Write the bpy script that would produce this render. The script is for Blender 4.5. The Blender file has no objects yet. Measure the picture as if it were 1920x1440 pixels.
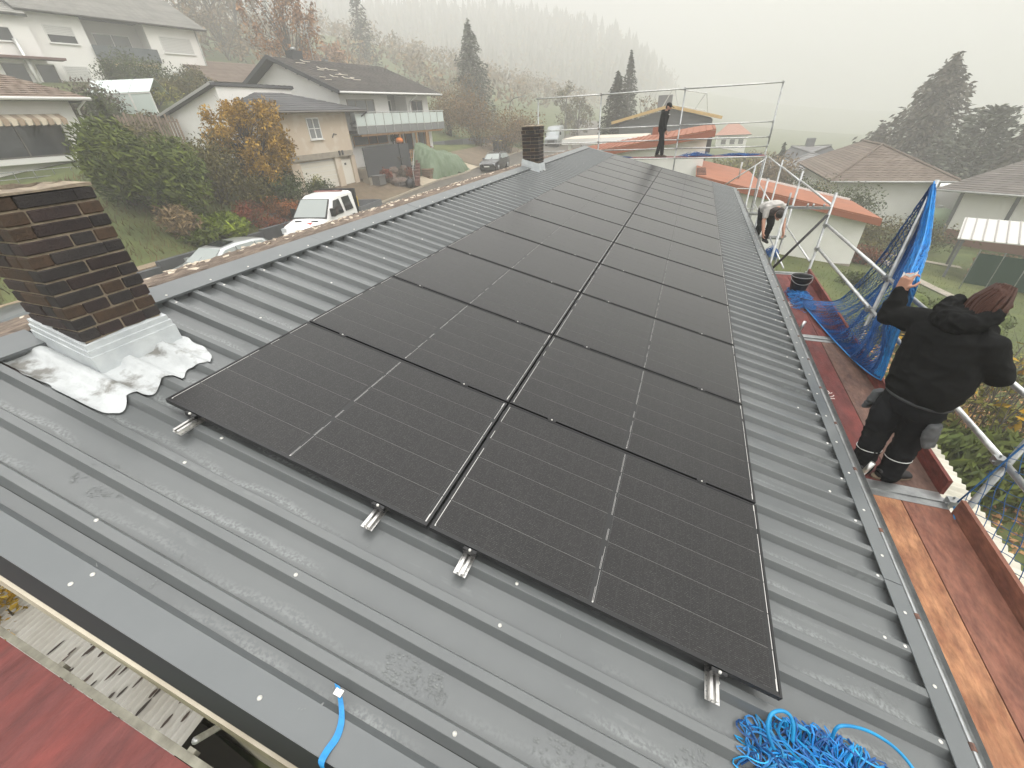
import bpy, bmesh, math, random
from mathutils import Vector, Matrix, noise
R_ = random.Random(7)
V = Vector
sc = bpy.context.scene
col = sc.collection
# ---------------------------------------------------------------- camera, sky, sun, exposure
CAM = V((0.973, -1.089, 1.749))
CR = (V((0.9322, 0.3594, -0.0456)), V((0.1598, -0.5232, -0.8371)), V((-0.3247, 0.7728, -0.5450)))   # right, down, forward
FPX = 766.9                                             # focal length in pixels of the 1920 wide picture
cam = bpy.data.cameras.new('camera')
cam.sensor_width = 36.0
cam.lens = FPX / 960 * 18
cam.clip_start = 0.05
cam.clip_end = 3000
camo = bpy.data.objects.new('camera', cam)
col.objects.link(camo)
_r = Matrix((CR[0], -CR[1], -CR[2])).transposed().to_4x4()
camo.matrix_world = Matrix.Translation(CAM) @ _r
sc.camera = camo

SUN_EL, SUN_AZ = math.radians(44), math.radians(112)
w = bpy.data.worlds.new('World')
sc.world = w
w.use_nodes = True
nt = w.node_tree
nt.nodes.clear()
out = nt.nodes.new('ShaderNodeOutputWorld')
bg = nt.nodes.new('ShaderNodeBackground')
sky = nt.nodes.new('ShaderNodeTexSky')
sky.sky_type = 'NISHITA'
sky.sun_disc = False
sky.sun_elevation = SUN_EL
sky.sun_rotation = SUN_AZ
sky.dust_density = 4.0
# an overcast dome: the clear sky only tints it, the cloud deck brightens steadily towards the zenith
geo = nt.nodes.new('ShaderNodeNewGeometry')
sep = nt.nodes.new('ShaderNodeSeparateXYZ')
nt.links.new(geo.outputs['Incoming'], sep.inputs[0])
mp = nt.nodes.new('ShaderNodeMapRange')
mp.inputs['From Min'].default_value = 0.0
mp.inputs['From Max'].default_value = 1.0
mp.inputs['To Min'].default_value = 0.50
mp.inputs['To Max'].default_value = 3.1
ng = nt.nodes.new('ShaderNodeMath'); ng.operation = 'MULTIPLY'; ng.inputs[1].default_value = -1.0; ng.use_clamp = True
nt.links.new(sep.outputs['Z'], ng.inputs[0])
pw = nt.nodes.new('ShaderNodeMath'); pw.operation = 'POWER'; pw.inputs[1].default_value = 1.5
nt.links.new(ng.outputs[0], pw.inputs[0])
nt.links.new(pw.outputs[0], mp.inputs['Value'])
cl = nt.nodes.new('ShaderNodeMix')
cl.data_type = 'RGBA'
cl.blend_type = 'MULTIPLY'
cl.inputs['Factor'].default_value = 1.0
cl.inputs[6].default_value = (8.0, 7.95, 7.82, 1)
nt.links.new(mp.outputs[0], cl.inputs[7])
mx = nt.nodes.new('ShaderNodeMix')
mx.data_type = 'RGBA'
mx.inputs['Factor'].default_value = 0.94
nt.links.new(sky.outputs[0], mx.inputs[6])
nt.links.new(cl.outputs[2], mx.inputs[7])
nt.links.new(mx.outputs[2], bg.inputs['Color'])
bg.inputs['Strength'].default_value = 0.13
nt.links.new(bg.outputs[0], out.inputs['Surface'])

sun = bpy.data.lights.new('sun', 'SUN')
sun.energy = 1.5
sun.angle = math.radians(30)
sun.color = (1.0, 0.96, 0.9)
suno = bpy.data.objects.new('sun', sun)
col.objects.link(suno)
_d = V((math.sin(SUN_AZ) * math.cos(SUN_EL), math.cos(SUN_AZ) * math.cos(SUN_EL), math.sin(SUN_EL)))
suno.rotation_euler = _d.to_track_quat('Z', 'Y').to_euler()
sc.view_settings.view_transform = 'Standard'
sc.view_settings.look = 'None'
sc.view_settings.exposure = 0.34
sc.view_settings.gamma = 1.0
sc.view_settings.use_curve_mapping = False
sc.render.engine = 'CYCLES'
sc.cycles.max_bounces = 8
sc.cycles.diffuse_bounces = 3
sc.cycles.glossy_bounces = 3
sc.cycles.transmission_bounces = 4
sc.cycles.transparent_max_bounces = 8
sc.cycles.volume_bounces = 5
sc.cycles.use_denoising = True
sc.cycles.caustics_reflective = False
sc.cycles.caustics_refractive = False

# ---------------------------------------------------------------- helpers
TH = math.radians(14.5)
CT, ST = math.cos(TH), math.sin(TH)
def RF(x, y, z):                        # roof frame (down the slope, along the ridge, off the sheet) -> world
    return V((CT * x + ST * z, y, -ST * x + CT * z))
def ray(px, py):
    return CR[0] * ((px - 960) / FPX) + CR[1] * ((py - 720) / FPX) + CR[2]
def at(px, py, D):                      # the point D metres away (over the ground) seen there in the survey picture
    d = ray(px, py)
    return CAM + d * (D / math.hypot(d.x, d.y))
def atz(px, py, z):
    d = ray(px, py)
    return CAM + d * ((z - CAM.z) / d.z)
def aty(px, py, y):
    d = ray(px, py)
    return CAM + d * ((y - CAM.y) / d.y)
def atx(px, py, x):
    d = ray(px, py)
    return CAM + d * ((x - CAM.x) / d.x)
def atr(px, py, zr):                    # on the plane zr above the roof frame's origin, in roof coordinates
    d = ray(px, py)
    n = V((ST, 0, CT))
    p = CAM + d * ((zr - CAM.dot(n)) / d.dot(n))
    return V((CT * p.x - ST * p.z, p.y, zr))

def prop(o, label=None, cat=None, group=None, kind=None):
    if label: o['label'] = label
    if cat: o['category'] = cat
    if group: o['group'] = group
    if kind: o['kind'] = kind
    return o
def thing(name, label, cat, loc=(0, 0, 0), group=None, rz=0.0):
    o = bpy.data.objects.new(name, None)
    o.empty_display_size = 0.2
    col.objects.link(o)
    o.location = loc
    o.rotation_euler = (0, 0, rz)
    return prop(o, label, cat, group)
def adopt(o, parent):
    o.parent = parent
    return o
def rel(o, parent):                     # parented, but its mesh stays in world coordinates
    o.parent = parent
    top = parent
    off = V((0, 0, 0))
    while top is not None:
        if top.type == 'EMPTY':
            off = V(top.location)
        top = top.parent
    if parent.type == 'EMPTY':
        o.matrix_parent_inverse = Matrix.Translation(-off)
    return o
def copy_tree(o, parent=None):
    c = o.copy()
    col.objects.link(c)
    if parent is not None:
        inv = o.matrix_parent_inverse.copy()
        c.parent = parent
        c.matrix_parent_inverse = inv
    for ch in list(o.children):
        copy_tree(ch, c)
    return c

class MB:
    def __init__(s):
        s.v = []; s.f = []; s.m = []; s.i = 0
    def add(s, vs, fs):
        o = len(s.v)
        s.v.extend([tuple(p) for p in vs])
        for f in fs:
            s.f.append([i + o for i in f]); s.m.append(s.i)
        return s
    def box(s, a, b, fn=None):
        x0, y0, z0 = a; x1, y1, z1 = b
        vs = [V((x, y, z)) for z in (z0, z1) for y in (y0, y1) for x in (x0, x1)]
        if fn: vs = [fn(*p) for p in vs]
        return s.add(vs, [(0, 2, 3, 1), (4, 5, 7, 6), (0, 1, 5, 4), (2, 6, 7, 3), (0, 4, 6, 2), (1, 3, 7, 5)])
    def obox(s, c, ax, ay, az):          # centre and three half-extent vectors
        c = V(c); ax = V(ax); ay = V(ay); az = V(az)
        vs = [c + ax * i + ay * j + az * k for k in (-1, 1) for j in (-1, 1) for i in (-1, 1)]
        return s.add(vs, [(0, 2, 3, 1), (4, 5, 7, 6), (0, 1, 5, 4), (2, 6, 7, 3), (0, 4, 6, 2), (1, 3, 7, 5)])
    def beam(s, p, q, wd, ht, up=(0, 0, 1)):
        p = V(p); q = V(q); d = (q - p)
        u = V(up); sd = d.cross(u)
        sd = sd.normalized() if sd.length > 1e-6 else V((1, 0, 0))
        u = sd.cross(d).normalized()
        return s.obox((p + q) / 2, d / 2, sd * wd / 2, u * ht / 2)
    def tube(s, p, q, r, n=8, r2=None, cap=True):
        return s.path([p, q], r, n, cap=cap, r2=r2)
    def path(s, pts, r, n=6, cap=True, r2=None, closed=False, rs=None):
        pts = [V(p) for p in pts]
        k = len(pts)
        rings = []
        u = None
        for i, p in enumerate(pts):
            a = pts[(i - 1) % k] if (closed or i > 0) else p
            b = pts[(i + 1) % k] if (closed or i < k - 1) else p
            d = b - a
            d = d.normalized() if d.length > 1e-9 else V((0, 0, 1))
            if u is None:
                u = d.orthogonal().normalized()
            else:
                u = u - d * u.dot(d)
                u = u.normalized() if u.length > 1e-6 else d.orthogonal().normalized()
            w2 = d.cross(u)
            rr = rs[i] if rs else (r if r2 is None else r + (r2 - r) * i / max(1, k - 1))
            rings.append([p + (u * math.cos(2 * math.pi * j / n) + w2 * math.sin(2 * math.pi * j / n)) * rr for j in range(n)])
        vs = [p for g in rings for p in g]
        fs = []
        for i in range(k if closed else k - 1):
            for j in range(n):
                i2 = (i + 1) % k
                fs.append((i * n + j, i * n + (j + 1) % n, i2 * n + (j + 1) % n, i2 * n + j))
        if cap and not closed:
            fs.append(tuple(range(n - 1, -1, -1))); fs.append(tuple((k - 1) * n + j for j in range(n)))
        return s.add(vs, fs)
    def quad(s, a, b, c, d):
        return s.add([a, b, c, d], [(0, 1, 2, 3)])
    def poly(s, pts):
        return s.add(pts, [tuple(range(len(pts)))])
    def prism(s, pts, vec):
        n = len(pts); vec = V(vec)
        vs = [V(p) for p in pts] + [V(p) + vec for p in pts]
        fs = [tuple(range(n - 1, -1, -1)), tuple(range(n, 2 * n))] + [(i, (i + 1) % n, n + (i + 1) % n, n + i) for i in range(n)]
        return s.add(vs, fs)
    def grid(s, nx, ny, fn):
        vs = [fn(i / nx, j / ny) for j in range(ny + 1) for i in range(nx + 1)]
        fs = [(j * (nx + 1) + i, j * (nx + 1) + i + 1, (j + 1) * (nx + 1) + i + 1, (j + 1) * (nx + 1) + i) for j in range(ny) for i in range(nx)]
        return s.add(vs, fs)
    def lathe(s, prof, c, n=16, ax=None):
        c = V(c)
        vs = []
        for (r, z) in prof:
            for j in range(n):
                a = 2 * math.pi * j / n
                vs.append(c + V((r * math.cos(a), r * math.sin(a), z)))
        fs = []
        for i in range(len(prof) - 1):
            for j in range(n):
                fs.append((i * n + j, i * n + (j + 1) % n, (i + 1) * n + (j + 1) % n, (i + 1) * n + j))
        return s.add(vs, fs)
    def ball(s, c, rx, ry, rz, n=8, m=6, fn=None):
        c = V(c); vs = []; fs = []
        for i in range(m + 1):
            t = math.pi * i / m
            for j in range(n):
                a = 2 * math.pi * j / n
                p = V((rx * math.sin(t) * math.cos(a), ry * math.sin(t) * math.sin(a), rz * math.cos(t)))
                vs.append(c + (fn(p) if fn else p))
        for i in range(m):
            for j in range(n):
                fs.append((i * n + j, (i + 1) * n + j, (i + 1) * n + (j + 1) % n, i * n + (j + 1) % n))
        return s.add(vs, fs)
    def mesh(s, name, mats, smooth=False):
        me = bpy.data.meshes.new(name)
        me.from_pydata(s.v, [], s.f)
        for m in (mats if isinstance(mats, (list, tuple)) else [mats]):
            me.materials.append(m)
        if any(s.m):
            me.polygons.foreach_set('material_index', s.m)
        if smooth:
            me.polygons.foreach_set('use_smooth', [True] * len(s.f))
        me.update()
        return me
    def build(s, name, mats, parent=None, smooth=False, local=False):
        o = bpy.data.objects.new(name, s.mesh(name, mats, smooth))
        col.objects.link(o)
        if parent is not None:
            if local: o.parent = parent
            else: rel(o, parent)
        return o

def clean(o, dist=0.0005):
    bm = bmesh.new(); bm.from_mesh(o.data)
    bmesh.ops.remove_doubles(bm, verts=bm.verts, dist=dist)
    bmesh.ops.recalc_face_normals(bm, faces=bm.faces)
    bm.to_mesh(o.data); bm.free()
    return o

# ---------------------------------------------------------------- materials
def M(name, c, rough=0.6, metal=0.0, c2=None, ns=3.0, nd=4, mixp=(0.35, 0.65), var=0.0, rnd=0.0, isl=0.0, bump=0.0, bs=40.0, coat=0.0, spec=0.5, rv=0.0,
      stretch=None, trans=0.0, sss=0.0, space='Object'):
    m = bpy.data.materials.new(name); m.use_nodes = True
    t = m.node_tree; N = t.nodes; L = t.links
    b = N['Principled BSDF']
    b.inputs['Roughness'].default_value = rough
    b.inputs['Metallic'].default_value = metal
    b.inputs['Coat Weight'].default_value = coat
    b.inputs['Coat Roughness'].default_value = 0.12
    b.inputs['Specular IOR Level'].default_value = spec
    if trans: b.inputs['Transmission Weight'].default_value = trans
    tc = N.new('ShaderNodeTexCoord')
    src = tc.outputs[space]
    if stretch:
        mapn = N.new('ShaderNodeMapping'); mapn.inputs['Scale'].default_value = stretch
        L.new(src, mapn.inputs[0]); src = mapn.outputs[0]
    cur = None
    rgb = N.new('ShaderNodeRGB'); rgb.outputs[0].default_value = (*c, 1); cur = rgb.outputs[0]
    def nz(scale, detail):
        n = N.new('ShaderNodeTexNoise'); n.inputs['Scale'].default_value = scale; n.inputs['Detail'].default_value = detail
        n.inputs['Roughness'].default_value = 0.6
        L.new(src, n.inputs['Vector']); return n.outputs['Fac']
    def mr(v, a, b2, lo, hi):
        k = N.new('ShaderNodeMapRange'); L.new(v, k.inputs['Value'])
        for nm, val in zip(('From Min', 'From Max', 'To Min', 'To Max'), (a, b2, lo, hi)): k.inputs[nm].default_value = val
        return k.outputs[0]
    nf = None
    if c2 is not None:
        nf = nz(ns, nd)
        mixn = N.new('ShaderNodeMix'); mixn.data_type = 'RGBA'
        L.new(mr(nf, mixp[0], mixp[1], 0, 1), mixn.inputs['Factor'])
        L.new(cur, mixn.inputs[6]); mixn.inputs[7].default_value = (*c2, 1); cur = mixn.outputs[2]
    def scale_by(v):
        nonlocal cur
        mm = N.new('ShaderNodeMix'); mm.data_type = 'RGBA'; mm.blend_type = 'MULTIPLY'; mm.inputs['Factor'].default_value = 1.0
        L.new(cur, mm.inputs[6]); L.new(v, mm.inputs[7]); cur = mm.outputs[2]
    if var: scale_by(mr(nz(ns * 2.7, 5), 0.25, 0.75, 1 - var, 1 + var))
    if rnd:
        oi = N.new('ShaderNodeObjectInfo'); scale_by(mr(oi.outputs['Random'], 0, 1, 1 - rnd, 1 + rnd))
    if isl:
        g = N.new('ShaderNodeNewGeometry'); scale_by(mr(g.outputs['Random Per Island'], 0, 1, 1 - isl, 1 + isl))
    L.new(cur, b.inputs['Base Color'])
    if rv: L.new(mr(nz(ns * 1.7, 4), 0.3, 0.7, rough - rv, rough + rv), b.inputs['Roughness'])
    if bump:
        bn = N.new('ShaderNodeBump'); bn.inputs['Strength'].default_value = bump; bn.inputs['Distance'].default_value = 0.02
        L.new(nz(bs, 5), bn.inputs['Height']); L.new(bn.outputs[0], b.inputs['Normal'])
    return m
# ================================================================ OUR HOUSE: metal roof, ridge, tiles, walls
GAL = M('galvanised_steel', (0.42, 0.43, 0.43), 0.42, 0.85, c2=(0.30, 0.31, 0.31), ns=9, bump=0.1, bs=30, rv=0.1)
GALB = M('bright_tube', (0.62, 0.63, 0.63), 0.38, 0.75, c2=(0.45, 0.45, 0.44), ns=12, rv=0.1)
RUST = M('rusty_clip', (0.20, 0.10, 0.07), 0.8, 0.2, c2=(0.10, 0.06, 0.05), ns=20)
ALU = M('aluminium', (0.72, 0.71, 0.69), 0.3, 0.9, c2=(0.55, 0.54, 0.52), ns=30)
BLK = M('black_metal', (0.012, 0.012, 0.013), 0.45, 0.1)
SCREW = M('screw_white', (0.66, 0.65, 0.61), 0.4, 0.3)
MORTAR = M('mortar', (0.36, 0.30, 0.22), 0.95, c2=(0.22, 0.18, 0.14), ns=14, bump=0.6, bs=60)
PLASTER = M('cream_plaster', (0.62, 0.57, 0.47), 0.9, c2=(0.50, 0.46, 0.38), ns=3, bump=0.3, bs=60)
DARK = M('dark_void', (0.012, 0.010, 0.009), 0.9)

PER = 0.2125
def roof_paint():
    m = M('anthracite_sheet', (0.112, 0.120, 0.122), 0.33, 0.0, c2=(0.126, 0.134, 0.135), ns=1.6, rv=0.05, coat=0.2)
    t = m.node_tree; N = t.nodes; L = t.links; b = N['Principled BSDF']
    tc = N.new('ShaderNodeTexCoord')
    mapn = N.new('ShaderNodeMapping'); mapn.inputs['Scale'].default_value = (.7, 9.0, 1.0)
    L.new(tc.outputs['Object'], mapn.inputs[0])
    n1 = N.new('ShaderNodeTexNoise'); n1.inputs['Scale'].default_value = 1.5; n1.inputs['Detail'].default_value = 3
    L.new(mapn.outputs[0], n1.inputs[0])
    r1 = N.new('ShaderNodeMapRange'); r1.inputs[1].default_value = 0.62; r1.inputs[2].default_value = 0.70
    L.new(n1.outputs[0], r1.inputs[0])
    n2 = N.new('ShaderNodeTexNoise'); n2.inputs['Scale'].default_value = 26; n2.inputs['Detail'].default_value = 6
    L.new(tc.outputs['Object'], n2.inputs[0])
    r2 = N.new('ShaderNodeMapRange'); r2.inputs[1].default_value = 0.42; r2.inputs[2].default_value = 0.56
    L.new(n2.outputs[0], r2.inputs[0])
    mu = N.new('ShaderNodeMath'); mu.operation = 'MULTIPLY'; L.new(r1.outputs[0], mu.inputs[0]); L.new(r2.outputs[0], mu.inputs[1])
    mu2 = N.new('ShaderNodeMath'); mu2.operation = 'MULTIPLY'; L.new(mu.outputs[0], mu2.inputs[0]); mu2.inputs[1].default_value = 0.20
    # dried run-off: a speckled ragged band in the pan beside the far foot of some ribs
    sp = N.new('ShaderNodeSeparateXYZ'); L.new(tc.outputs['Object'], sp.inputs[0])
    wob = N.new('ShaderNodeTexNoise'); wob.inputs['Scale'].default_value = 2.2; wob.inputs['Detail'].default_value = 3; L.new(tc.outputs['Object'], wob.inputs[0])
    ad = N.new('ShaderNodeMath'); ad.operation = 'MULTIPLY_ADD'; L.new(wob.outputs[0], ad.inputs[0]); ad.inputs[1].default_value = -.13; L.new(sp.outputs['Y'], ad.inputs[2])
    dv = N.new('ShaderNodeMath'); dv.operation = 'DIVIDE'; L.new(ad.outputs[0], dv.inputs[0]); dv.inputs[1].default_value = PER
    fr = N.new('ShaderNodeMath'); fr.operation = 'FRACT'; L.new(dv.outputs[0], fr.inputs[0])
    up_ = N.new('ShaderNodeMapRange'); up_.inputs[1].default_value = .10; up_.inputs[2].default_value = .16; L.new(fr.outputs[0], up_.inputs[0])
    dn_ = N.new('ShaderNodeMapRange'); dn_.inputs[1].default_value = .36; dn_.inputs[2].default_value = .20; L.new(fr.outputs[0], dn_.inputs[0])
    bnd = N.new('ShaderNodeMath'); bnd.operation = 'MULTIPLY'; L.new(up_.outputs[0], bnd.inputs[0]); L.new(dn_.outputs[0], bnd.inputs[1])
    big = N.new('ShaderNodeTexNoise'); big.inputs['Scale'].default_value = .9; big.inputs['Detail'].default_value = 2; L.new(tc.outputs['Object'], big.inputs[0])
    r3_ = N.new('ShaderNodeMapRange'); r3_.inputs[1].default_value = .47; r3_.inputs[2].default_value = .60; L.new(big.outputs[0], r3_.inputs[0])
    n5 = N.new('ShaderNodeTexNoise'); n5.inputs['Scale'].default_value = 70; n5.inputs['Detail'].default_value = 3; L.new(tc.outputs['Object'], n5.inputs[0])
    r5 = N.new('ShaderNodeMapRange'); r5.inputs[1].default_value = .40; r5.inputs[2].default_value = .58; L.new(n5.outputs[0], r5.inputs[0])
    m5 = N.new('ShaderNodeMath'); m5.operation = 'MULTIPLY'; L.new(bnd.outputs[0], m5.inputs[0]); L.new(r3_.outputs[0], m5.inputs[1])
    m6 = N.new('ShaderNodeMath'); m6.operation = 'MULTIPLY'; L.new(m5.outputs[0], m6.inputs[0]); L.new(r5.outputs[0], m6.inputs[1])
    m7 = N.new('ShaderNodeMath'); m7.operation = 'MULTIPLY_ADD'; m7.use_clamp = True; L.new(m6.outputs[0], m7.inputs[0]); m7.inputs[1].default_value = .42; L.new(mu2.outputs[0], m7.inputs[2])
    old = b.inputs['Base Color'].links[0].from_socket
    mixn = N.new('ShaderNodeMix'); mixn.data_type = 'RGBA'
    L.new(m7.outputs[0], mixn.inputs['Factor']); L.new(old, mixn.inputs[6]); mixn.inputs[7].default_value = (0.33, 0.35, 0.345, 1)
    L.new(mixn.outputs[2], b.inputs['Base Color'])
    return m
ROOF = roof_paint()
TRIM = M('grey_trim', (0.118, 0.128, 0.132), 0.36, 0.0, c2=(0.132, 0.142, 0.146), ns=2, rv=0.05, coat=0.1)
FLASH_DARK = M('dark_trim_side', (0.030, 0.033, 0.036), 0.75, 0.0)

house = thing('metal_roofed_house', 'house in the foreground under a grey ribbed metal roof with brick chimneys on its ridge', 'house', (0, 8, -5.2))
ZC, ZV, PER = -0.075, -0.120, 0.2125
Y0 = -0.7055
def sheet_mb(nper, x0=-3.02, x1=2.63):
    mb = MB()
    prof = []
    for k in range(nper):
        b = k * PER
        prof += [(b + .004, ZV), (b + 0.026, ZC - .0015), (b + .028, ZC), (b + 0.066, ZC), (b + .068, ZC - .0015), (b + 0.086, ZV)]
    prof.append((nper * PER + 0.004, ZV + 0.0015))
    xs = [x0, (x0 * 2 + x1) / 3, (x0 + 2 * x1) / 3, x1]
    vs = [RF(x, y, z) for x in xs for (y, z) in prof]
    n = len(prof)
    fs = [(i * n + j, (i + 1) * n + j, (i + 1) * n + j + 1, i * n + j + 1) for i in range(len(xs) - 1) for j in range(n - 1)]
    mb.add(vs, fs)
    return mb
sm = sheet_mb(5).mesh('roof_sheet', ROOF)
for k in range(16):
    o = bpy.data.objects.new('roof_sheet', sm); col.objects.link(o)
    o.location = (0, Y0 + k * 5 * PER, 0.0012 * (k % 2)); rel(o, house)
o = sheet_mb(3).build('roof_sheet', ROOF, house); o.location = (0, Y0 + 80 * PER, 0)
YEND = 16.92
# decking under the sheet, ceiling-dark
mb = MB(); mb.box((-3.0, -0.82, -0.24), (2.56, YEND - 0.06, -0.135), RF); mb.build('roof_deck', DARK, house)

# verge trims (near and far), ridge trim, eave trim, all folded sheet
def verge(y_out, y_in, sgn):
    mb = MB()
    mb.box((-3.05, min(y_in, y_out), -0.0745), (2.60, max(y_in, y_out), -0.072), RF)
    mb.box((-3.05, y_out if sgn > 0 else y_out - 0.003, -0.19), (2.60, y_out + 0.003 if sgn > 0 else y_out, -0.0725), RF)
    a = y_in
    mb.add([RF(-3.02, a, -0.073), RF(2.60, a, -0.073), RF(2.60, a - 0.028 * sgn, ZV + 0.004), RF(-3.02, a - 0.028 * sgn, ZV + 0.004)], [(0, 1, 2, 3)])
    return mb
mb = verge(-0.906, -0.787, -1); mb.build('verge_trim', TRIM, house)
mb = MB(); mb.box((-3.02, -0.80, ZV - .001), (2.6, Y0 + .002, ZV + .0005), RF); mb.build('roof_strip', ROOF, house)
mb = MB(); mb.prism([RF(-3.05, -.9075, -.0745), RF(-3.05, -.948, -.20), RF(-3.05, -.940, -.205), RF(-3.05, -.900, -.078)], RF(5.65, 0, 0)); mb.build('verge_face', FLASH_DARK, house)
mb = verge(YEND, YEND - 0.13, 1); mb.build('verge_trim', TRIM, house)
# ridge trim in lengths, a folded strip with a small lip
def ridge_piece(ya, yb, dz):
    mb = MB()
    mb.box((-3.08, ya, -0.058 + dz), (-2.86, yb, -0.0555 + dz), RF)
    mb.box((-2.8605, ya, -0.076 + dz), (-2.858, yb, -0.0556 + dz), RF)
    mb.box((-3.083, ya, -0.13 + dz), (-3.0805, yb, -0.0556 + dz), RF)
    return mb
rc = [(-0.92, 0.045), (0.60, 2.6), (2.6, 4.6), (4.6, 6.6), (6.6, 8.6), (8.6, 9.86), (10.42, 12.4), (12.4, 14.4), (14.4, 16.93)]
for i, (ya, yb) in enumerate(rc):
    ridge_piece(ya, yb - 0.004, 0.001 * (i % 2)).build('ridge_trim', TRIM, house)
# little foam closers under the ridge trim
mb = MB()
for k in range(83):
    y = Y0 + k * PER + 0.10
    if 0.0 < y < 0.6 or 9.8 < y < 10.4: continue
    mb.box((-2.885, y, ZV + 0.001), (-2.877, y + 0.108, ZV + 0.033), RF)
mb.build('ridge_closer', TRIM, house)['kind'] = 'stuff'
def eave_piece(ya, yb, dz):
    mb = MB()
    mb.box((2.572, ya, -0.0715 + dz), (2.672, yb, -0.0695 + dz), RF)
    mb.box((2.670, ya, -0.17 + dz), (2.6725, yb, -0.0696 + dz), RF)
    mb.box((2.5695, ya, -0.0745 + dz), (2.5722, yb, -0.0688 + dz), RF)
    return mb
for i in range(9):
    ya = -0.95 + i * 1.99
    eave_piece(ya, min(YEND + 0.01, ya + 1.986), 0.001 * (i % 2)).build('eave_trim', TRIM, house)
# gutter with its rolled bead and rusty holders
mb = MB()
gp = []
for k in range(9):
    a = math.pi + math.pi * k / 8
    gp.append((2.745 + 0.066 * math.cos(a), -0.125 + 0.066 * math.sin(a)))
for (ya, yb) in ((-1.0, YEND),):
    for i in range(8):
        (xa, za), (xb, zb) = gp[i], gp[i + 1]
        mb.quad(RF(xa, ya, za), RF(xb, ya, zb), RF(xb, yb, zb), RF(xa, yb, za))
gut = mb.build('gutter', GAL, house)
yy = -1.0
while yy < YEND:
    y2 = min(yy + 0.62, YEND)
    mb = MB(); mb.tube(RF(2.705, yy + 0.02, -0.092), RF(2.705, y2 - 0.012, -0.092), 0.0135, 10)
    mb.build('gutter_bead', GAL, gut)
    mb = MB(); mb.tube(RF(2.705, y2 - 0.013, -0.091), RF(2.705, y2 + 0.021, -0.091), 0.0155, 8)
    mb.build('gutter_clip', RUST, gut)
    yy = y2
# screws: white dome heads on their washers
smb = MB(); smb.lathe([(0.0, 0.0065), (0.004, 0.006), (0.0052, 0.003), (0.0088, 0.0022), (0.0094, 0.0)], (0, 0, 0), 10)
scm = smb.mesh('screw', SCREW, True)
def screw(x, y, z):
    o = bpy.data.objects.new('screw', scm); col.objects.link(o)
    o.location = RF(x, y, z); o.rotation_euler = (0, TH, 0); rel(o, house)
rs = random.Random(3)
for k in range(0, 83):
    y = Y0 + k * PER + 0.05
    if k % 2 == 0: screw(2.545 - 0.02 * rs.random(), y, ZC)
    if k % 5 == 1: screw(2.36 + 0.1 * rs.random(), y, ZC)
    if not (0.0 < y < 0.62 or 9.8 < y < 10.45) and k % 2 == 1: screw(-2.80 + 0.02 * rs.random(), y, ZC)
    if k % 4 == 0 and y > 0.7: screw(-2.22 + 0.05 * rs.random(), y, ZC)
for i in range(46):
    y = -0.7 + i * 0.385
    screw(2.618, y, -0.068)
    if not (0.0 < y < 0.62 or 9.8 < y < 10.45): screw(-2.90, y, -0.0535)
for (x, y) in ((-1.37, -0.644), (0.514, -0.661), (0.524, -0.235), (0.527, -0.02), (-1.349, -0.02), (-1.355, -0.235), (1.53, -0.02), (-0.42, -0.45), (2.1, -0.45),
               (-1.13, -0.81), (-1.16, -0.87), (-0.2, -0.86), (1.0, -0.83)):
    screw(x, y, ZC if y > -0.75 else -0.0715)

# --- dust prints of boots and scuffs on the sheet (thin flakes of dried mud)
DUST = M('dried_mud', (0.185, 0.195, 0.192), 0.8, c2=(0.135, 0.143, 0.143), ns=40, var=0.2)
mb = MB()
rp = random.Random(11)
def footprint(x, y, ang, sc_=1.0, ratio=1.0):
    ca, sa = math.cos(ang), math.sin(ang)
    for (u0, u1, wd) in ((0.0, 0.165, 0.05), (0.20, 0.275, 0.036)):
        n = 14 if u1 < 0.2 else 7
        for i in range(n):
            for j in range(7):
                if rp.random() > 0.85 * ratio or noise.noise(V((x * 50 + i * .5, j * .5, y * 50))) < -.12: continue
                u = u0 + (u1 - u0) * (i + 0.5) / n + rp.uniform(-.003, .003)
                h = wd * math.sqrt(max(0.05, 1 - ((u - (u0 + u1) / 2) / ((u1 - u0) / 1.8)) ** 2))
                v = (j - 3) / 3.0 * h + rp.uniform(-.003, .003)
                r = rp.uniform(.003, .0068) * sc_
                k = rp.randint(4, 6); ph = rp.random() * 6
                pts = []
                for q in range(k):
                    a = ph + 6.283 * q / k; rr = r * rp.uniform(.7, 1.2)
                    uu, vv = u * sc_ + rr * math.cos(a) * 1.25, v * sc_ + rr * math.sin(a) * .75
                    X, Y = x + ca * uu - sa * vv, y + sa * uu + ca * vv
                    pts.append((X, Y))
                # only where it lies on a flat of the profile
                ok = True
                zz = None
                for (X, Y) in pts:
                    f = ((Y - Y0) % PER)
                    if Y < -0.775: z = -0.0716
                    elif 0.096 < f < PER - 0.002: z = ZV + 0.002
                    elif 0.030 < f < 0.064: z = ZC + 0.001
                    else: ok = False; break
                    if zz is not None and abs(z - zz) > .01: ok = False; break
                    zz = z
                if ok: mb.poly([RF(X, Y, zz + 0.0008) for (X, Y) in pts])
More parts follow.
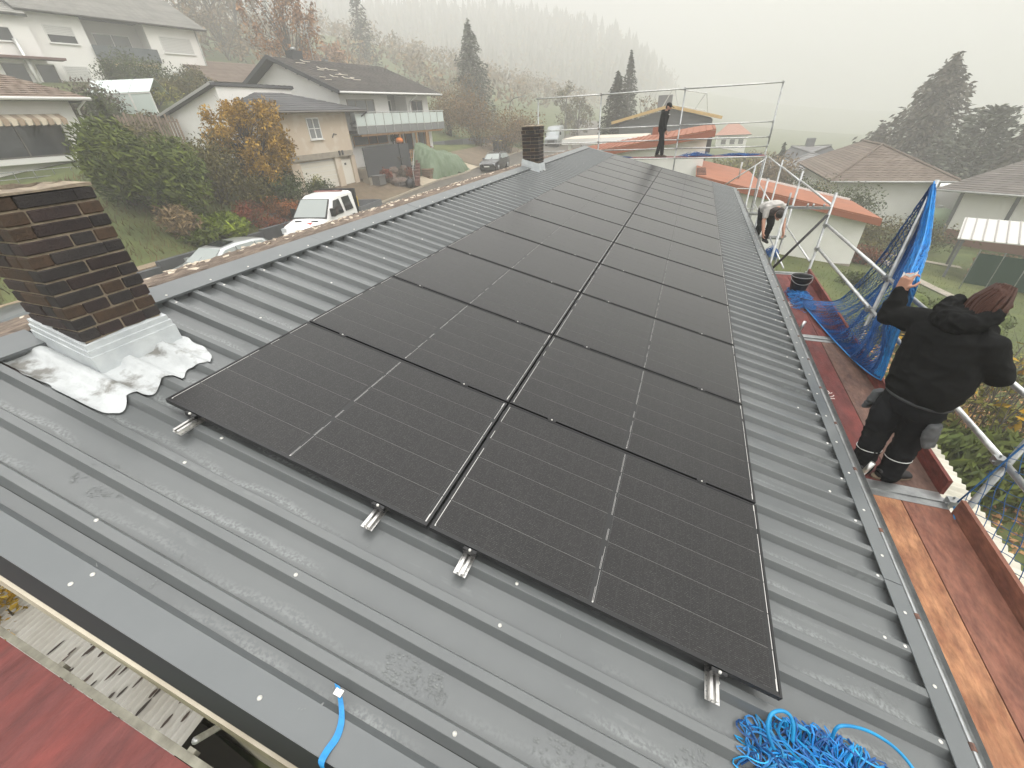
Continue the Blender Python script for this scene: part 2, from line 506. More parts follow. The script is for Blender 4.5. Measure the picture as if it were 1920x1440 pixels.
for (px, py, a, s_, q) in ((720, 1240, 0.1, 1.0, .9), (770, 1275, 0.0, .6, .8), (1000, 1395, 0.15, 1.05, .9), (1265, 1412, 0.2, 1.0, .7), (130, 900, 1.2, .7, .7), (165, 920, 0.3, .7, .8),
                       (515, 605, 0.4, .8, .5), (470, 590, 0.2, .8, .5), (455, 648, 0.3, .8, .5), (1640, 1300, 0.25, .9, .8), (1575, 1285, 0.2, .9, .5), (1520, 1100, .2, .8, .25), (1560, 1000, .3, .8, .35),
                       (1470, 1075, .4, .7, .3), (640, 470, .2, .7, .4), (1250, 1180, .3, .8, .3), (560, 1330, .8, .8, .25), (250, 1080, .3, .9, .25)):
    p = atr(px, py, ZV)
    footprint(p.x, p.y, a + rp.uniform(-.2, .2), s_, q)
for k in range(60):     # small curls of swarf and white nicks
    x, y = rp.uniform(-2.4, 2.3), rp.uniform(-0.85, 0.0)
    f = (y - Y0) % PER
    z = -0.0716 if y < -0.775 else (ZV + 0.002 if 0.1 < f < 0.2 else None)
    if z is None: continue
    a = rp.random() * 3.1; l = rp.uniform(.006, .03); wv = .0012
    d = V((math.cos(a), math.sin(a))); n = V((-d.y, d.x)) * wv
    mb.poly([RF(x - n.x, y - n.y, z + .001), RF(x + d.x * l - n.x, y + d.y * l - n.y, z + .001), RF(x + d.x * l + n.x, y + d.y * l + n.y, z + .001), RF(x + n.x, y + n.y, z + .001)])
o = mb.build('mud_print', DUST, house); o['kind'] = 'stuff'

# --- old mossy tiled slope beyond the ridge
TILE = M('mossy_old_tile', (0.115, 0.085, 0.068), 0.95, c2=(0.23, 0.18, 0.135), ns=7, nd=6, mixp=(.42, .66), isl=0.3, bump=0.6, bs=50)
TILE_L = M('lichen_flake', (0.62, 0.55, 0.45), 0.95, c2=(0.4, 0.33, 0.25), ns=20)
def BF(x, y, z):        # back slope: x away from the ridge, falling
    a = math.radians(12.6)
    rx = RF(-3.06, 0, -0.075)
    return V((rx.x - x * math.cos(a) + z * -math.sin(a) * 0, y, rx.z - x * math.sin(a) + z * math.cos(a)))
mb = MB()
rt = random.Random(5)
for r in range(14):
    x0 = 0.03 + r * 0.34
    for k in range(75):
        y = -0.9 + k * 0.24
        w_ = 0.232
        lift = rt.uniform(0, .008)
        mb.add([BF(x0, y, .004 + lift), BF(x0, y + w_ / 2, .022 + lift), BF(x0, y + w_, .004 + lift),
                BF(x0 + .37, y, .025 + lift), BF(x0 + .37, y + w_ / 2, .040 + lift), BF(x0 + .37, y + w_, .025 + lift),
                BF(x0 + .37, y, .0), BF(x0 + .37, y + w_, .0)], [(0, 1, 4, 3), (1, 2, 5, 4), (3, 4, 5, 7, 6)])
tiles = mb.build('tiled_slope', TILE, house)
mb = MB()
for k in range(300):
    x, y = rt.uniform(0.05, 3.5) ** 1.0, rt.uniform(-0.5, 14)
    c = BF(x, y, .07)
    r = rt.uniform(.012, .04)
    mb.add([c + V((r * math.cos(a) * rt.uniform(.6, 1.2), r * 1.6 * math.sin(a) * rt.uniform(.6, 1.2), rt.uniform(-.01, .015))) for a in (0, 1.2, 2.5, 3.7, 5)], [(0, 1, 2, 3, 4)])
o = mb.build('lichen', TILE_L, tiles); o['kind'] = 'stuff'
mb = MB(); mb.box((0, -0.9, -0.2), (4.8, 16.9, -0.02), BF); mb.build('tile_deck', DARK, house)
# --- walls
mb = MB()
mb.prism([V((-7.2, -0.72, -5.6)), V((2.2, -0.72, -5.6)), V((2.2, -0.72, -0.95)), RF(-2.95, 0, -0.26) * 1 + V((0, -0.72, 0)), V((-7.2, -0.72, -0.7))], (0, 17.4, 0))
mb.build('wall', PLASTER, house)
mb = MB(); mb.box((-3.0, -0.960, -0.40), (2.45, -0.80, -0.215), RF); mb.build('barge_board', M('cream_board', (0.66, 0.60, 0.48), 0.7, c2=(.5, .44, .34), ns=4), house)
mb = MB(); mb.box((-7.3, -0.84, -1.6), (-2.98, -0.735, -1.4)); 
mb.build('side_ledge', PLASTER, house)

# --- chimneys, brick by brick
BR = [M('brick_dark', (0.036, 0.030, 0.029), 0.8, c2=(0.022, 0.019, 0.019), ns=14, rnd=.25, bump=.5, bs=80),
      M('brick_plum', (0.042, 0.027, 0.025), 0.8, c2=(0.028, 0.02, 0.0195), ns=14, rnd=.25, bump=.5, bs=80),
      M('brick_brown', (0.075, 0.045, 0.027), 0.8, c2=(0.048, 0.031, 0.021), ns=14, rnd=.2, bump=.5, bs=80)]
def brick_mesh(l, d, h, mat):
    bm = bmesh.new(); bmesh.ops.create_cube(bm, size=1.0)
    for v in bm.verts: v.co = V((v.co.x * l, v.co.y * d, v.co.z * h))
    bmesh.ops.bevel(bm, geom=list(bm.edges), offset=.005, segments=1, affect='EDGES')
    me = bpy.data.meshes.new('brick'); bm.to_mesh(me); bm.free(); me.materials.append(mat); return me
BM = {(L, k): brick_mesh(L, .10, .063, BR[k]) for L in (.24, .115) for k in range(3)}
def chimney(x0, y0, S, zb, zt, seed, corbel):
    r = random.Random(seed)
    core = MB(); core.box((x0 + .010, y0 + .010, zb - .6), (x0 + S - .010, y0 + S - .010, zt - .08))
    ch = core.build('chimney', MORTAR, house)
    nc = int((zt - zb) / .0755)
    for c in range(nc):
        z = zt - .014 - (c + .5) * .0755
        out = .018 if (c in corbel) else 0.0
        for f in range(4):
            # run along face f; alternate which faces own the corners
            own = (c + f) % 2 == 0
            a, b_ = (0.0, S) if own else (.10, S - .10)
            seq = []
            rem = b_ - a
            pat = [.24, .115, .115] if r.random() < .5 else ([.115, .24, .115] if r.random() < .5 else [.24, .24])
            if not own: pat = [.24, ] if r.random() < .6 else [.115, .115]
            tot = sum(pat) + .011 * (len(pat) - 1)
            sx = rem / tot
            u = a
            for Lb in pat:
                cu = u + Lb * sx / 2
                u += (Lb + .011) * sx
                kind = 2 if (Lb < .2 and r.random() < .5) or r.random() < .05 else (1 if r.random() < .35 else 0)
                o = bpy.data.objects.new('brick', BM[(Lb, kind)]); col.objects.link(o)
                d = .05 - out - r.uniform(0, .004)
                if f == 0: p = (x0 + cu, y0 + d, z); rz = 0
                elif f == 1: p = (x0 + S - d, y0 + cu, z); rz = math.pi / 2
                elif f == 2: p = (x0 + S - cu, y0 + S - d, z); rz = math.pi
                else: p = (x0 + d, y0 + S - cu, z); rz = -math.pi / 2
                o.location = p; o.rotation_euler = (r.uniform(-.012, .012), r.uniform(-.008, .008), rz + r.uniform(-.012, .012)); o.scale = (sx, 1, 1)
                o.parent = ch
    # mortar bed on top, sagging round the flue
    mb = MB()
    pts = [(x0 - .006, y0 - .006), (x0 + S + .006, y0 - .006), (x0 + S + .006, y0 + S + .006), (x0 - .006, y0 + S + .006)]
    inn = [(x0 + .085, y0 + .085), (x0 + S - .085, y0 + .085), (x0 + S - .085, y0 + S - .085), (x0 + .085, y0 + S - .085)]
    N_ = 6
    ring = []
    for q in (pts, inn):
        for i in range(4):
            for k in range(N_):
                t = k / N_
                ring.append((q[i][0] * (1 - t) + q[(i + 1) % 4][0] * t + r.uniform(-.006, .006), q[i][1] * (1 - t) + q[(i + 1) % 4][1] * t + r.uniform(-.006, .006)))
    n = 4 * N_
    vs = [V((x, y, zt - .014)) for (x, y) in ring[:n]] + [V((x, y, zt + r.uniform(-.004, .008))) for (x, y) in ring[:n]] + [V((x, y, zt + .012 + r.uniform(-.006, .01))) for (x, y) in ring[n:]] + [V((x, y, zt - .5)) for (x, y) in ring[n:]]
    fs = [(a * n + i, a * n + (i + 1) % n, (a + 1) * n + (i + 1) % n, (a + 1) * n + i) for a in range(3) for i in range(n)]
    mb.add(vs, fs); mb.build('mortar_bed', MORTAR, ch)
    mb = MB(); mb.box((x0 + .07, y0 + .07, zt - .12), (x0 + S - .07, y0 + S - .07, zt - .079)); mb.build('flue_opening', DARK, ch)
    return ch
ch1 = chimney(-2.832, 0.055, 0.468, 0.55, 1.54, 4, ())
ch2 = chimney(-3.03, 9.95, 0.42, 0.60, 1.56, 9, (0, 1, 2))
WPAINT = M('white_lead_paint', (0.58, 0.61, 0.62), 0.45, 0.1, c2=(0.46, 0.49, 0.51), ns=6, bump=.25, bs=25)
def lead_mat():
    m = M('painted_lead', (0.52, 0.54, 0.545), 0.40, 0.1, c2=(0.20, 0.195, 0.18), ns=4, nd=9, mixp=(.55, .64), var=.10, bump=.45, bs=20)
    return m
LEAD = lead_mat()
def flashing(x0, y0, S, ch, near):
    # upstand: two folded bands round the stack
    for (o_, za, zb_) in ((.016, -.02, .105), (.024, -.05, .075), (.03, -.30, .0)):
        mb = MB()
        def ground(x, y): return -ST / CT * x + (-.06) / CT
        ring = [(x0 - o_, y0 - o_), (x0 + S + o_, y0 - o_), (x0 + S + o_, y0 + S + o_), (x0 - o_, y0 + S + o_)]
        ins = [(x0 + .012, y0 + .012), (x0 + S - .012, y0 + .012), (x0 + S - .012, y0 + S - .012), (x0 + .012, y0 + S - .012)]
        top = .135 if o_ < .02 else (.10 if o_ < .027 else .06)
        zz = [ground(min(x, -2.3), y) for (x, y) in ring]
        base = ground(x0 + S, y0)
        K = 10
        vs = []
        for q, dz in ((ring, -.25), (ring, top), (ins, top + .004)):
            for i in range(4):
                for k in range(K):
                    t = k / K
                    x = q[i][0] * (1 - t) + q[(i + 1) % 4][0] * t; y = q[i][1] * (1 - t) + q[(i + 1) % 4][1] * t
                    jag = (noise.noise(V((x * 30, y * 30, 1.0))) * .012 if dz > top else 0)
                    vs.append(V((x, y, max(base, -ST / CT * x - .06) + dz + jag)))
        n = 4 * K
        mb.add(vs, [(a * n + i, a * n + (i + 1) % n, (a + 1) * n + (i + 1) % n, (a + 1) * n + i) for a in range(2) for i in range(n)])
        mb.build('flashing_band', WPAINT, ch)
flashing(-2.832, 0.055, 0.468, ch1, True)
flashing(-3.03, 9.95, 0.42, ch2, False)
def skirt(xa, xb, ya, yb, ch, amp):
    mb = MB()
    nx, ny = 46, 40
    def prof(y):
        f = (y - Y0) % PER
        if f < .004: h = 0
        elif f < .027: h = (f - .004) / .023
        elif f < .067: h = 1
        elif f < .086: h = 1 - (f - .067) / .019
        else: h = 0
        return ZV + .045 * h
    def sm_(y): return sum(prof(y + d) for d in (-.02, -.01, 0, .01, .02)) / 5
    def fn(u, v):
        x = xa + (xb - xa) * u; y = ya + (yb - ya) * v
        ex = min(1, (1 - u) / .12)
        # rounded, wavy outer hem
        y2 = y + .03 * noise.noise(V((x * 7, 0, v * 2 + 3))) * (abs(v - .5) * 2) ** 3
        cor = max(0, u - .82) / .18
        y2 = (ya + yb) / 2 + (y2 - (ya + yb) / 2) * (1 - .16 * cor ** 2.2)
        x2 = x + (.05 * math.sin(y * 29 + .6) + .03 * noise.noise(V((y * 8, 3.3, 0)))) * max(0, u - .6) / .4 * amp
        lift = .004 + .005 * noise.noise(V((x2 * 12, y2 * 12, 0))) + .004 * noise.noise(V((x2 * 34, y2 * 30, 5))) + .003 * cor ** 3 * math.sin(y2 * 40)
        z = max(sm_(y2), ZV + .012) if u > .0 else sm_(y2)
        z = max(sm_(y2), prof(y2), prof(y2 + .006), prof(y2 - .006)) * .85 + ZC * .15 + abs(lift) + .005
        return RF(x2, y2, z)
    mb.grid(nx, ny, fn)
    return mb.build('flashing_skirt', LEAD, ch, True)
skirt(-2.98, -2.02, -0.20, 0.555, ch1, .62)
skirt(-3.02, -2.62, 9.84, 10.46, ch2, 0.5)
mb = MB(); mb.box((-2.95, -0.215, ZV + .003), (-2.66, -0.12, ZV + .006), RF)
mb.build('bare_strip', M('bare_lead', (.22, .17, .16), .6, .3, c2=(.1, .08, .08), ns=12), ch1)

# ================================================================ SOLAR PANELS
def cell_mat():
    m = M('solar_cell', (0.0055, 0.0050, 0.0052), 0.5, 0.0, c2=(0.009, 0.0082, 0.0082), ns=5, coat=1.0, spec=0.2, rnd=.16)
    t = m.node_tree; N = t.nodes; L = t.links; b = N['Principled BSDF']
    b.inputs['Coat Roughness'].default_value = .30; b.inputs['Coat IOR'].default_value = 1.30
    tc = N.new('ShaderNodeTexCoord'); s = N.new('ShaderNodeSeparateXYZ'); L.new(tc.outputs['Object'], s.inputs[0])
    def lines(sock, period, width):
        a = N.new('ShaderNodeMath'); a.operation = 'DIVIDE'; L.new(sock, a.inputs[0]); a.inputs[1].default_value = period
        f = N.new('ShaderNodeMath'); f.operation = 'FRACT'; L.new(a.outputs[0], f.inputs[0])
        g = N.new('ShaderNodeMath'); g.operation = 'LESS_THAN'; L.new(f.outputs[0], g.inputs[0]); g.inputs[1].default_value = width
        return g.outputs[0]
    wires = lines(s.outputs['Y'], .0091, .16)
    # glints put into the base colour break the wires up
    n = N.new('ShaderNodeTexNoise'); n.inputs['Scale'].default_value = 130; n.inputs['Detail'].default_value = 2
    L.new(tc.outputs['Object'], n.inputs[0])
    r = N.new('ShaderNodeMapRange'); r.inputs[1].default_value = .45; r.inputs[2].default_value = .8; L.new(n.outputs[0], r.inputs[0])
    m1 = N.new('ShaderNodeMath'); m1.operation = 'MULTIPLY'; L.new(wires, m1.inputs[0]); L.new(r.outputs[0], m1.inputs[1])
    old = b.inputs['Base Color'].links[0].from_socket
    mixn = N.new('ShaderNodeMix'); mixn.data_type = 'RGBA'; L.new(m1.outputs[0], mixn.inputs['Factor']); L.new(old, mixn.inputs[6]); mixn.inputs[7].default_value = (.16, .155, .15, 1)
    m2 = N.new('ShaderNodeMix'); m2.data_type = 'RGBA'; L.new(lines(s.outputs['X'], .0915, .03), m2.inputs['Factor']); L.new(mixn.outputs[2], m2.inputs[6]); m2.inputs[7].default_value = (.022, .021, .021, 1)
    L.new(m2.outputs[2], b.inputs['Base Color'])
    return m
CELL = cell_mat()
BACK = M('panel_backsheet', (0.010, 0.010, 0.0105), 0.30, spec=.5)
FRAME = M('panel_frame', (0.010, 0.010, 0.011), 0.4, 0.0)
RIB = M('tin_ribbon', (0.55, 0.54, 0.52), 0.4, 0.2)
GRIB = M('grey_interconnect', (0.17, 0.165, 0.16), 0.4, 0.3)
PW, PH = 1.770, 1.134           # up the slope, along the ridge
fm = MB()
t_ = .0105
fm.box((0, 0, -.03), (PW, t_, 0)); fm.box((0, PH - t_, -.03), (PW, PH, 0)); fm.box((0, t_, -.03), (t_, PH - t_, 0)); fm.box((PW - t_, t_, -.03), (PW, PH - t_, 0))
FRM = fm.mesh('frame', FRAME)
lm = MB(); lm.box((t_, t_, -.008), (PW - t_, PH - t_, -.0032)); LAM = lm.mesh('laminate', BACK)
SW = (PH - 2 * t_ - .024) / 6
halfL = (PW - 2 * t_ - .05) / 2
cm = MB(); cm.box((0, 0, -.0032), (halfL - .012, SW - .0028, -.0022)); CST = cm.mesh('cell_string', CELL)
im = MB()
for k in range(1, 6):
    y = t_ + .012 + k * SW - .0014
    for x0 in (t_ + .014, PW / 2 + .012):
        im.box((x0, y - .0007, -.0031), (x0 + halfL - .014, y + .0007, -.0024))
IMESH = im.mesh('string_gap', GRIB)
rm = MB()
rr = random.Random(2)
for xx in (PW / 2 - .0035, PW / 2 + .0020, t_ + .006, PW - t_ - .008):
    y = t_ + .014
    while y < PH - t_ - .03:
        l = SW - .006
        rm.box((xx, y, -.003), (xx + (.0011 if abs(xx - PW / 2) < .1 else .0032), y + l * rr.choice((.45, .8, 1, 1)), -.0023)); y += SW
for (xx, y) in ((PW - t_ - .011, t_ + .012), (t_ + .007, t_ + .012), (PW - t_ - .011, PH - t_ - .05), (PW / 2 - .004, t_ + .01)):
    rm.box((xx, y, -.003), (xx + .006, y + (.05 if xx > PW / 2 + .1 else .008), -.0021))
RMESH = rm.mesh('ribbon', RIB)
clm = MB(); clm.box((-.03, -.0085, -.008), (.03, .0085, .0025)); clm.i = 1; clm.lathe([(0, .009), (.005, .0085), (.0062, .0035)], (0, 0, 0), 8)
CLAMP = clm.mesh('clamp', [BLK, SCREW])
def fill_panel(root):
    for nm, me in (('frame', FRM), ('laminate', LAM), ('string_gap', IMESH), ('ribbon', RMESH)):
        o = bpy.data.objects.new(nm, me); col.objects.link(o); o.parent = root
        if nm in ('ribbon', 'string_gap'): o['kind'] = 'stuff'
    for k in range(6):
        for h in range(2):
            o = bpy.data.objects.new('cell_string', CST); col.objects.link(o); o.parent = root
            o.location = (t_ + .014 if h == 0 else PW / 2 + .012, t_ + .012 + k * SW, 0)
    for x in (.33, PW - .36):
        o = bpy.data.objects.new('clamp', CLAMP); col.objects.link(o); o.parent = root
        o.location = (x, PH + .010, 0)
ORD = ['first', 'second', 'third', 'fourth', 'fifth', 'sixth', 'seventh', 'eighth', 'ninth', 'tenth', 'eleventh', 'twelfth', 'thirteenth', 'fourteenth']
proto = None
for c in range(2):
    for r in range(14):
        side = 'ridge' if c == 0 else 'eave'
        if r == 0: lab = f'black solar panel at the near end of the column on the {side} side'
        elif r == 13: lab = f'black solar panel at the far gable end of the column on the {side} side'
        else: lab = f'black solar panel, {ORD[r]} from the near end in the column on the {side} side'
        if proto is None:
            o = thing('solar_panel', lab, 'solar panel', (0, 0, 0), 'solar panels on the metal roof'); fill_panel(o); proto = o
        else:
            o = copy_tree(proto); o['label'] = lab
        o.location = RF(-1.778 + c * 1.786, r * 1.154 + .004, 0)
        o.rotation_euler = (0, TH, 0)
# short rails with end clamps that carry the panels: the near ones stick out
def bracket(x, y0, y1, lab, shown):
    b = thing('mounting_rail', lab, 'bracket', RF(x, (y0 + y1) / 2, ZC), 'mounting rails under the near panel edge')
    b.rotation_euler = (0, TH, 0)
    yc = (y1 - y0) / 2
    mb = MB()
    mb.box((-.033, -yc, .001), (.033, yc, .004)); mb.box((-.012, -yc, .004), (-.007, yc, .026)); mb.box((.007, -yc, .004), (.012, yc, .026))
    mb.box((-.020, -yc, .0255), (-.0065, yc, .028)); mb.box((.0065, -yc, .0255), (.020, yc, .028))
    mb.build('rail', ALU, b, local=True)
    yk = -RF(x, (y0 + y1) / 2, ZC).y - .007
    mb = MB(); mb.box((-.036, yk - .012, .05), (.036, yk + .004, .076)); mb.box((-.036, yk - .004, .028), (.036, yk + .001, .05)); mb.build('end_clamp', BLK, b, local=True)
    mb = MB(); mb.lathe([(0, .086), (.006, .085), (.0075, .081), (.0075, .0765)], (0, yk - .008, 0), 8); mb.build('bolt', SCREW, b, local=True)
    mb = MB()
    for k in range(5):
        for sx in (-.026, .026):
            mb.lathe([(0, .0052), (.0035, .005), (.004, .004)], (sx, -yc + .012 + k * .022, 0), 6)
    mb.build('rivet', GAL, b, local=True)
for (x, lab) in ((-1.565, 'aluminium rail end with clamp nearest the chimney flashing'), (-0.29, 'aluminium rail end with clamp on the ridge side of the joint between panel columns'),
                 (0.25, 'aluminium rail end with clamp just past the joint of the two panel columns'), (1.50, 'aluminium rail end with clamp nearest the heap of blue net')):
    bracket(x, -0.115, 0.25, lab, True)
# ================================================================ SCAFFOLDS
def wood(name, c, c2, **k):
    return M(name, c, .75, c2=c2, ns=k.pop('ns', 3.2), nd=10, stretch=(4, 1.25, 4), var=.35, bump=.35, bs=18, rv=.12, mixp=k.pop('mixp', (.38, .62)), **k)
PLY_A = wood('board_worn_orange', (0.43, 0.21, 0.105), (0.25, 0.105, 0.055))
PLY_B = wood('board_worn_brown', (0.25, 0.105, 0.068), (0.17, 0.066, 0.045))
PLY_R = wood('board_red', (0.165, 0.038, 0.032), (0.115, 0.032, 0.029), ns=1.6)
PLY_D = wood('board_dark_brown', (0.17, 0.095, 0.07), (0.11, 0.062, 0.05))
TOE = wood('toe_board_red', (0.20, 0.042, 0.032), (0.14, 0.04, 0.033))
PAINTW = M('stencil_white', (0.70, 0.66, 0.62), 0.8, c2=(.5, .42, .4), ns=30)
ZD = -1.17
XI, XO = 2.785, 3.475
BAY = [-0.65, 2.42, 5.50, 8.57, 11.64, 14.71]

scaf = thing('eave_scaffold', 'galvanised tube scaffold with red and brown boards running along the eave', 'scaffold', (3.1, 5.5, -5.4))
def coupler(mb, p, s=.033):
    p = V(p); mb.obox(p, V((s, 0, 0)), V((0, s * .9, 0)), V((0, 0, s * .8)))
    mb.tube(p + V((-s * 1.5, -s * .5, 0)), p + V((s * 1.5, -s * .5, 0)), .009, 6); mb.tube(p + V((0, s * .4, -s * 1.3)), p + V((0, s * .4, s * 1.3)), .008, 6)
def post(par, p, q, r=.0242, mat=None):
    mb = MB(); mb.tube(p, q, r, 10); return mb.build('post', mat or GAL, par, True)
def rail(par, p, q, r=.0242, nm='guard_rail', mat=None):
    mb = MB(); mb.tube(p, q, r, 10); return mb.build(nm, mat or GALB, par, True)
tops = {-0.65: -.05, 2.42: -0.02, 5.50: .93, 8.57: .34, 11.64: .36, 14.71: .33}
lean = {-0.65: .10, 2.42: .17, 5.50: .14, 8.57: .03, 11.64: .0, 14.71: 0}
def ox(y, z):
    return XO + lean[y] * (z - ZD) / 1.15 if y < 5 else XO + lean[y] * (z - ZD) / 2.0
for y in BAY:
    post(scaf, (XO, y, -6.2), (ox(y, tops[y]), y, tops[y]))
    it = ZD + .24 if y < 8 else .34
    if y in (2.42, 5.50):
        # perforated spigot stub at the inner side
        post(scaf, (XI + .03, y + .05, -6.2), (XI + .05, y + .05, ZD + .03))
        mb = MB(); mb.tube((XI + .05, y + .06, ZD), (XI + .10, y + .06, ZD + .225), .021, 10); s_ = mb.build('spigot', ALU, scaf, True)
    else:
        post(scaf, (XI, y, -6.2), (XI, y, ZD + .02 if y < 8 else (.10 if y < 9 else .2)))
    # transom that carries the boards
    mb = MB(); mb.box((XI - .03, y - .027, ZD - .06), (XO + .02, y + .027, ZD + .016)); mb.box((XI - .03, y - .1, ZD + .001), (XO - .03, y + .1, ZD + .004))
    mb.build('transom', GAL, scaf)
    mb = MB(); coupler(mb, (XO + .005, y - .03, ZD + .03), .04); mb.build('coupler', GAL, scaf)
# end frame at the bucket: cross bar, spigots, dark diagonal
yF = 8.57
mb = MB(); mb.box((XI - .02, yF - .02, .055), (XO + .04, yF + .02, .10)); mb.build('frame_bar', GAL, scaf)
for x in (XI, XI + .33, XI + .42, XO - .1):
    mb = MB(); mb.tube((x, yF, .09), (x, yF, .33 if x == XI else .15), .017, 8); mb.build('spigot', GAL, scaf, True)
mb = MB(); mb.tube((XO, yF - .03, -.03), (XI + .02, yF - .05, ZD + .03), .024, 10); mb.build('brace', M('black_tube', (.035, .033, .035), .6), scaf, True)
# guard rails: the near bays
def gr(z, pts):
    for (a, b) in zip(pts, pts[1:]):
        rail(scaf, (ox(a, z) + .045, a, z), (ox(b, z) + .045, b, z))
gr(-.22, [8.57, 5.50, 2.42, -0.65]); gr(-.66, [8.57, 5.50, 2.42, -0.65])
for y in (8.57, 5.5, 2.42):
    mb = MB()
    for z in (-.22, -.66): coupler(mb, (ox(y, z) + .02, y, z), .036)
    o = mb.build('coupler', GAL, scaf); o['kind'] = 'stuff'
# the far stretch
for (a, b) in ((8.57, 11.64), (11.64, 14.71), (14.71, 17.9)):
    rail(scaf, (XO + .03, a, .12), (XO + .03, b, .14), .022)
    rail(scaf, (XO - .03, a, -.9 + (a - 8.57) * .012), (XO - .03, b, -.9 + (b - 8.57) * .012), .018, 'ledger')
rail(scaf, (XI + .26, 8.57, ZD + .1), (XI + .26, 14.7, ZD + .25), .016, 'ledger')
# boards
def board(x0, x1, y0, y1, mat, par, nm='deck_board', z=ZD):
    mb = MB()
    n = 8
    def fn(u, v):
        return V((x0 + (x1 - x0) * u, y0 + (y1 - y0) * v, z + .012 * math.sin(v * 9 + x0 * 7) * .3))
    mb.box((x0, y0, z - .04), (x1, y1, z))
    return mb.build(nm, mat, par)
board(2.80, 3.118, -3.6, 2.33, PLY_A, scaf); board(3.126, 3.445, -3.6, 2.33, PLY_B, scaf)
board(2.80, 3.118, 2.50, 5.41, PLY_R, scaf); board(3.126, 3.445, 2.50, 5.41, PLY_D, scaf)
board(2.80, 3.118, 5.58, 8.49, PLY_R, scaf); board(3.126, 3.445, 5.58, 8.49, PLY_R, scaf)
board(2.74, 2.90, 8.66, 14.6, PLY_R, scaf)
for (a, b) in ((-3.6, 2.30), (2.52, 5.42), (5.6, 8.45)):
    mb = MB(); mb.box((3.452, a, ZD - .01), (3.482, b, ZD + .15)); mb.build('toe_board', TOE if a > 0 else PLY_B, scaf)
# white stencil marks on the red board
def stencil(x, y, s, par):
    mb = MB(); z = ZD + .0012
    def stroke(a, b, w_):
        a = V((a[0], a[1], 0)); b = V((b[0], b[1], 0)); d = (b - a).normalized(); n = V((-d.y, d.x, 0)) * w_ / 2
        mb.quad(*[V((x + s * p.x, y + s * p.y, z)) for p in (a - n, b - n, b + n, a + n)])
    stroke((-.5, -.9), (.5, -.75), .17)                     # bar
    pts = [(.55 * math.cos(t), .05 + .5 * math.sin(t)) for t in [math.pi * (.95 + k * .13) for k in range(9)]]
    for a, b in zip(pts, pts[1:]): stroke(a, b, .12)        # bowl
    stroke((-.45, .15), (.1, .9), .16); stroke((.1, .9), (.25, .25), .14); stroke((.25, .25), (.5, .55), .14); stroke((-.15, -.1), (.2, .35), .13)
    o = mb.build('stencil_mark', PAINTW, par); o['kind'] = 'stuff'
pz = atz(1553, 740, ZD); stencil(pz.x, pz.y, .10, scaf)
pz = atz(1481, 570, ZD); stencil(pz.x, pz.y, .11, scaf)

gsc = thing('gable_scaffold', 'scaffold with four guard rails and a red platform beyond the far gable', 'scaffold', (-1, 18, -5.4))
GX = [-5.24, -2.70, 0.30, 3.36]
GY = 18.0
for i, x in enumerate(GX):
    post(gsc, (x, GY, -6.0), (x + .02, GY, 2.34), .0242, GAL)
    if i in (2, 3): post(gsc, (x - .02, GY - .72, -6.0), (x - .02, GY - .72, .25 if i == 3 else -.2))
zr = [.47, .76, 1.22, 2.33]
for (a, b) in zip(GX, GX[1:]):
    for z in zr: rail(gsc, (a, GY - .035, z), (b + .02, GY - .035, z), .021 if z < 2 else .0242)
for i, x in enumerate(GX):
    mb = MB()
    for z in zr: coupler(mb, (x, GY - .02, z), .035)
    o = mb.build('coupler', RUST if i == 1 else GAL, gsc); o['kind'] = 'stuff'
for (a, b) in zip(GX, GX[1:]):
    board(a + .03, b - .03, GY - .69, GY - .38, PLY_R, gsc, z=.22); board(a + .03, b - .03, GY - .37, GY - .05, PLY_R, gsc, z=.22)
    rail(gsc, (a, GY - .71, .20), (b, GY - .71, .20), .022, 'ledger')
rail(gsc, (GX[3], GY - .72, .15), (GX[3] - 1.25, GY - .72, -.78), .022, 'brace')
rail(gsc, (GX[3], GY - .72, -.82), (GX[2], GY - .72, -.82), .02, 'ledger')
rail(gsc, (GX[3] + .05, GY - .72, -1.5), (GX[2], GY - .72, -1.5), .02, 'ledger')
mb = MB(); mb.tube((GX[3] + .03, GY - .05, 1.45), (GX[3] + .03, GY - .05, .55), .018, 8); mb.build('lock_pin', GAL, gsc, True)

# the platform at the near gable where the picture is taken from: its red board shows at the lower corner
nsc = thing('near_platform', 'red scaffold platform board with grey metal edge at the near gable', 'scaffold', (-1, -1.5, -5.4))
mb = MB(); mb.box((-3.6, -1.72, -.035), (1.4, -1.088, 0)); mb.build('deck_board', PLY_R, nsc)
mb = MB(); mb.box((-3.6, -1.086, -.045), (1.4, -1.062, .004))
for x in (-1.62, -1.06, -.3):
    mb.box((x, -1.062, -.02), (x + .03, -1.05, .012))
mb.build('edge_profile', M('old_aluminium', (.26, .25, .20), .6, .4, c2=(.15, .14, .11), ns=14), nsc)
for x in (-2.6, .9):
    post(nsc, (x, -1.40, -6), (x, -1.40, -.04))
mb = MB(); mb.tube((-1.55, -.98, -1.7), (-2.2, -.35, -3.2), .024, 10); mb.build('brace', GALB, nsc, True)

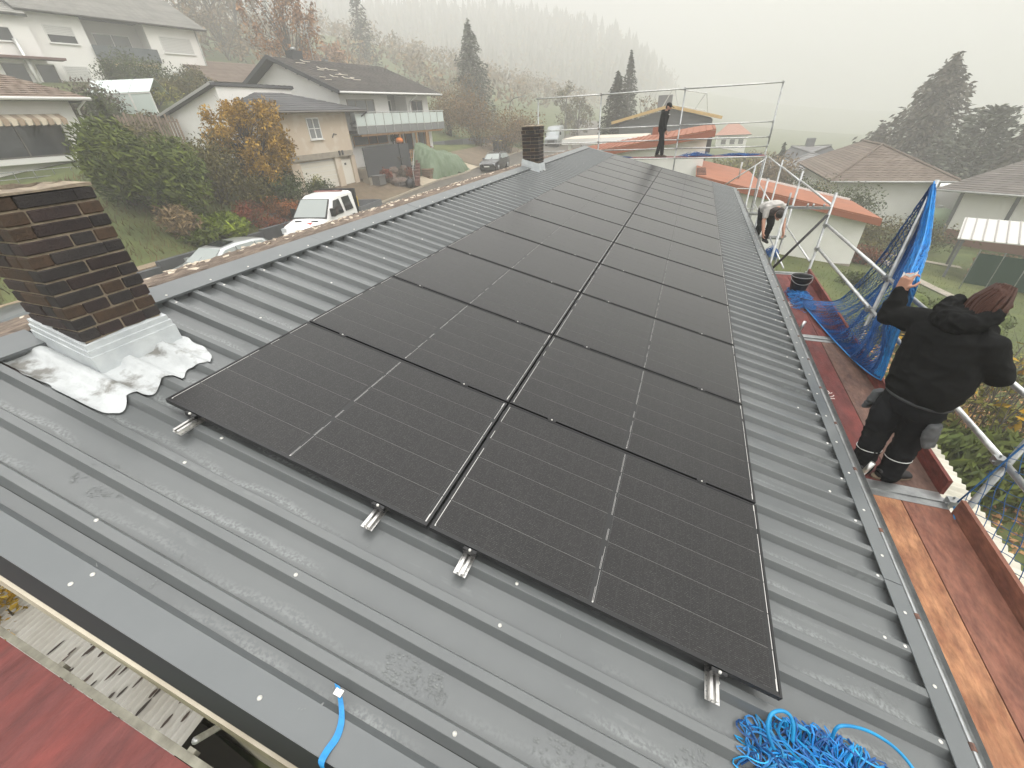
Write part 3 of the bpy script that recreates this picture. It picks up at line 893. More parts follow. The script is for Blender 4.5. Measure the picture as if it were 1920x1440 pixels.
# ================================================================ LOW ROOFS BESIDE THE HOUSE
def corrugated(name, label, x0, x1, y0, y1, z0, z1, pitch, amp, mat, along, step=4):
    """ribs run along x ('x') or along y ('y'); z0 at the first, z1 at the last"""
    t = thing(name, label, 'roof', ((x0 + x1) / 2, (y0 + y1) / 2, min(z0, z1) - 1.5))
    nsh = max(1, int(abs((y1 - y0) if along == 'x' else (x1 - x0)) / .9))
    for k in range(nsh):
        mb = MB()
        if along == 'x':
            ya, yb = y0 + (y1 - y0) * k / nsh, y0 + (y1 - y0) * (k + 1) / nsh + .03
            n = int((yb - ya) / pitch * 6)
            mb.grid(4, n, lambda u, v: V((x0 + (x1 - x0) * u, ya + (yb - ya) * v, z0 + (z1 - z0) * u + amp * math.sin((ya + (yb - ya) * v) / pitch * 6.283) + .003 * (k % 2))))
            mb.grid(4, n, lambda u, v: V((x0 + (x1 - x0) * u, ya + (yb - ya) * v, z0 + (z1 - z0) * u + amp * math.sin((ya + (yb - ya) * v) / pitch * 6.283) + .003 * (k % 2) - .007)))
        else:
            xa, xb = x0 + (x1 - x0) * k / nsh, x0 + (x1 - x0) * (k + 1) / nsh + .03
            n = int((xb - xa) / pitch * 6)
            mb.grid(n, 4, lambda u, v: V((xa + (xb - xa) * u, y0 + (y1 - y0) * v, z0 + (z1 - z0) * v + amp * math.sin((xa + (xb - xa) * u) / pitch * 6.283) + .003 * (k % 2))))
        mb.build('corrugated_sheet', mat, t, True)
    return t
FIB = M('weathered_sheet', (0.60, 0.57, 0.49), .8, c2=(.46, .44, .37), ns=1.2, var=.12, stretch=(.4, 3, 1))
lean_r = corrugated('lean_to_roof', 'pale corrugated lean-to roof below the eave scaffold', 2.35, 5.25, -4.0, 5.95, -2.25, -2.86, .127, .024, FIB, 'x')
mb = MB(); mb.box((2.4, -3.9, -5.6), (4.9, 5.85, -2.95)); mb.build('wall', PLASTER, lean_r)
mb = MB(); mb.add([V((4.55, 3.05, -2.67)), V((4.95, 3.22, -2.755)), V((5.1, 2.95, -2.785)), V((4.85, 2.7, -2.73)), V((4.6, 2.8, -2.68))], [(0, 1, 2, 3, 4)])
FIBG = M('stained_grey_sheet', (0.50, 0.49, 0.46), .7, 0, c2=(.38, .36, .32), ns=1.3, nd=6, mixp=(.4, .7))
lean_l = corrugated('low_corrugated_roof', 'grey stained corrugated roof with dark ovals standing in for holes below the near verge', -5.6, -2.26, -2.6, -.55, -2.62, -2.48, .076, .019, FIBG, 'y')
mb = MB(); mb.box((-5.5, -2.4, -5.6), (-2.9, -.8, -2.7)); mb.build('shed_wall', DARK, lean_l)
mb = MB()
for y in (-1.9, -1.2, -.7): mb.beam((-5.6, y, -2.72), (-.8, y, -2.74), .08, .12)
o = mb.build('rafter', M('brown_timber', (.10, .05, .035), .8, c2=(.05, .03, .02), ns=5), lean_l); o['kind'] = 'stuff'
DHOLE = M('dark_hole_mark', (.035, .02, .015), .5, isl=.5)  # dark flat ovals laid on the sheet stand in for its holes
mb = MB(); r3 = random.Random(8)
for k in range(38):
    x = r3.uniform(-4.2, -2.7) if k < 34 else r3.uniform(-2.6, -2.3)
    y = r3.uniform(-1.25, -.75)
    l, wd = r3.uniform(.035, .085), r3.uniform(.011, .018)
    z = -2.48 + (-.14) * ((-.55 - y) / 2.05) + .022
    n = 7
    mb.add([V((x + wd * math.cos(6.283 * i / n), y + l * math.sin(6.283 * i / n), z + r3.uniform(0, .006))) for i in range(n)], [tuple(range(n))])
o = mb.build('leaf_and_hole_flecks', DHOLE); prop(o, 'dark flat ovals standing in for holes in the grey corrugated low roof', 'leaves', kind='stuff')

# ================================================================ PEOPLE
SKIN = M('skin', (.50, .27, .19), .55, c2=(.44, .22, .15), ns=12)
JACK = M('black_jacket', (.0055, .0057, .0058), .9, c2=(.0085, .0088, .0088), ns=4, bump=.2, bs=160, spec=.12)
TROU = M('black_trousers', (.0085, .009, .0105), .9, c2=(.012, .0125, .014), ns=4, bump=.2, bs=160, spec=.12)
GREYC = M('grey_cordura', (.085, .088, .092), .85, c2=(.06, .063, .066), ns=10)
HAIR = M('red_brown_hair', (.125, .045, .025), .5, c2=(.06, .022, .014), ns=9, stretch=(30, 30, 3), bump=.8, bs=30)
DHAIR = M('dark_hair', (.018, .013, .010), .7)
REFL = M('reflective_strip', (.75, .76, .74), .35, .2)
SOLE = M('tan_sole', (.25, .19, .13), .8)
SHOE = M('black_shoe', (.022, .021, .021), .6)
SUEDE = M('brown_shoe', (.10, .075, .06), .8)
EYE = M('dark_eye', (.01, .008, .007), .2)
WSHIRT = M('light_shirt', (.50, .48, .45), .85, c2=(.40, .38, .36), ns=6, bump=.2, bs=30)
BROWNV = M('dark_vest', (.035, .025, .022), .85)

def fuse(mb, name, mat, par, vox=.012, it=4, fold=0.0, fs=9.0, seed=0.0, smooth=True, squash=None):
    """union of the pieces of mb as one continuous, smoothed skin"""
    me = mb.mesh('tmp', mat)
    o = bpy.data.objects.new('tmp', me); col.objects.link(o)
    md = o.modifiers.new('r', 'REMESH'); md.mode = 'VOXEL'; md.voxel_size = vox
    if it:
        s_ = o.modifiers.new('s', 'SMOOTH'); s_.iterations = it; s_.factor = .5
    dg = bpy.context.evaluated_depsgraph_get()
    ev = o.evaluated_get(dg)
    nm = bpy.data.meshes.new_from_object(ev)
    bpy.data.objects.remove(o)
    if fold:
        nm.update()
        for v in nm.vertices:
            p = v.co; n = v.normal
            q = V((p.x * fs + seed, p.y * fs, p.z * fs * 1.5))
            a = noise.noise(q); b = noise.noise(q * 2.3 + V((5, 1, 2)))
            d = (1 - abs(a) * 2.4) * fold + b * fold * .45 - fold * .4
            v.co = p + n * d
    nm.materials.clear(); nm.materials.append(mat)
    if smooth: nm.polygons.foreach_set('use_smooth', [True] * len(nm.polygons))
    o = bpy.data.objects.new(name, nm); col.objects.link(o)
    nm.name = name
    if par is not None: rel(o, par)
    return o
def limb(mb, pts, rs, n=12, sub=4):
    P_ = []; R2 = []
    for i in range(len(pts) - 1):
        for k in range(sub):
            t = k / sub
            P_.append(V(pts[i]).lerp(V(pts[i + 1]), t)); R2.append(rs[i] * (1 - t) + rs[i + 1] * t)
    P_.append(V(pts[-1])); R2.append(rs[-1])
    mb.path(P_, 1, n, rs=R2)
    for p, r in ((pts[0], rs[0]), (pts[-1], rs[-1])): mb.ball(p, r * .98, r * .98, r * .98, 10, 6)
    for p, r in zip(pts[1:-1], rs[1:-1]): mb.ball(p, r, r, r, 10, 6)
def loft(mb, rings, n=20):
    """rings: (centre, side axis, front axis, half width, half depth)"""
    vs = []
    for (c, sx, fx, a, b) in rings:
        c = V(c)
        for j in range(n):
            t = 6.283185 * j / n
            ct, st = math.cos(t), math.sin(t)
            e = .85
            vs.append(c + V(sx) * (a * math.copysign(abs(ct) ** e, ct)) + V(fx) * (b * math.copysign(abs(st) ** e, st)))
    k = len(rings)
    fs = [(i * n + j, i * n + (j + 1) % n, (i + 1) * n + (j + 1) % n, (i + 1) * n + j) for i in range(k - 1) for j in range(n)]
    fs.append(tuple(range(n - 1, -1, -1))); fs.append(tuple((k - 1) * n + j for j in range(n)))
    mb.add(vs, fs)
def hand(mb, wrist, fwd, palm, side, curl=1.0, s=1.0):
    """wrist point, direction to the knuckles, palm normal (where fingers close), thumb side"""
    w_ = V(wrist); f = V(fwd).normalized(); p = V(palm).normalized(); t = V(side).normalized()
    mb.obox(w_ + f * .045 * s, f * .048 * s, t * .040 * s, p * .014 * s)
    for i, L in enumerate((.078, .086, .080, .062)):
        b = w_ + f * .088 * s + t * (.030 - .020 * i) * s
        pts = [b]; a = .35 * curl
        d = f
        for seg in (.42, .33, .25):
            d2 = (f * math.cos(a) + p * math.sin(a)).normalized()
            pts.append(pts[-1] + d2 * L * seg * s); a += .75 * curl
        limb(mb, pts, [.0098 * s, .0094 * s, .0086 * s, .0076 * s], 8, 2)
    b = w_ + f * .03 * s + t * .036 * s
    limb(mb, [b, b + (t * .8 + f * .5 + p * .3).normalized() * .04 * s, b + (t * .8 + f * .5 + p * .3).normalized() * .04 * s + (f + p * .8).normalized() * .035 * s], [.014 * s, .011 * s, .009 * s], 8, 2)
def head(mb, c, f, up, s=1.0):
    c = V(c); f = V(f).normalized(); u = V(up).normalized(); r = f.cross(u).normalized(); u = r.cross(f)
    def fn(p): return r * p.x + f * p.y + u * p.z
    mb.ball(c, .076 * s, .097 * s, .112 * s, 14, 10, fn)
    mb.ball(c + f * .03 * s - u * .055 * s, .055 * s, .066 * s, .062 * s, 12, 8, fn)      # jaw
    mb.ball(c + f * .090 * s - u * .082 * s, .022 * s, .018 * s, .018 * s, 8, 6, fn)      # chin
    limb(mb, [c + f * .094 * s + u * .010 * s, c + f * .117 * s - u * .026 * s], [.010 * s, .016 * s], 8, 2)   # nose
    mb.ball(c + f * .095 * s - u * .055 * s, .024 * s, .010 * s, .009 * s, 8, 5, fn)      # lips
    mb.ball(c + f * .085 * s + u * .03 * s, .06 * s, .016 * s, .010 * s, 8, 5, fn)        # brow
    for sg in (-1, 1): mb.ball(c + r * sg * .078 * s - f * .004 * s - u * .008 * s, .012 * s, .022 * s, .034 * s, 8, 6, fn)
def eyes(par, c, f, up, s=1.0):
    c = V(c); f = V(f).normalized(); u = V(up).normalized(); r = f.cross(u).normalized()
    for sg in (-1, 1):
        mb = MB(); mb.ball(c + r * sg * .031 * s + f * .087 * s + u * .004 * s, .012 * s, .012 * s, .009 * s, 8, 6); mb.build('eye', EYE, par, True)

# ---- the worker pulling up the net on the eave scaffold, seen from behind
P1 = thing('person', 'worker in black hooded jacket and black work trousers holding up the blue net', 'person', (3.02, 2.62, ZD))
side = V((.575, -.818, 0)); frt = V((.818, .575, 0)); up = V((0, 0, 1))
hipc = V((3.035, 2.70, -.36)); chest = V((3.06, 2.775, .10)); neckb = V((3.13, 2.82, .315)); hd = V((3.205, 2.845, .452))
hf = (frt * .9 - side * .35 - up * .45)
mb = MB()
head(mb, hd, hf, up * .9 + frt * .45)
limb(mb, [hipc, chest, neckb, hd - up * .06], [.12, .13, .062, .055])
lh = V((2.790, 3.185, .445))
el = V((2.775, 3.12, .165)); sh = V((2.925, 2.965, .205))
limb(mb, [chest, sh, el, V((2.795, 3.18, .375))], [.1, .06, .045, .032])
hand(mb, (2.793, 3.182, .385), (.02, .05, 1), frt + side * .3, side * 1.0, 1.25, 1.05)
shR = V((3.195, 2.60, .19)); elR = V((3.36, 2.60, -.04)); wrR = V((3.46, 2.82, -.08))
limb(mb, [chest, shR, elR, wrR], [.1, .06, .045, .032])
hand(mb, wrR, frt, -up, -side, 1.2)
limb(mb, [hipc, hipc - side * .1 - up * .02, V((2.90, 2.70, -.72)), V((2.895, 2.655, -1.10))], [.12, .085, .05, .04])
limb(mb, [hipc, hipc + side * .1 - up * .02, V((3.10, 2.64, -.74)), V((3.085, 2.60, -1.10))], [.12, .085, .05, .04])
fuse(mb, 'body', SKIN, P1, .0062, 2)
mb = MB()     # jacket
loft(mb, [(hipc + up * .00, side, frt, .225, .150), (hipc + up * .06, side, frt, .250, .178), (hipc + up * .20 + frt * .01, side, frt, .270, .19), (chest + up * .02, side, frt, .275, .185),
          (chest + up * .12, side, frt, .255, .17), (neckb - up * .03 - frt * .02, side, frt, .19, .14), (neckb + up * .03, side, frt, .11, .11)], 24)
limb(mb, [chest - side * .15 + up * .06, sh, el, V((2.785, 3.162, .318)), V((2.79, 3.18, .36))], [.13, .108, .088, .068, .058], 14)
limb(mb, [chest + side * .16 + up * .04, shR, elR, wrR], [.14, .115, .085, .055], 14)
o = fuse(mb, 'jacket', JACK, P1, .0115, 6, .010, 7.0, 3.0)
mb = MB()     # hood, lying on the shoulders as a thick roll
hb = neckb + up * .035 - frt * .05
hp = [hb + (side * math.cos(a) * .135 - frt * math.sin(a) * .115) + up * (.035 - .085 * math.sin(a)) for a in [math.pi * (-.12 + k * .124) for k in range(11)]]
limb(mb, hp, [.045, .058, .068, .076, .083, .085, .083, .076, .068, .058, .045], 12, 3)
loft(mb, [(hb - up * .02, side, frt, .14, .12), (hb + up * .05 + frt * .03, side, frt, .12, .105)], 16)
fuse(mb, 'hood', JACK, P1, .011, 4, .013, 13, 1.0)
mb = MB()     # trousers
loft(mb, [(hipc + up * .07, side, frt, .20, .15), (hipc - up * .03, side, frt, .215, .17), (hipc - up * .12, side, frt, .20, .165)], 20)
limb(mb, [hipc - side * .1 - up * .06, V((2.90, 2.715, -.58)), V((2.90, 2.70, -.74)), V((2.895, 2.65, -1.06)), V((2.895, 2.64, -1.12))], [.125, .108, .096, .083, .088], 14)
limb(mb, [hipc + side * .1 - up * .06, V((3.10, 2.64, -.58)), V((3.11, 2.635, -.76)), V((3.088, 2.60, -1.06)), V((3.085, 2.59, -1.12))], [.13, .112, .098, .085, .09], 14)
fuse(mb, 'trousers', TROU, P1, .0115, 3, .010, 10, 7.0)
mb = MB(); pts = [hipc + up * .015 + side * math.cos(t) * .228 + frt * math.sin(t) * .168 for t in [6.283 * k / 28 for k in range(28)]]
mb.path(pts, .012, 6, closed=True); mb.build('belt', M('dull_belt', (.035, .036, .038), .8), P1, True)
for (c_, d_) in ((hipc - side * .245 - up * .17 - frt * .05, -1), (hipc + side * .235 - up * .20 - frt * .06, 1)):
    mb = MB(); loft(mb, [(c_ + up * .10, side, frt, .030, .06), (c_, side, frt, .045, .075), (c_ - up * .10 + side * d_ * .03, side, frt, .028, .062)], 12)
    fuse(mb, 'holster_pocket', GREYC, P1, .010, 2, .006, 14)
for (c_, rr_) in ((V((2.896, 2.672, -.92)), .0905), (V((3.097, 2.612, -.93)), .0925)):
    mb = MB(); n = 20
    pts = [c_ + side * math.cos(t) * rr_ + frt * math.sin(t) * rr_ + up * (.01 * math.cos(t)) for t in [6.283 * k / n for k in range(n)]]
    mb.path(pts, .0038, 5, closed=True); mb.build('reflective_stripe', REFL, P1, True)
for (c_, d2) in ((V((2.895, 2.64, ZD)), (frt * .9 - side * .45).normalized()), (V((3.083, 2.595, ZD)), (frt * .95 + side * .3).normalized())):
    mb = MB(); sd = d2.cross(up)
    loft(mb, [(c_ - d2 * .085 + up * .05, sd, up, .036, .046), (c_ - d2 * .03 + up * .06, sd, up, .044, .056), (c_ + d2 * .06 + up * .055, sd, up, .046, .05), (c_ + d2 * .14 + up * .040, sd, up, .050, .036), (c_ + d2 * .20 + up * .032, sd, up, .038, .026)], 14)
    sh_ = fuse(mb, 'shoe', SHOE, P1, .009, 2)
    mb = MB(); loft(mb, [(c_ - d2 * .02 + up * .002, sd, d2, .040, .10), (c_ - d2 * .02 + up * .022, sd, d2, .044, .104)], 16); loft(mb, [(c_ + d2 * .11 + up * .002, sd, d2, .045, .10), (c_ + d2 * .11 + up * .02, sd, d2, .05, .104)], 16)
    mb.build('sole', SOLE, sh_)
mb = MB()     # hair: full back of the head and a bob at the neck
def fnh(p): return side * p.x + V(hf).normalized() * p.y + (V(hf).normalized().cross(-side)).normalized() * p.z
uph = V(hf).normalized().cross(-side).normalized()
if uph.z < 0: uph = -uph
hfn = V(hf).normalized()
def fnh(p): return side * p.x + hfn * p.y + uph * p.z
mb.ball(hd + uph * .012 - hfn * .014, .094, .108, .118, 16, 12, fnh)
mb.ball(hd - uph * .075 - hfn * .058, .094, .070, .115, 12, 8, fnh)
limb(mb, [hd + side * .07 - uph * .0, hd + side * .085 - uph * .10 - hfn * .01, hd + side * .07 - uph * .17], [.05, .045, .022], 10)
limb(mb, [hd - side * .07 - uph * .0, hd - side * .082 - uph * .09 - hfn * .02], [.05, .03], 10)
fuse(mb, 'hair', HAIR, P1, .0085, 3, .007, 26)
mb = MB(); rh_ = random.Random(9)
for k in range(150):
    a = rh_.uniform(-1.25, 1.25); b0 = rh_.uniform(-.2, 1.2)
    def hp2(t, j=0):
        ang = a + .12 * math.sin(t * 5 + k)
        rr_ = .108 + .012 * math.sin(k) + .012 * t
        lat = side * math.sin(ang) * rr_ - hfn * math.cos(ang) * (rr_ * 1.02)
        return hd + lat * (.55 + .45 * min(1, t * 2.2)) + uph * (.115 - .30 * t) - hfn * .012
    mb.path([hp2(t_ / 7 * rh_.uniform(.85, 1.0)) for t_ in range(8)], 1, 4, cap=False, rs=[.004, .007, .008, .008, .0075, .007, .005, .002])
mb.build('hair_lock', HAIR, P1, True)['kind'] = 'stuff'
eyes(P1, hd, hf, up * .9 + frt * .45)

# ---- the man walking on the far platform
def walker(name_label, base, yaw, k=1.0):
    P = thing('person', name_label, 'person', base)
    b = V(base); f = V((math.cos(yaw), math.sin(yaw), 0)); s = f.cross(up); u = up
    hip = b + u * .93; ch = b + u * 1.30 + f * .035; nk = b + u * 1.48 + f * .07; hd = b + u * 1.60 + f * .13
    mb = MB(); head(mb, hd, f * .9 - u * .45, u + f * .4)
    limb(mb, [hip, ch, nk, hd - u * .06], [.11, .12, .055, .05])
    for sg in (-1, 1):
        sh = ch + s * sg * .19 + u * .10
        e_ = sh - u * .29 + s * sg * .03 + f * (-.02 if sg < 0 else .05); wr = e_ - u * .24 + f * (.10 if sg > 0 else .07)
        limb(mb, [ch + u * .08, sh, e_, wr], [.08, .05, .04, .03]); hand(mb, wr, -u + f * .3, -s * sg, f, .8)
    legs = []
    for sg, kf, ff in ((-1, .05, -.10), (1, .06, .12)):
        hj = hip + s * sg * .09; kn = b + u * .49 + f * (ff * .45 + .03) + s * sg * .09; an = b + u * .09 + f * ff + s * sg * .085
        limb(mb, [hip, hj, kn, an], [.11, .08, .05, .04]); legs.append((hj, kn, an))
    fuse(mb, 'body', SKIN, P, .012, 1)
    mb = MB()
    loft(mb, [(hip - u * .06, s, f, .185, .135), (hip + u * .12, s, f, .19, .14), (ch, s, f, .215, .15), (ch + u * .11, s, f, .20, .135), (nk, s, f, .085, .085)], 18)
    for sg in (-1, 1):
        sh = ch + s * sg * .19 + u * .09
        e_ = sh - u * .29 + s * sg * .03 + f * (-.02 if sg < 0 else .05); wr = e_ - u * .22 + f * (.09 if sg > 0 else .06)
        limb(mb, [ch + s * sg * .1 + u * .06, sh, e_, wr], [.1, .085, .07, .05], 10)
    limb(mb, [nk - f * .10 + s * .08, nk - f * .13 - u * .02, nk - f * .10 - s * .08], [.05, .06, .05], 10)
    j = fuse(mb, 'jacket', JACK, P, .02, 2, .008, 12)
    mb = MB()
    for a in (-1, 1):
        mb.obox(ch + u * .065 + f * .153 + s * .07 * a, s * .045, u * .012, f * .006)
    mb.build('reflective_stripe', REFL, j)
    mb = MB()
    loft(mb, [(hip + u * .03, s, f, .165, .125), (hip - u * .10, s, f, .17, .135)], 16)
    for (hj, kn, an) in legs: limb(mb, [hj - u * .02, kn, an + u * .02], [.105, .078, .066], 12)
    fuse(mb, 'trousers', TROU, P, .018, 2, .006, 12)
    mb = MB(); mb.obox(hip - u * .02 + s * .155 + f * .02, f * .03, u * .035, s * .008); mb.build('pocket_tag', REFL, P)
    for (hj, kn, an) in legs:
        mb = MB(); c_ = V((an.x, an.y, b.z))
        loft(mb, [(c_ - f * .07 + u * .045, s, u, .036, .045), (c_ + f * .05 + u * .05, s, u, .043, .048), (c_ + f * .14 + u * .035, s, u, .045, .032), (c_ + f * .19 + u * .03, s, u, .03, .024)], 12)
        fuse(mb, 'shoe', SUEDE, P, .012, 1)
    mb = MB(); u2 = (u + f * .4).normalized(); f2 = (f * .9 - u * .45).normalized()
    def fn(p): return s * p.x + f2 * p.y + u2 * p.z
    mb.ball(hd + u2 * .045, .088, .108, .082, 14, 8, fn)
    mb.obox(hd + f2 * .135 + u2 * .05, f2 * .055, s * .065, u2 * .006)
    fuse(mb, 'cap', JACK, P, .01, 1)
    mb = MB(); mb.ball(hd + f2 * .055 - u2 * .085, .056, .05, .042, 10, 7, fn); mb.ball(hd - f2 * .05 - u2 * .03, .075, .06, .07, 10, 7, fn)
    fuse(mb, 'beard', DHAIR, P, .010, 1)
    eyes(P, hd, f2, u2)
walker('man in black jacket and cap walking on the far scaffold platform', (-.27, GY - .40, .222), math.radians(-8))

# ---- the stooping man half hidden by the eave
P3 = thing('person', 'stooping worker in a light shirt bent over beside the eave', 'person', (2.84, 10.9, ZD))
b = V((2.86, 11.0, ZD)); f = V((.30, -.95, 0)).normalized(); s = f.cross(up); u = up
hip = b + u * .78 + f * -.05; ch = hip + f * .34 + u * .10; hd3 = ch + f * .27 - u * .12
mb = MB(); head(mb, hd3, f * .5 - u, f + u * .3); limb(mb, [hip, ch, hd3], [.11, .12, .06])
hh = {}
for sg in (-1, 1):
    sh = ch + s * sg * .18 + f * .06; e_ = sh - u * .27 + s * sg * .05 + f * .06; wr = e_ - u * .24 + f * .12
    limb(mb, [ch, sh, e_, wr], [.08, .05, .042, .032]); hand(mb, wr, -u + f * .4, -s * sg, f, .9); hh[sg] = (sh, e_, wr)
    limb(mb, [hip, hip + s * sg * .1, b + s * sg * .12 + u * .46 + f * .08, b + s * sg * .12 + u * .08], [.11, .08, .05, .04])
fuse(mb, 'body', SKIN, P3, .012, 1)
mb = MB(); loft(mb, [(hip - f * .08, s, u, .18, .15), (hip + f * .1 + u * .04, s, u, .20, .16), (ch, s, u, .21, .15), (ch + f * .14, s, u, .15, .10)], 16)
for sg in (-1, 1): limb(mb, [ch + s * sg * .1, hh[sg][0], hh[sg][0].lerp(hh[sg][1], .7)], [.1, .08, .065], 10)
fuse(mb, 'shirt', WSHIRT, P3, .018, 2, .009, 12)
mb = MB(); loft(mb, [(ch + f * .0 - u * .10, s, u, .20, .10), (ch + f * .12 - u * .07, s, u, .185, .10), (hd3 + u * .05 - f * .03, s, u, .10, .08)], 14); fuse(mb, 'vest', BROWNV, P3, .02, 2, .01, 12)
mb = MB(); mb.ball(hd3 + (f - u * .1).normalized() * .03 + u * .02, .088, .10, .095, 12, 8); fuse(mb, 'hair', DHAIR, P3, .012, 1)
mb = MB(); loft(mb, [(hip + u * .05, s, f, .17, .14), (hip - u * .10, s, f, .17, .14)], 14)
for sg in (-1, 1): limb(mb, [hip + s * sg * .09, b + s * sg * .12 + u * .46 + f * .08, b + s * sg * .12 + u * .1], [.11, .082, .068], 10)
fuse(mb, 'trousers', TROU, P3, .018, 2, .008, 12)
for sg in (-1, 1):
    mb = MB(); c_ = b + s * sg * .12; loft(mb, [(c_ - f * .07 + u * .045, s, u, .036, .045), (c_ + f * .05 + u * .05, s, u, .043, .048), (c_ + f * .18 + u * .03, s, u, .03, .026)], 12); fuse(mb, 'shoe', SHOE, P3, .014, 1)
eyes(P3, hd3, f * .5 - u, f + u * .3)

# ================================================================ NETS, BUCKET, STRAP
NETB = M('blue_net', (.010, .115, .37), .55, c2=(.008, .06, .20), ns=5, isl=.3)
NETL = M('bright_blue_net', (.014, .25, .60), .5, c2=(.012, .16, .46), ns=6, isl=.35)
NETR = M('turquoise_rope', (.012, .29, .56), .5, c2=(.010, .18, .42), ns=8, isl=.35)
def lerp_path(pts, t):
    n = len(pts) - 1; x = min(max(t, 0), .99999) * n; i = int(x); k = x - i
    p0, p1, p2, p3 = pts[max(0, i - 1)], pts[i], pts[i + 1], pts[min(n, i + 2)]
    return .5 * ((2 * p1) + (p2 - p0) * k + (2 * p0 - 5 * p1 + 4 * p2 - p3) * k * k + (3 * p1 - p0 - 3 * p2 + p3) * k ** 3)
n1 = thing('safety_net', 'large blue safety net hanging from the post and gathered by the worker', 'net', (3.45, 5.5, ZD))
apex = V((3.60, 5.5, .915))
Lc = [apex, aty(1700, 425, 5.75), aty(1645, 505, 6.1), aty(1575, 562, 6.5), atz(1512, 562, ZD + .12), atz(1490, 552, ZD + .05)]
Mc = [apex, aty(1722, 440, 5.35), aty(1680, 530, 5.45), aty(1640, 600, 5.4), aty(1610, 645, 5.1), atz(1580, 655, ZD + .06)]
Rc = [apex, aty(1735, 440, 4.75), V((2.84, 3.26, .47)), aty(1690, 590, 3.75), aty(1672, 650, 4.1), atz(1652, 712, ZD + .16)]
rn = random.Random(21)
def surf(s_, t):
    a, m_, c_ = lerp_path(Lc, t), lerp_path(Mc, t), lerp_path(Rc, t)
    p = a * (1 - s_) * (1 - 2 * s_) + m_ * 4 * s_ * (1 - s_) + c_ * s_ * (2 * s_ - 1)
    k = math.sin(t * math.pi) ** .6
    w1 = noise.noise(V((s_ * 9, t * 1.6, 2))) ; w2 = noise.noise(V((s_ * 22, t * 3.1, 7)))
    return p + V((.75, -.5, .1)) * (w1 * .13 + w2 * .06) * k + V((0, 0, 1)) * w2 * .03 * k
def net_surface(fn, ns, nt, r, mat, par, t0=.03, jit=.0):
    mb = MB()
    pts = {}
    for i in range(ns + 1):
        for j in range(nt + 1):
            u = (i + (.5 if j % 2 else 0)) / ns
            u = min(max(u + rn.uniform(-jit, jit), 0), 1)
            pts[i, j] = fn(u, t0 + (1 - t0) * (j / nt))
    for i in range(ns):
        L1 = []; L2 = []
        for j in range(nt + 1):
            pass
    # zig-zag strands: each runs down the net, leaning alternately
    for i in range(ns + 1):
        for dirn in (0, 1):
            run = []
            for j in range(nt + 1):
                k = i if (j % 2 == 0) else (i if dirn else i - 1)
                if (k, j) in pts and k >= 0: run.append(pts[k, j])
                else:
                    if len(run) > 1: mb.path(run, r, 3, cap=False)
                    run = []
            if len(run) > 1: mb.path(run, r, 3, cap=False)
    return mb.build('net_mesh', mat, par)
net_surface(surf, 54, 78, .0042, NETB, n1, jit=.004)
net_surface(lambda a, t: surf(.30 + .66 * a, min(1, t)) + V((.03, .05, -.02)), 30, 66, .0042, NETB, n1, jit=.006)
# the bright gathered edge: many strands bundled between post and hand, then falling behind the arm
def bundle(mat, sa, sb, n, r, off, par, t1=1.0, nm='net_mesh'):
    mb = MB()
    for k in range(n):
        s0 = rn.uniform(sa, sb); ph = rn.uniform(0, 9)
        pts = []
        for j in range(46):
            t = .02 + (t1 - .02) * j / 45
            p = surf(min(max(s0 + .02 * math.sin(t * 9 + ph), 0), 1.0), t)
            pts.append(p + V(off) + V((rn.uniform(-1, 1), rn.uniform(-1, 1), rn.uniform(-1, 1))) * .006)
        mb.path(pts, r, 3, cap=False)
    o = mb.build(nm, mat, par); return o
bundle(NETL, .86, 1.0, 110, .005, (-.01, -.02, 0), n1, .96)
bundle(NETB, .6, .88, 80, .0042, (-.01, -.01, 0), n1, .97)
bundle(NETB, .0, .6, 45, .004, (0, 0, 0), n1, .97)
# border rope
mb = MB(); mb.path([lerp_path(Lc, t / 30) for t in range(31)], .007, 6); mb.build('border_rope', M('dark_rope', (.03, .05, .09), .7), n1, True)
mb = MB(); mb.path([surf(s_ / 24, 1.0) for s_ in range(25)], .008, 6); mb.build('border_rope', NETL, n1, True)
mb = MB(); mb.path([lerp_path(Rc, t / 30) + V((-.01, -.02, 0)) for t in range(31)], .008, 6); mb.build('border_rope', NETL, n1, True)
WL = M('white_label', (.75, .76, .76), .6)
mb = MB(); q = V((2.80, 3.17, .50))
mb.grid(4, 3, lambda a, b_: q + V((-.05 + .10 * a, .01 + .02 * math.sin(a * 7), -.02 + .05 * b_ + .02 * math.sin(a * 5 + b_ * 3))))
mb.build('white_tag', WL, n1)

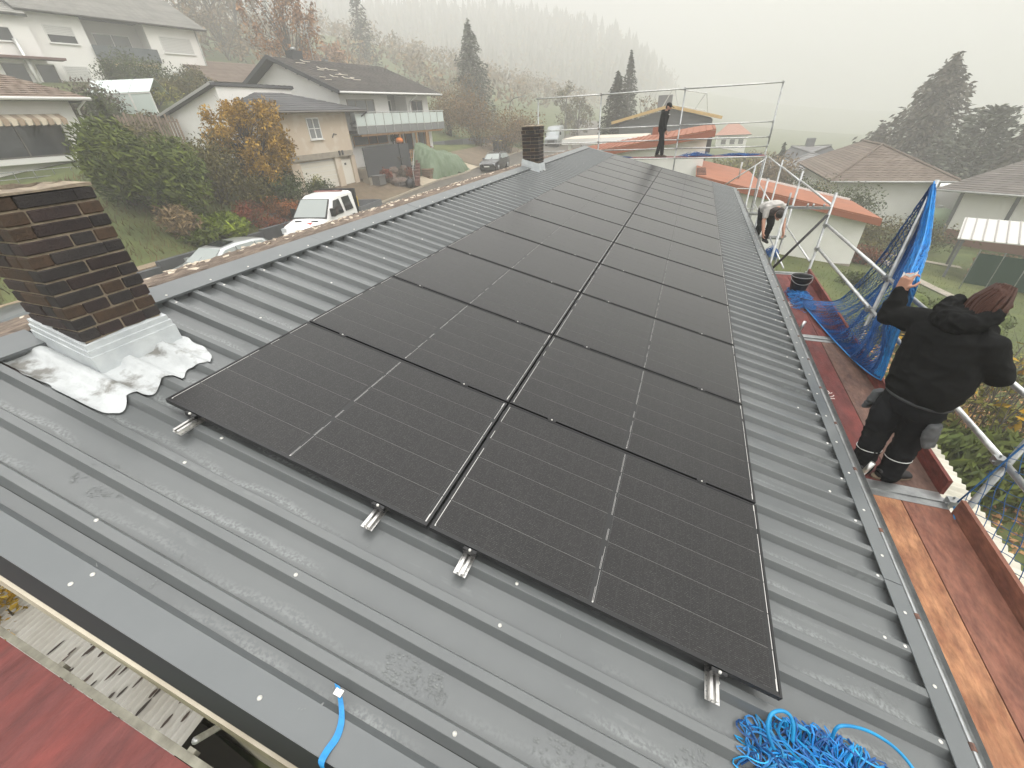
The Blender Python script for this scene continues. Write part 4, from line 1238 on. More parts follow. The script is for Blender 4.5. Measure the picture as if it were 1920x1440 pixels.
def heap(name, label, pts_fn, n, r, seg, mats, seed, group=None, loc=None, size=(.3, .2, .1), big=0, step=.035):
    """a tangle of cord: pts_fn(x, y) gives the ground, size the half extents"""
    rh = random.Random(seed)
    t = thing(name, label, 'net', loc, group)
    for mi, mat in enumerate(mats):
        mb = MB()
        for k in range(n // len(mats)):
            a = rh.uniform(0, 6.28); rad = math.sqrt(rh.random())
            x, y = math.cos(a) * rad * size[0] * .9, math.sin(a) * rad * size[1] * .9
            h = rh.uniform(.1, 1) * size[2] * (1 - rad * .75)
            d = rh.uniform(0, 6.28); dh = 0
            p = []
            for j in range(seg):
                d += rh.uniform(-.75, .75)
                x += math.cos(d) * step; y += math.sin(d) * step
                e = (x / size[0]) ** 2 + (y / size[1]) ** 2
                if e > 1: d = math.atan2(-y, -x) + rh.uniform(-.6, .6)
                tgt = size[2] * max(0, 1 - e) * rh.uniform(.2, 1.05)
                h += (tgt - h) * .3
                p.append(pts_fn(x, y) + V((0, 0, max(r, h))))
            q = [lerp_path(p, i / (seg * 2)) for i in range(seg * 2 + 1)]
            mb.path(q, r * rh.choice((.7, .7, .8, 1.15)), 4, cap=False)
        o = mb.build('cord_tangle', mat, t)
    return t
def roof_pt(cx, cy):
    def f_(x, y):
        X, Y = cx + x, cy + y
        g = (Y - Y0) % PER
        z = ZC if .012 < g < .08 else ZV
        if X > 2.56: z = -.068
        if Y < -.775: z = -.0716
        return RF(X, Y, z + .004)
    return f_
hp_ = heap('blue_net_heap', 'heap of bright blue net cord lying on the metal roof by the eave', roof_pt(2.05, -.215), 80, .0042, 26, [NETR, NETL, NETB], 5, 'loose blue nets', RF(2.05, -.2, -.1), (.43, .19, .085), step=.036)
lp = [atr(1452, 1405, -.05), atr(1440, 1372, -.0), atr(1445, 1342, .04), atr(1462, 1333, .05), atr(1480, 1340, .045), atr(1488, 1362, .02), atr(1486, 1390, -.03)]
mb = MB(); mb.path([lerp_path([RF(*p) for p in lp], k / 40) for k in range(41)], .0075, 7); mb.build('rope_loop', NETR, hp_, True)
lp = [atr(1560, 1385, -.05), atr(1575, 1362, .02), atr(1620, 1368, 0), atr(1665, 1392, -.03), atr(1700, 1425, -.06), atr(1730, 1470, -.08)]
mb = MB(); mb.path([lerp_path([RF(*p) for p in lp], k / 40) for k in range(41)], .007, 7); mb.build('rope_loop', NETR, hp_, True)
pz = atz(1500, 562, ZD)
heap('blue_net_heap', 'dark blue net bunched on the red boards beside the black bucket', lambda x, y: V((pz.x + x, pz.y + y, ZD)), 70, .0036, 22, [NETB, NETL], 6, 'loose blue nets', (pz.x, pz.y, ZD), (.16, .62, .14), step=.05)
heap('blue_net_heap', 'blue net lying on the far platform to the walking man\'s front', lambda x, y: V((1.05 + x, GY - .4 + y, .222)), 40, .006, 18, [NETB], 7, 'loose blue nets', (1.05, GY - .4, .22), (.62, .22, .22), step=.06)
heap('blue_net_heap', 'thin line of blue net at the corner end of the far platform', lambda x, y: V((2.55 + x, GY - .35 + y, .222)), 44, .006, 18, [NETB], 8, 'loose blue nets', (2.55, GY - .35, .22), (.85, .14, .12), step=.07)
heap('blue_net_heap', 'faded blue net on the far platform behind the gable verge', lambda x, y: V((-2.0 + x, GY - .4 + y, .222)), 34, .006, 18, [NETB], 9, 'loose blue nets', (-2.0, GY - .4, .22), (.75, .18, .10), step=.06)
pz3 = V((2.98, 9.75, ZD))
heap('blue_net_heap', 'small clump of blue net under the stooping worker\'s hand', lambda x, y: pz3 + V((x, y, 0)), 40, .004, 18, [NETB], 10, 'loose blue nets', pz3, (.10, .30, .34), step=.05)

# square-mesh net tied to the near outer post
n2 = thing('safety_net', 'blue square mesh net tied along the outer post beside the near boards', 'net', (XO, 2.3, ZD))
edge_top = [V((XO + .03, 2.40, ZD + .02)), V((ox(2.42, -.75) + .03, 2.40, -.75)), V((ox(2.42, -.35) + .03, 2.40, -.35)), V((ox(2.42, -.05) + .03, 2.40, -.05))]
edge_bot = [V((XO + .02, 2.39, ZD + .02)), atx(1790, 1000, 3.41), atx(1803, 1065, 3.38), atx(1845, 1123, 3.42), atx(1925, 1148, 3.50), atx(2020, 1150, 3.6)]
bp = [lerp_path(edge_bot, k / 40) for k in range(41)]
def inside(poly, x, y):
    c_ = False; j = len(poly) - 1
    for i in range(len(poly)):
        xi, yi = poly[i]; xj, yj = poly[j]
        if (yi > y) != (yj > y) and x < (xj - xi) * (y - yi) / (yj - yi) + xi: c_ = not c_
        j = i
    return c_
poly3 = [p for p in bp] + [V((3.75, .75, -.25)), V((3.72, 1.5, .05))] + list(reversed(edge_top))
o0 = poly3[0]; e1 = V((.12, -1, 0)).normalized(); nrm = V((1, .12, -.12)).normalized(); e2 = nrm.cross(e1).normalized()
if e2.z < 0: e2 = -e2
pl2 = [((p - o0).dot(e1), (p - o0).dot(e2)) for p in poly3]
mb = MB()
for ang in (.42, .42 + math.pi / 2):
    da = V((math.cos(ang), math.sin(ang))); db = V((-da.y, da.x))
    for k in range(-40, 41):
        run = []
        for j in range(-80, 81):
            q = db * (k * .085) + da * (j * .03)
            if inside(pl2, q.x, q.y):
                w_ = noise.noise(V((q.x * 5, q.y * 5, ang))) * .018
                q2 = q + db * noise.noise(V((q.x * 7, q.y * 7, 9 + ang))) * .016
                run.append(o0 + e1 * q2.x + e2 * q2.y + nrm * (w_ + .05 * math.sin(q.x * 3)))
            else:
                if len(run) > 2: mb.path(run, .0028, 4, cap=False)
                run = []
        if len(run) > 2: mb.path(run, .0028, 4, cap=False)
NETD = M('blue_mesh_net', (.022, .12, .30), .55, c2=(.012, .07, .2), ns=6)
mb.build('net_mesh', NETD, n2)
mb = MB(); mb.path([p + V((0, 0, .003)) for p in bp], .0075, 7); mb.build('border_rope', M('blue_rope', (.03, .19, .42), .6), n2, True)
mb = MB(); mb.path([p + V((-.02, -.03, 0)) for p in edge_top], .0065, 7); mb.build('border_rope', M('blue_rope_dark', (.02, .12, .32), .6), n2, True)
mb = MB(); mb.path([bp[20] + V((0.02 * math.sin(k * .9), .06 * k / 12 - .03, .02 * math.cos(k * .9) + .02)) for k in range(13)], .005, 6); mb.build('knot', NETL, n2, True)

# black mortar bucket
bk = atz(1490, 549, ZD); bx, by = bk.x + .04, bk.y + .05
bt = thing('bucket', 'black plastic builder\'s bucket standing on the red scaffold board', 'bucket', (bx, by, ZD))
PLAS = M('black_plastic', (.012, .013, .014), .42)
mb = MB(); mb.lathe([(.0, .003), (.115, .003), (.122, .012), (.158, .28), (.168, .283), (.168, .302), (.160, .302), (.152, .27), (.114, .016), (.0, .016)], (bx, by, ZD), 28); mb.build('shell', PLAS, bt, True)
mb = MB(); mb.path([V((bx + .166 * math.cos(a), by + .166 * math.sin(a), ZD + .302)) for a in [6.283 * k / 30 for k in range(30)]], .005, 6, closed=True); mb.build('rim', M('grey_rim', (.22, .22, .22), .4), bt, True)
mb = MB(); mb.path([V((bx + .172 * math.cos(a), by + .172 * math.sin(a), ZD + .285 - .10 * math.sin(a * 1.0 - math.pi) )) for a in [math.pi + math.pi * k / 16 for k in range(17)]], .004, 6); mb.build('handle', GAL, bt, True)

# blue ratchet strap over the verge
STRAP = M('sky_blue_strap', (.02, .26, .58), .6, c2=(.02, .21, .5), ns=60)
st = thing('strap', 'bright blue webbing strap with metal buckle lying over the near verge', 'strap', RF(.05, -.75, -.07))
ctr = [atr(633, 1284, -.045), atr(640, 1318, -.068), atr(641, 1352, -.066), atr(632, 1382, -.068), atr(614, 1408, -.066), atr(603, 1430, -.060)]
ctr = [RF(*p) for p in ctr] + [RF(atr(603, 1430, -.06).x + .02, -.93, -.10), RF(atr(603, 1430, -.06).x + .03, -.94, -.30)]
mb = MB(); W2 = RF(1, 0, 0) * .0125; n_ = 40
Ls = [lerp_path(ctr, k / n_) for k in range(n_ + 1)]
vs = []
for k, p in enumerate(Ls):
    tw = RF(1, 0, .15 * math.sin(k * .3)).normalized() * .0125
    vs += [p - tw, p + tw, p + tw + V((0, 0, .002)), p - tw + V((0, 0, .002))]
mb.add(vs, [(i * 4 + a, i * 4 + (a + 1) % 4, i * 4 + 4 + (a + 1) % 4, i * 4 + 4 + a) for i in range(n_) for a in range(4)])
mb.build('webbing', STRAP, st)
mb = MB(); p0 = Ls[3]; mb.obox(p0 + V((0, 0, .006)), RF(.016, 0, 0), V((0, .012, 0)), V((0, 0, .004))); mb.build('buckle', ALU, st)
# ================================================================ GROUND
import numpy as np
CP = [(5, 2, -5.4), (5, 8, -5.5), (8, 16, -5.9), (10.5, 27, -6.3), (15, 28, -7.0), (20, 30, -7.5), (28, 35, -8.2), (14, 45, -7.4), (22, 55, -8.4), (6, 35, -5.6), (12, 8, -6.2), (14, 18, -6.6),
      (0, 25, -5), (-6, 25, -4.2), (-5, 40, -4), (0, 55, -5), (5, 75, -7), (30, 90, -11), (60, 60, -12), (60, 10, -9), (0, -20, -5.5), (20, -10, -7), (0, 8, -5.4), (-5, 0, -4.9),
      (-16, -15, -4.2), (-16, 0, -3.8), (-13.5, 0, -3.85), (-13.5, 10, -3.5), (-18.5, 0, -3.75), (-18.6, 8, -3.52), (-16, 10, -3.45), (-18.5, 14, -3.3), (-16, 20, -3.12), (-14, 20, -3.15), (-19, 22, -3.0), (-16.5, 40, -2.75), (-14, 40, -2.8), (-17, 65, -2.2), (-14, 65, -2.4), (-22, 100, -1), (-18, 100, -1.2),
      (-9, 0, -4.6), (-9, 10, -4.2), (-11, 20, -3.6), (-11, 30, -3.4),
      (-21.5, 5, -2.7), (-21, 12, -2.6), (-25, 12, -.9), (-28, 15, .2), (-25, 19, -1.2), (-22, 20.5, -2.5), (-21.4, 24, -2.5), (-22.3, 27, -2.12), (-20.5, 29.5, -2.35), (-30, 25, 1), (-24, 40, -.95), (-24, 32, -.98), (-30, 36, .8), (-40, 30, 4.0), (-50, 40, 5.6), (-55, 45, 6.5), (-60, 20, 7), (-34, 10, .2), (-34, 16, 1.0), (-20.5, 37, -2.2), (-24, 50, -.9), (-30, 55, 1),
      (-80, 60, 12), (-110, 150, 26), (-65, 150, 11), (-165, 285, 30), (-112, 309, 24), (-75, 320, 18), (-45, 326, 12), (-22, 330, 2), (-240, 225, 36), (-210, 365, 66), (-143, 400, 61), (-95, 412, 51), (-57, 420, 38), (-28, 424, 12), (-310, 290, 72), (40, 330, -10), (20, 200, -9), (-30, 120, 1), (150, 200, -16), (300, 300, -18), (-300, 100, 45), (-200, -60, 20), (200, -100, -14), (-100, -100, 5), (100, 500, -14), (-150, 500, 60), (-350, 450, 80), (350, 600, -20), (300, 0, -14)]
_p = np.array([(a, b) for a, b, c in CP], float); _z = np.array([c for a, b, c in CP], float)
def _phi(r2): return np.where(r2 > 1e-9, .5 * r2 * np.log(np.maximum(r2, 1e-9)), 0)
_n = len(CP)
_K = np.zeros((_n + 3, _n + 3)); _K[:_n, :_n] = _phi(((_p[:, None] - _p[None]) ** 2).sum(-1)) + np.eye(_n) * .5
_K[:_n, _n] = 1; _K[:_n, _n + 1:] = _p; _K[_n, :_n] = 1; _K[_n + 1:, :_n] = _p.T
_w = np.linalg.solve(_K, np.concatenate([_z, np.zeros(3)]))
def gz(x, y):
    r2 = ((_p - np.array((x, y))) ** 2).sum(-1)
    return float(_phi(r2) @ _w[:_n] + _w[_n] + _w[_n + 1] * x + _w[_n + 2] * y)
def axis(lo, hi, a, b, fine, grow=1.22):
    xs = list(np.arange(a, b + fine / 2, fine)); s = fine
    while xs[-1] < hi: s *= grow; xs.append(min(hi, xs[-1] + s))
    s = fine
    while xs[0] > lo: s *= grow; xs.insert(0, max(lo, xs[0] - s))
    return xs
gx, gy = axis(-420, 420, -48, 36, 1.5), axis(-160, 640, -8, 70, 1.5)
GRASS = M('grass', (.062, .085, .020), .95, c2=(.105, .115, .035), ns=.35, nd=8, var=.35, bump=.6, bs=6)
gm = MB(); gm.grid(len(gx) - 1, len(gy) - 1, lambda u, v: V((gx[round(u * (len(gx) - 1))], gy[round(v * (len(gy) - 1))], gz(gx[round(u * (len(gx) - 1))], gy[round(v * (len(gy) - 1))]))))
prop(gm.build('ground', GRASS, smooth=True), kind='structure')
def drape(name, mat, pts, w0, lift=.03, n=60, kind='structure'):
    """a strip of ground cover laid on the terrain along pts, w0 wide (left, right)"""
    c = [lerp_path([V((a, b, 0)) for a, b in pts], k / n) for k in range(n + 1)]
    mb = MB(); m = 8; vs = []
    for i, p in enumerate(c):
        d = (c[min(n, i + 1)] - c[max(0, i - 1)]).normalized(); nn = V((-d.y, d.x, 0))
        for k in range(m + 1):
            q = p + nn * (w0[0] * (1 - k / m) - w0[1] * k / m)
            vs.append(V((q.x, q.y, gz(q.x, q.y) + lift)))
    mb.add(vs, [(i * (m + 1) + k, i * (m + 1) + k + 1, (i + 1) * (m + 1) + k + 1, (i + 1) * (m + 1) + k) for i in range(n) for k in range(m)])
    return prop(mb.build(name, mat, smooth=True), kind=kind)
def patch(name, mat, poly, lift=.04, res=14):
    a, b, c, d = [V((x, y, 0)) for x, y in poly]
    mb = MB(); mb.grid(res, res, lambda u, v: (lambda q: V((q.x, q.y, gz(q.x, q.y) + lift)))(a.lerp(b, u).lerp(d.lerp(c, u), v)))
    return prop(mb.build(name, mat, smooth=True), kind='structure')
ASPH = M('street_asphalt', (.115, .100, .080), .8, c2=(.085, .075, .062), ns=.6, nd=8, var=.15, bump=.4, bs=30)
ASPHD = M('dark_asphalt', (.050, .050, .052), .8, c2=(.065, .063, .060), ns=1, var=.15, bump=.4, bs=30)
PAVE = M('brown_paving', (.165, .125, .080), .85, c2=(.13, .095, .06), ns=.9, nd=7, var=.2, bump=.5, bs=18)
KERB = M('pale_kerb', (.40, .35, .27), .85, c2=(.32, .28, .22), ns=3)
SLAB = M('pale_slab', (.46, .39, .28), .85, c2=(.38, .32, .24), ns=2, var=.12)
drape('road', ASPH, [(-16.2, -30), (-16.1, 0), (-16.2, 20), (-16.3, 40), (-16.8, 62), (-19, 90), (-26, 125)], (2.9, 2.7))
drape('pavement', KERB, [(-13.0, -30), (-12.9, 0), (-12.95, 20), (-13.1, 40), (-13.4, 60)], (.55, .55), .08)
patch('driveway', PAVE, [(-19.0, 20.6), (-19.0, 30.5), (-23.2, 30.5), (-23.4, 20.4)], .045)
patch('driveway', ASPHD, [(-18.95, 17.0), (-18.9, 23.0), (-21.9, 23.0), (-21.9, 17.5)], .055)
patch('terrace_slab', SLAB, [(-19.0, 30.4), (-19.0, 41.2), (-20.9, 41.2), (-20.4, 30.6)], .06)
patch('side_drive', PAVE, [(-19.2, 41.3), (-19.3, 55), (-23.5, 56), (-23.5, 42)], .05)
def edging(name, pts, w_=.10, h=.12, mat=KERB):
    mb = MB()
    for (a, b) in zip(pts, pts[1:]):
        n = max(1, int(math.hypot(b[0] - a[0], b[1] - a[1]) / 1.0))
        for k in range(n):
            p = V((a[0] + (b[0] - a[0]) * k / n, a[1] + (b[1] - a[1]) * k / n, 0)); q = V((a[0] + (b[0] - a[0]) * (k + .985) / n, a[1] + (b[1] - a[1]) * (k + .985) / n, 0))
            p.z = gz(p.x, p.y) + h / 2; q.z = gz(q.x, q.y) + h / 2
            mb.beam(p, q, w_, h + .08)
    return prop(mb.build(name, mat), kind='structure')
edging('kerb', [(-19.02, 23.2), (-18.98, 30), (-18.98, 41), (-19.1, 55)], .12, .10)
edging('kerb', [(-21.8, 23.1), (-19.02, 23.1)], .08, .08)

# ================================================================ BUILDINGS
WHITE = M('white_render', (.86, .85, .825), .9, c2=(.81, .80, .77), ns=.6, nd=6, bump=.2, bs=25)
WHITE2 = M('bright_white_render', (.86, .855, .83), .9, c2=(.82, .81, .78), ns=.35, nd=6, var=.05)
BEIGE = M('bare_beige_render', (.56, .47, .37), .9, c2=(.62, .55, .46), ns=.45, nd=3, mixp=(.47, .53), bump=.2, bs=25)
TANW = M('tan_render', (.55, .42, .24), .9, c2=(.46, .36, .22), ns=.5)
GREYW = M('slate_grey_cladding', (.155, .160, .168), .8, c2=(.125, .13, .137), ns=1.5, stretch=(1, 1, 6))
GLASS = M('window_glass', (.03, .034, .038), .08, spec=.7)
GLASSL = M('pale_window_glass', (.22, .23, .235), .12, spec=.6)
SHUT = M('roller_shutter', (.60, .60, .58), .7)
WFR = M('white_frame', (.74, .74, .72), .5)
WOODF = M('light_wood_frame', (.40, .23, .115), .7, c2=(.30, .17, .08), ns=4)
WOODY = M('new_yellow_wood', (.62, .42, .17), .7, c2=(.53, .35, .14), ns=3)
ROOF_D = M('dark_roof_tile', (.060, .054, .050), .85, c2=(.095, .085, .075), ns=1.2, nd=7, isl=.12, bump=.4, bs=8)
ROOF_G = M('grey_roof_tile', (.20, .195, .18), .85, c2=(.26, .25, .23), ns=.8, isl=.12)
ROOF_B = M('brown_roof_tile', (.15, .105, .080), .9, c2=(.20, .15, .115), ns=1.0, nd=7, isl=.15)
ROOF_SL = M('slate_dark_flat', (.055, .055, .058), .8, c2=(.08, .08, .082), ns=.8)
ROOF_R = M('terracotta_sheet_roof', (.33, .110, .050), .7, c2=(.27, .095, .046), ns=.9, nd=6, var=.08)
FASC_R = M('terracotta_fascia', (.29, .090, .045), .75)
BPANEL = M('charcoal_panel', (.055, .058, .062), .7)
LBALC = M('blue_grey_parapet', (.10, .115, .125), .7)
GUT = M('zinc_gutter', (.46, .46, .45), .45, .4)
FROST = M('frosted_glass', (.56, .63, .61), .25, spec=.5)
CONC = M('rough_concrete', (.36, .32, .26), .9, c2=(.27, .24, .20), ns=2.5, bump=.3, bs=14)

class House:
    def __init__(s, name, label, cat, P0, az, zg, group=None):
        a = math.radians(az)
        s.t = V((math.sin(a), math.cos(a), 0)); s.n = V((math.cos(a), -math.sin(a), 0)); s.P = V((P0[0], P0[1], 0))
        s.root = thing(name, label, cat, (P0[0], P0[1], zg), group)
    def F(s, u, d, z): return s.P + s.t * u - s.n * d + V((0, 0, z))
    def box(s, nm, a, b, mat, par=None):
        mb = MB(); mb.box(a, b, s.F); return mb.build(nm, mat, par or s.root)
    def win(s, u0, u1, z0, z1, d=0.0, frame=None, pane=None, bars=(), sill=True, par=None, nm='window', fw=.07, out=.05, cross=None):
        frame = frame or WFR; pane = pane or GLASS
        mb = MB()
        for a, b in (((u0, d - out, z0), (u0 + fw, d + .03, z1)), ((u1 - fw, d - out, z0), (u1, d + .03, z1)), ((u0 + fw, d - out, z0), (u1 - fw, d + .03, z0 + fw)), ((u0 + fw, d - out, z1 - fw), (u1 - fw, d + .03, z1))):
            mb.box(a, b, s.F)
        for b_ in bars: mb.box((u0 + (u1 - u0) * b_ - fw / 2, d - out + .004, z0 + fw), (u0 + (u1 - u0) * b_ + fw / 2, d + .03, z1 - fw), s.F)
        if cross: mb.box((u0 + fw, d - out + .006, z0 + (z1 - z0) * cross - .02), (u1 - fw, d + .02, z0 + (z1 - z0) * cross + .02), s.F)
        w_ = mb.build(nm, frame, par or s.root)
        mb = MB(); mb.box((u0 + fw, d - .012, z0 + fw), (u1 - fw, d + .02, z1 - fw), s.F); mb.build('pane', pane, w_)
        if sill:
            mb = MB(); mb.box((u0 - .06, d - .14, z0 - .05), (u1 + .06, d + .0, z0 - .005), s.F); mb.build('sill', WFR, w_)
        return w_
    def shutter(s, u0, u1, z0, z1, d=0.0, zs=None):
        """a window with its roller shutter down to zs"""
        zs = z0 if zs is None else zs
        w_ = s.win(u0, u1, z0, z1, d, sill=True)
        n = max(6, int((z1 - zs) / .12)); mb = MB()
        for k in range(n):
            a = zs + (z1 - zs) * k / n; b = zs + (z1 - zs) * (k + .9) / n
            mb.box((u0 + .05, d - .045, a), (u1 - .05, d - .016, b), s.F)
        o = mb.build('roller_shutter', SHUT, w_); o['kind'] = 'stuff'
        return w_
    def slope(s, nm, A, B, Cc, D, mat, th=.16, rows=22, par=None, tile=.25, amp=.03):
        """a pitched roof side A-B along the eave, D-C along the top, laid in overlapping courses"""
        A, B, Cc, D = V(A), V(B), V(Cc), V(D)
        nrm = (B - A).cross(D - A).normalized()
        if nrm.z < 0: nrm = -nrm
        mb = MB()
        for k in range(rows):
            t0, t1 = k / rows, min(1, (k + 1.05) / rows)
            p0, p1 = A.lerp(D, t0), B.lerp(Cc, t0); q0, q1 = A.lerp(D, t1), B.lerp(Cc, t1)
            L_ = (p1 - p0).length
            n = max(1, min(90, int(L_ / tile)))
            up0, up1 = nrm * (amp + .01), nrm * .006
            vs = []
            for i in range(n + 1):
                w_ = amp * .7 * (i % 2)
                vs += [p0.lerp(p1, i / n) + up0 + nrm * w_, q0.lerp(q1, i / n) + up1 + nrm * w_, p0.lerp(p1, i / n) - nrm * .01]
            mb.add(vs, [(i * 3, i * 3 + 3, i * 3 + 4, i * 3 + 1) for i in range(n)] + [(i * 3 + 2, i * 3 + 5, i * 3 + 3, i * 3) for i in range(n)])
        o = mb.build(nm, mat, par or s.root)
        mb = MB(); mb.prism([A, B, Cc, D], -nrm * th); mb.build('roof_board', BPANEL, o)
        return o
    def gutter(s, a, b, mat=None, r=.07, par=None):
        mb = MB(); mb.path([V(a), V(b)], r, 8); return mb.build('gutter', mat or GUT, par or s.root, True)
    def pipe(s, pts, r=.05, mat=None, nm='downpipe'):
        mb = MB(); mb.path([s.F(*p) for p in pts], r, 8); return mb.build(nm, mat or GUT, s.root, True)

# --- white apartment house, upper left
h = House('apartment_house', 'large white house with dark balcony and roller shutters high on the slope', 'house', (-52.25, 41.23), 9, 4.5)
h.box('wall', (-10.05, 0, 2.0), (-14.3, 11, 11.45), WHITE); h.box('wall', (-4.95, 0.001, 2.0), (0, 11, 11.45), WHITE)
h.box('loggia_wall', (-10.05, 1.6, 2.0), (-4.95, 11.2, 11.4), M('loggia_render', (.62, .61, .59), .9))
h.box('loggia_floor', (-10.05, -.25, 8.05), (-4.95, 1.6, 8.22), CONC)
h.box('balcony_parapet', (-10.15, -.32, 8.22), (-4.62, -.24, 9.32), LBALC)
h.win(-9.0, -5.9, 8.3, 10.5, 1.6, bars=(.5,), pane=GLASSL, sill=False)
mb = MB()
for k in range(22): mb.box((-9.6 + k * .205, -.18, 7.80 - .05 * (k % 2)), (-9.6 + k * .205 + .2, -.02, 8.02), h.F)
h_aw = mb.build('awning_valance', M('yellow_awning', (.55, .40, .20), .8), h.root); h_aw['kind'] = 'stuff'
h.box('terrace_door', (-9.7, 1.5, 5.0), (-5.3, 1.61, 7.5), GLASS)
h.shutter(-13.05, -10.95, 9.25, 10.55, 0, 9.85); h.shutter(-3.85, -.75, 9.15, 10.55)
h.shutter(-13.05, -11.2, 5.9, 7.65); h.shutter(-4.0, -.78, 6.2, 7.65)
h.box('wing_wall', (-24, -.9, 2.0), (-14.3, 9, 10.9), WHITE)
h.win(-16.9, -15.6, 9.0, 10.0, -.9); h.win(-17.5, -15.9, 5.4, 7.6, -.9); h.win(-15.3, -13.9, 5.4, 7.6, -.9, sill=False)
h.box('canopy', (-19.5, -2.0, 7.82), (-13.2, -.9, 7.98), M('maroon_canopy', (.14, .07, .06), .8))
h.pipe([(-15.75, -1.25, 9.2), (-15.7, -1.3, 7.0), (-15.6, -1.3, 4.6)], .17, M('flue_steel', (.66, .66, .64), .35, .5), 'flue_pipe')
h.pipe([(-14.28, -.1, 11.2), (-14.25, -.1, 5.0)], .06, M('maroon_pipe', (.22, .12, .11), .6))
h.slope('roof', h.F(-14.6, -.75, 11.35), h.F(.95, -.75, 11.35), h.F(.95, 5.5, 14.6), h.F(-14.6, 5.5, 14.6), ROOF_G, rows=26, tile=.3)
h.slope('roof', h.F(.95, 11.7, 11.35), h.F(-14.6, 11.7, 11.35), h.F(-14.6, 5.5, 14.6), h.F(.95, 5.5, 14.6), ROOF_G, rows=10, tile=.6)
mb = MB(); mb.prism([h.F(0, 0, 11.4), h.F(0, 11, 11.4), h.F(0, 5.5, 14.3)], h.t * -.3); mb.build('gable_wall', WHITE, h.root)
h.slope('wing_roof', h.F(-24, -1.5, 10.85), h.F(-14.2, -1.5, 10.85), h.F(-14.2, 5.5, 13.5), h.F(-24, 5.5, 13.5), ROOF_G, rows=12, tile=.5)
h.gutter(h.F(-14.6, -.82, 11.33), h.F(.95, -.82, 11.33), M('dark_gutter', (.10, .095, .09), .5))
h.pipe([(.05, -.06, 11.3), (.05, -.06, 6.0)], .06)

# --- low white house with the striped awning, left edge
h = House('bungalow', 'low white house with striped awning over a wide window at the far left', 'house', (-32.8, 16.3), 3, -.6)
h.box('wall', (-14, 0, -1.2), (0, 9, 3.75), WHITE)
h.win(-9.0, -.95, 1.12, 2.62, 0, bars=(.45, .75), frame=M('dark_frame', (.10, .09, .08), .6), sill=False)
h.box('window_ledge', (-9.2, -.42, .84), (-.6, 0, 1.10), WFR)
mb = MB()
STR = [M('awning_cream', (.62, .54, .42), .85), M('awning_brown', (.36, .27, .19), .85)]
for k in range(26):
    mb.i = k % 2
    u = -8.7 + k * .305
    mb.add([h.F(u, -.05, 3.10), h.F(u + .305, -.05, 3.10), h.F(u + .305, -.62, 2.86), h.F(u, -.62, 2.86), h.F(u + .27, -.64, 2.60), h.F(u + .04, -.64, 2.56)], [(0, 1, 2, 3), (3, 2, 4, 5)])
h_aw = mb.build('awning', STR, h.root); h_aw['kind'] = 'stuff'
h.slope('roof', h.F(-14, -.75, 3.80), h.F(.8, -.75, 3.80), h.F(-4.6, 4.6, 6.4), h.F(-14, 4.6, 6.4), ROOF_B, rows=24, tile=.28)
h.slope('roof', h.F(.8, -.75, 3.80), h.F(.8, 9.9, 3.80), h.F(-4.6, 4.61, 6.4), h.F(-4.6, 4.6, 6.4), ROOF_B, rows=24, tile=.28)
h.gutter(h.F(-14, -.82, 3.76), h.F(.75, -.82, 3.76), M('white_gutter', (.72, .72, .70), .5), .085)
h.pipe([(.45, -.8, 3.7), (.2, -.15, 3.3), (.2, -.1, .0)], .055, M('white_pipe', (.70, .70, .68), .5))
bh = h
# terrace railing and clutter below it
tr = thing('terrace_railing', 'thin metal terrace railing in front of the low white house', 'railing', h.F(-3, -2.4, -.5))
mb = MB()
for k in range(12):
    u = -8 + k * .78; mb.tube(h.F(u, -2.4, -.75), h.F(u, -2.4, .62), .022, 6); 
o = mb.build('baluster', GAL, tr); o['kind'] = 'stuff'
for z in (.0, .3, .6):
    mb = MB(); mb.tube(h.F(-8, -2.4, z), h.F(.7, -2.4, z), .02, 6); mb.build('rail_bar', GAL, tr)
h.box('terrace', (-14, -2.6, -1.5), (1.0, 0, -.72), CONC)
for (u, d, z, sx, sz, c, lb) in ((-6.3, -1.7, -.7, .5, .75, (.14, .15, .15), 'grey folding garden chair on the terrace of the low white house'), (-7.4, -1.6, -.7, .7, .35, (.35, .04, .04), 'red cushion box on the terrace of the low white house')):
    t = thing('terrace_chair' if sz > .5 else 'cushion_box', lb, 'chair' if sz > .5 else 'box', h.F(u, d, z))
    m_ = M('terrace_item', c, .7)
    mb = MB(); mb.box((u, d, z + .3 * (sz > .5)), (u + sx, d + .45, z + .36 if sz > .5 else z + sz), h.F); mb.build('seat' if sz > .5 else 'box_body', m_, t)
    mb = MB()
    if sz > .5:
        mb.obox(h.F(u + .25, d + .5, z + .75), h.t * .25, h.n * -.1 + V((0, 0, .42)), h.n * .02)
    else: mb.box((u - .03, d - .03, z + sz + .002), (u + sx + .03, d + .48, z + sz + .06), h.F)
    mb.build('backrest' if sz > .5 else 'lid', m_, t)

# --- white gable annex with slatted fence, between
h = House('white_annex', 'small white outbuilding with sloping verge half behind the yellow tree', 'shed', (-27.2, 21.4), 90, .2)
mb = MB(); mb.prism([h.F(-5.6, 0, -.6), h.F(0, 0, -.6), h.F(0, 0, 4.2), h.F(-5.6, 0, 2.85)], h.n * -6); mb.build('wall', WHITE, h.root)
mb = MB(); mb.beam(h.F(-5.95, -.18, 2.90), h.F(.1, -.18, 4.36), .36, .14); mb.build('verge_board', GUT, h.root)
h.slope('roof', h.F(-6.0, -.35, 2.93), h.F(-6.0, 6.2, 2.93), h.F(.1, 6.2, 4.4), h.F(.1, -.35, 4.4), ROOF_D, rows=10)
fe = thing('slat_fence', 'weathered vertical slat fence beside the small white outbuilding', 'fence', (-32.4, 20, .9))
SLAT = M('grey_brown_slat', (.25, .19, .145), .9, c2=(.17, .125, .095), ns=4, rnd=.25)
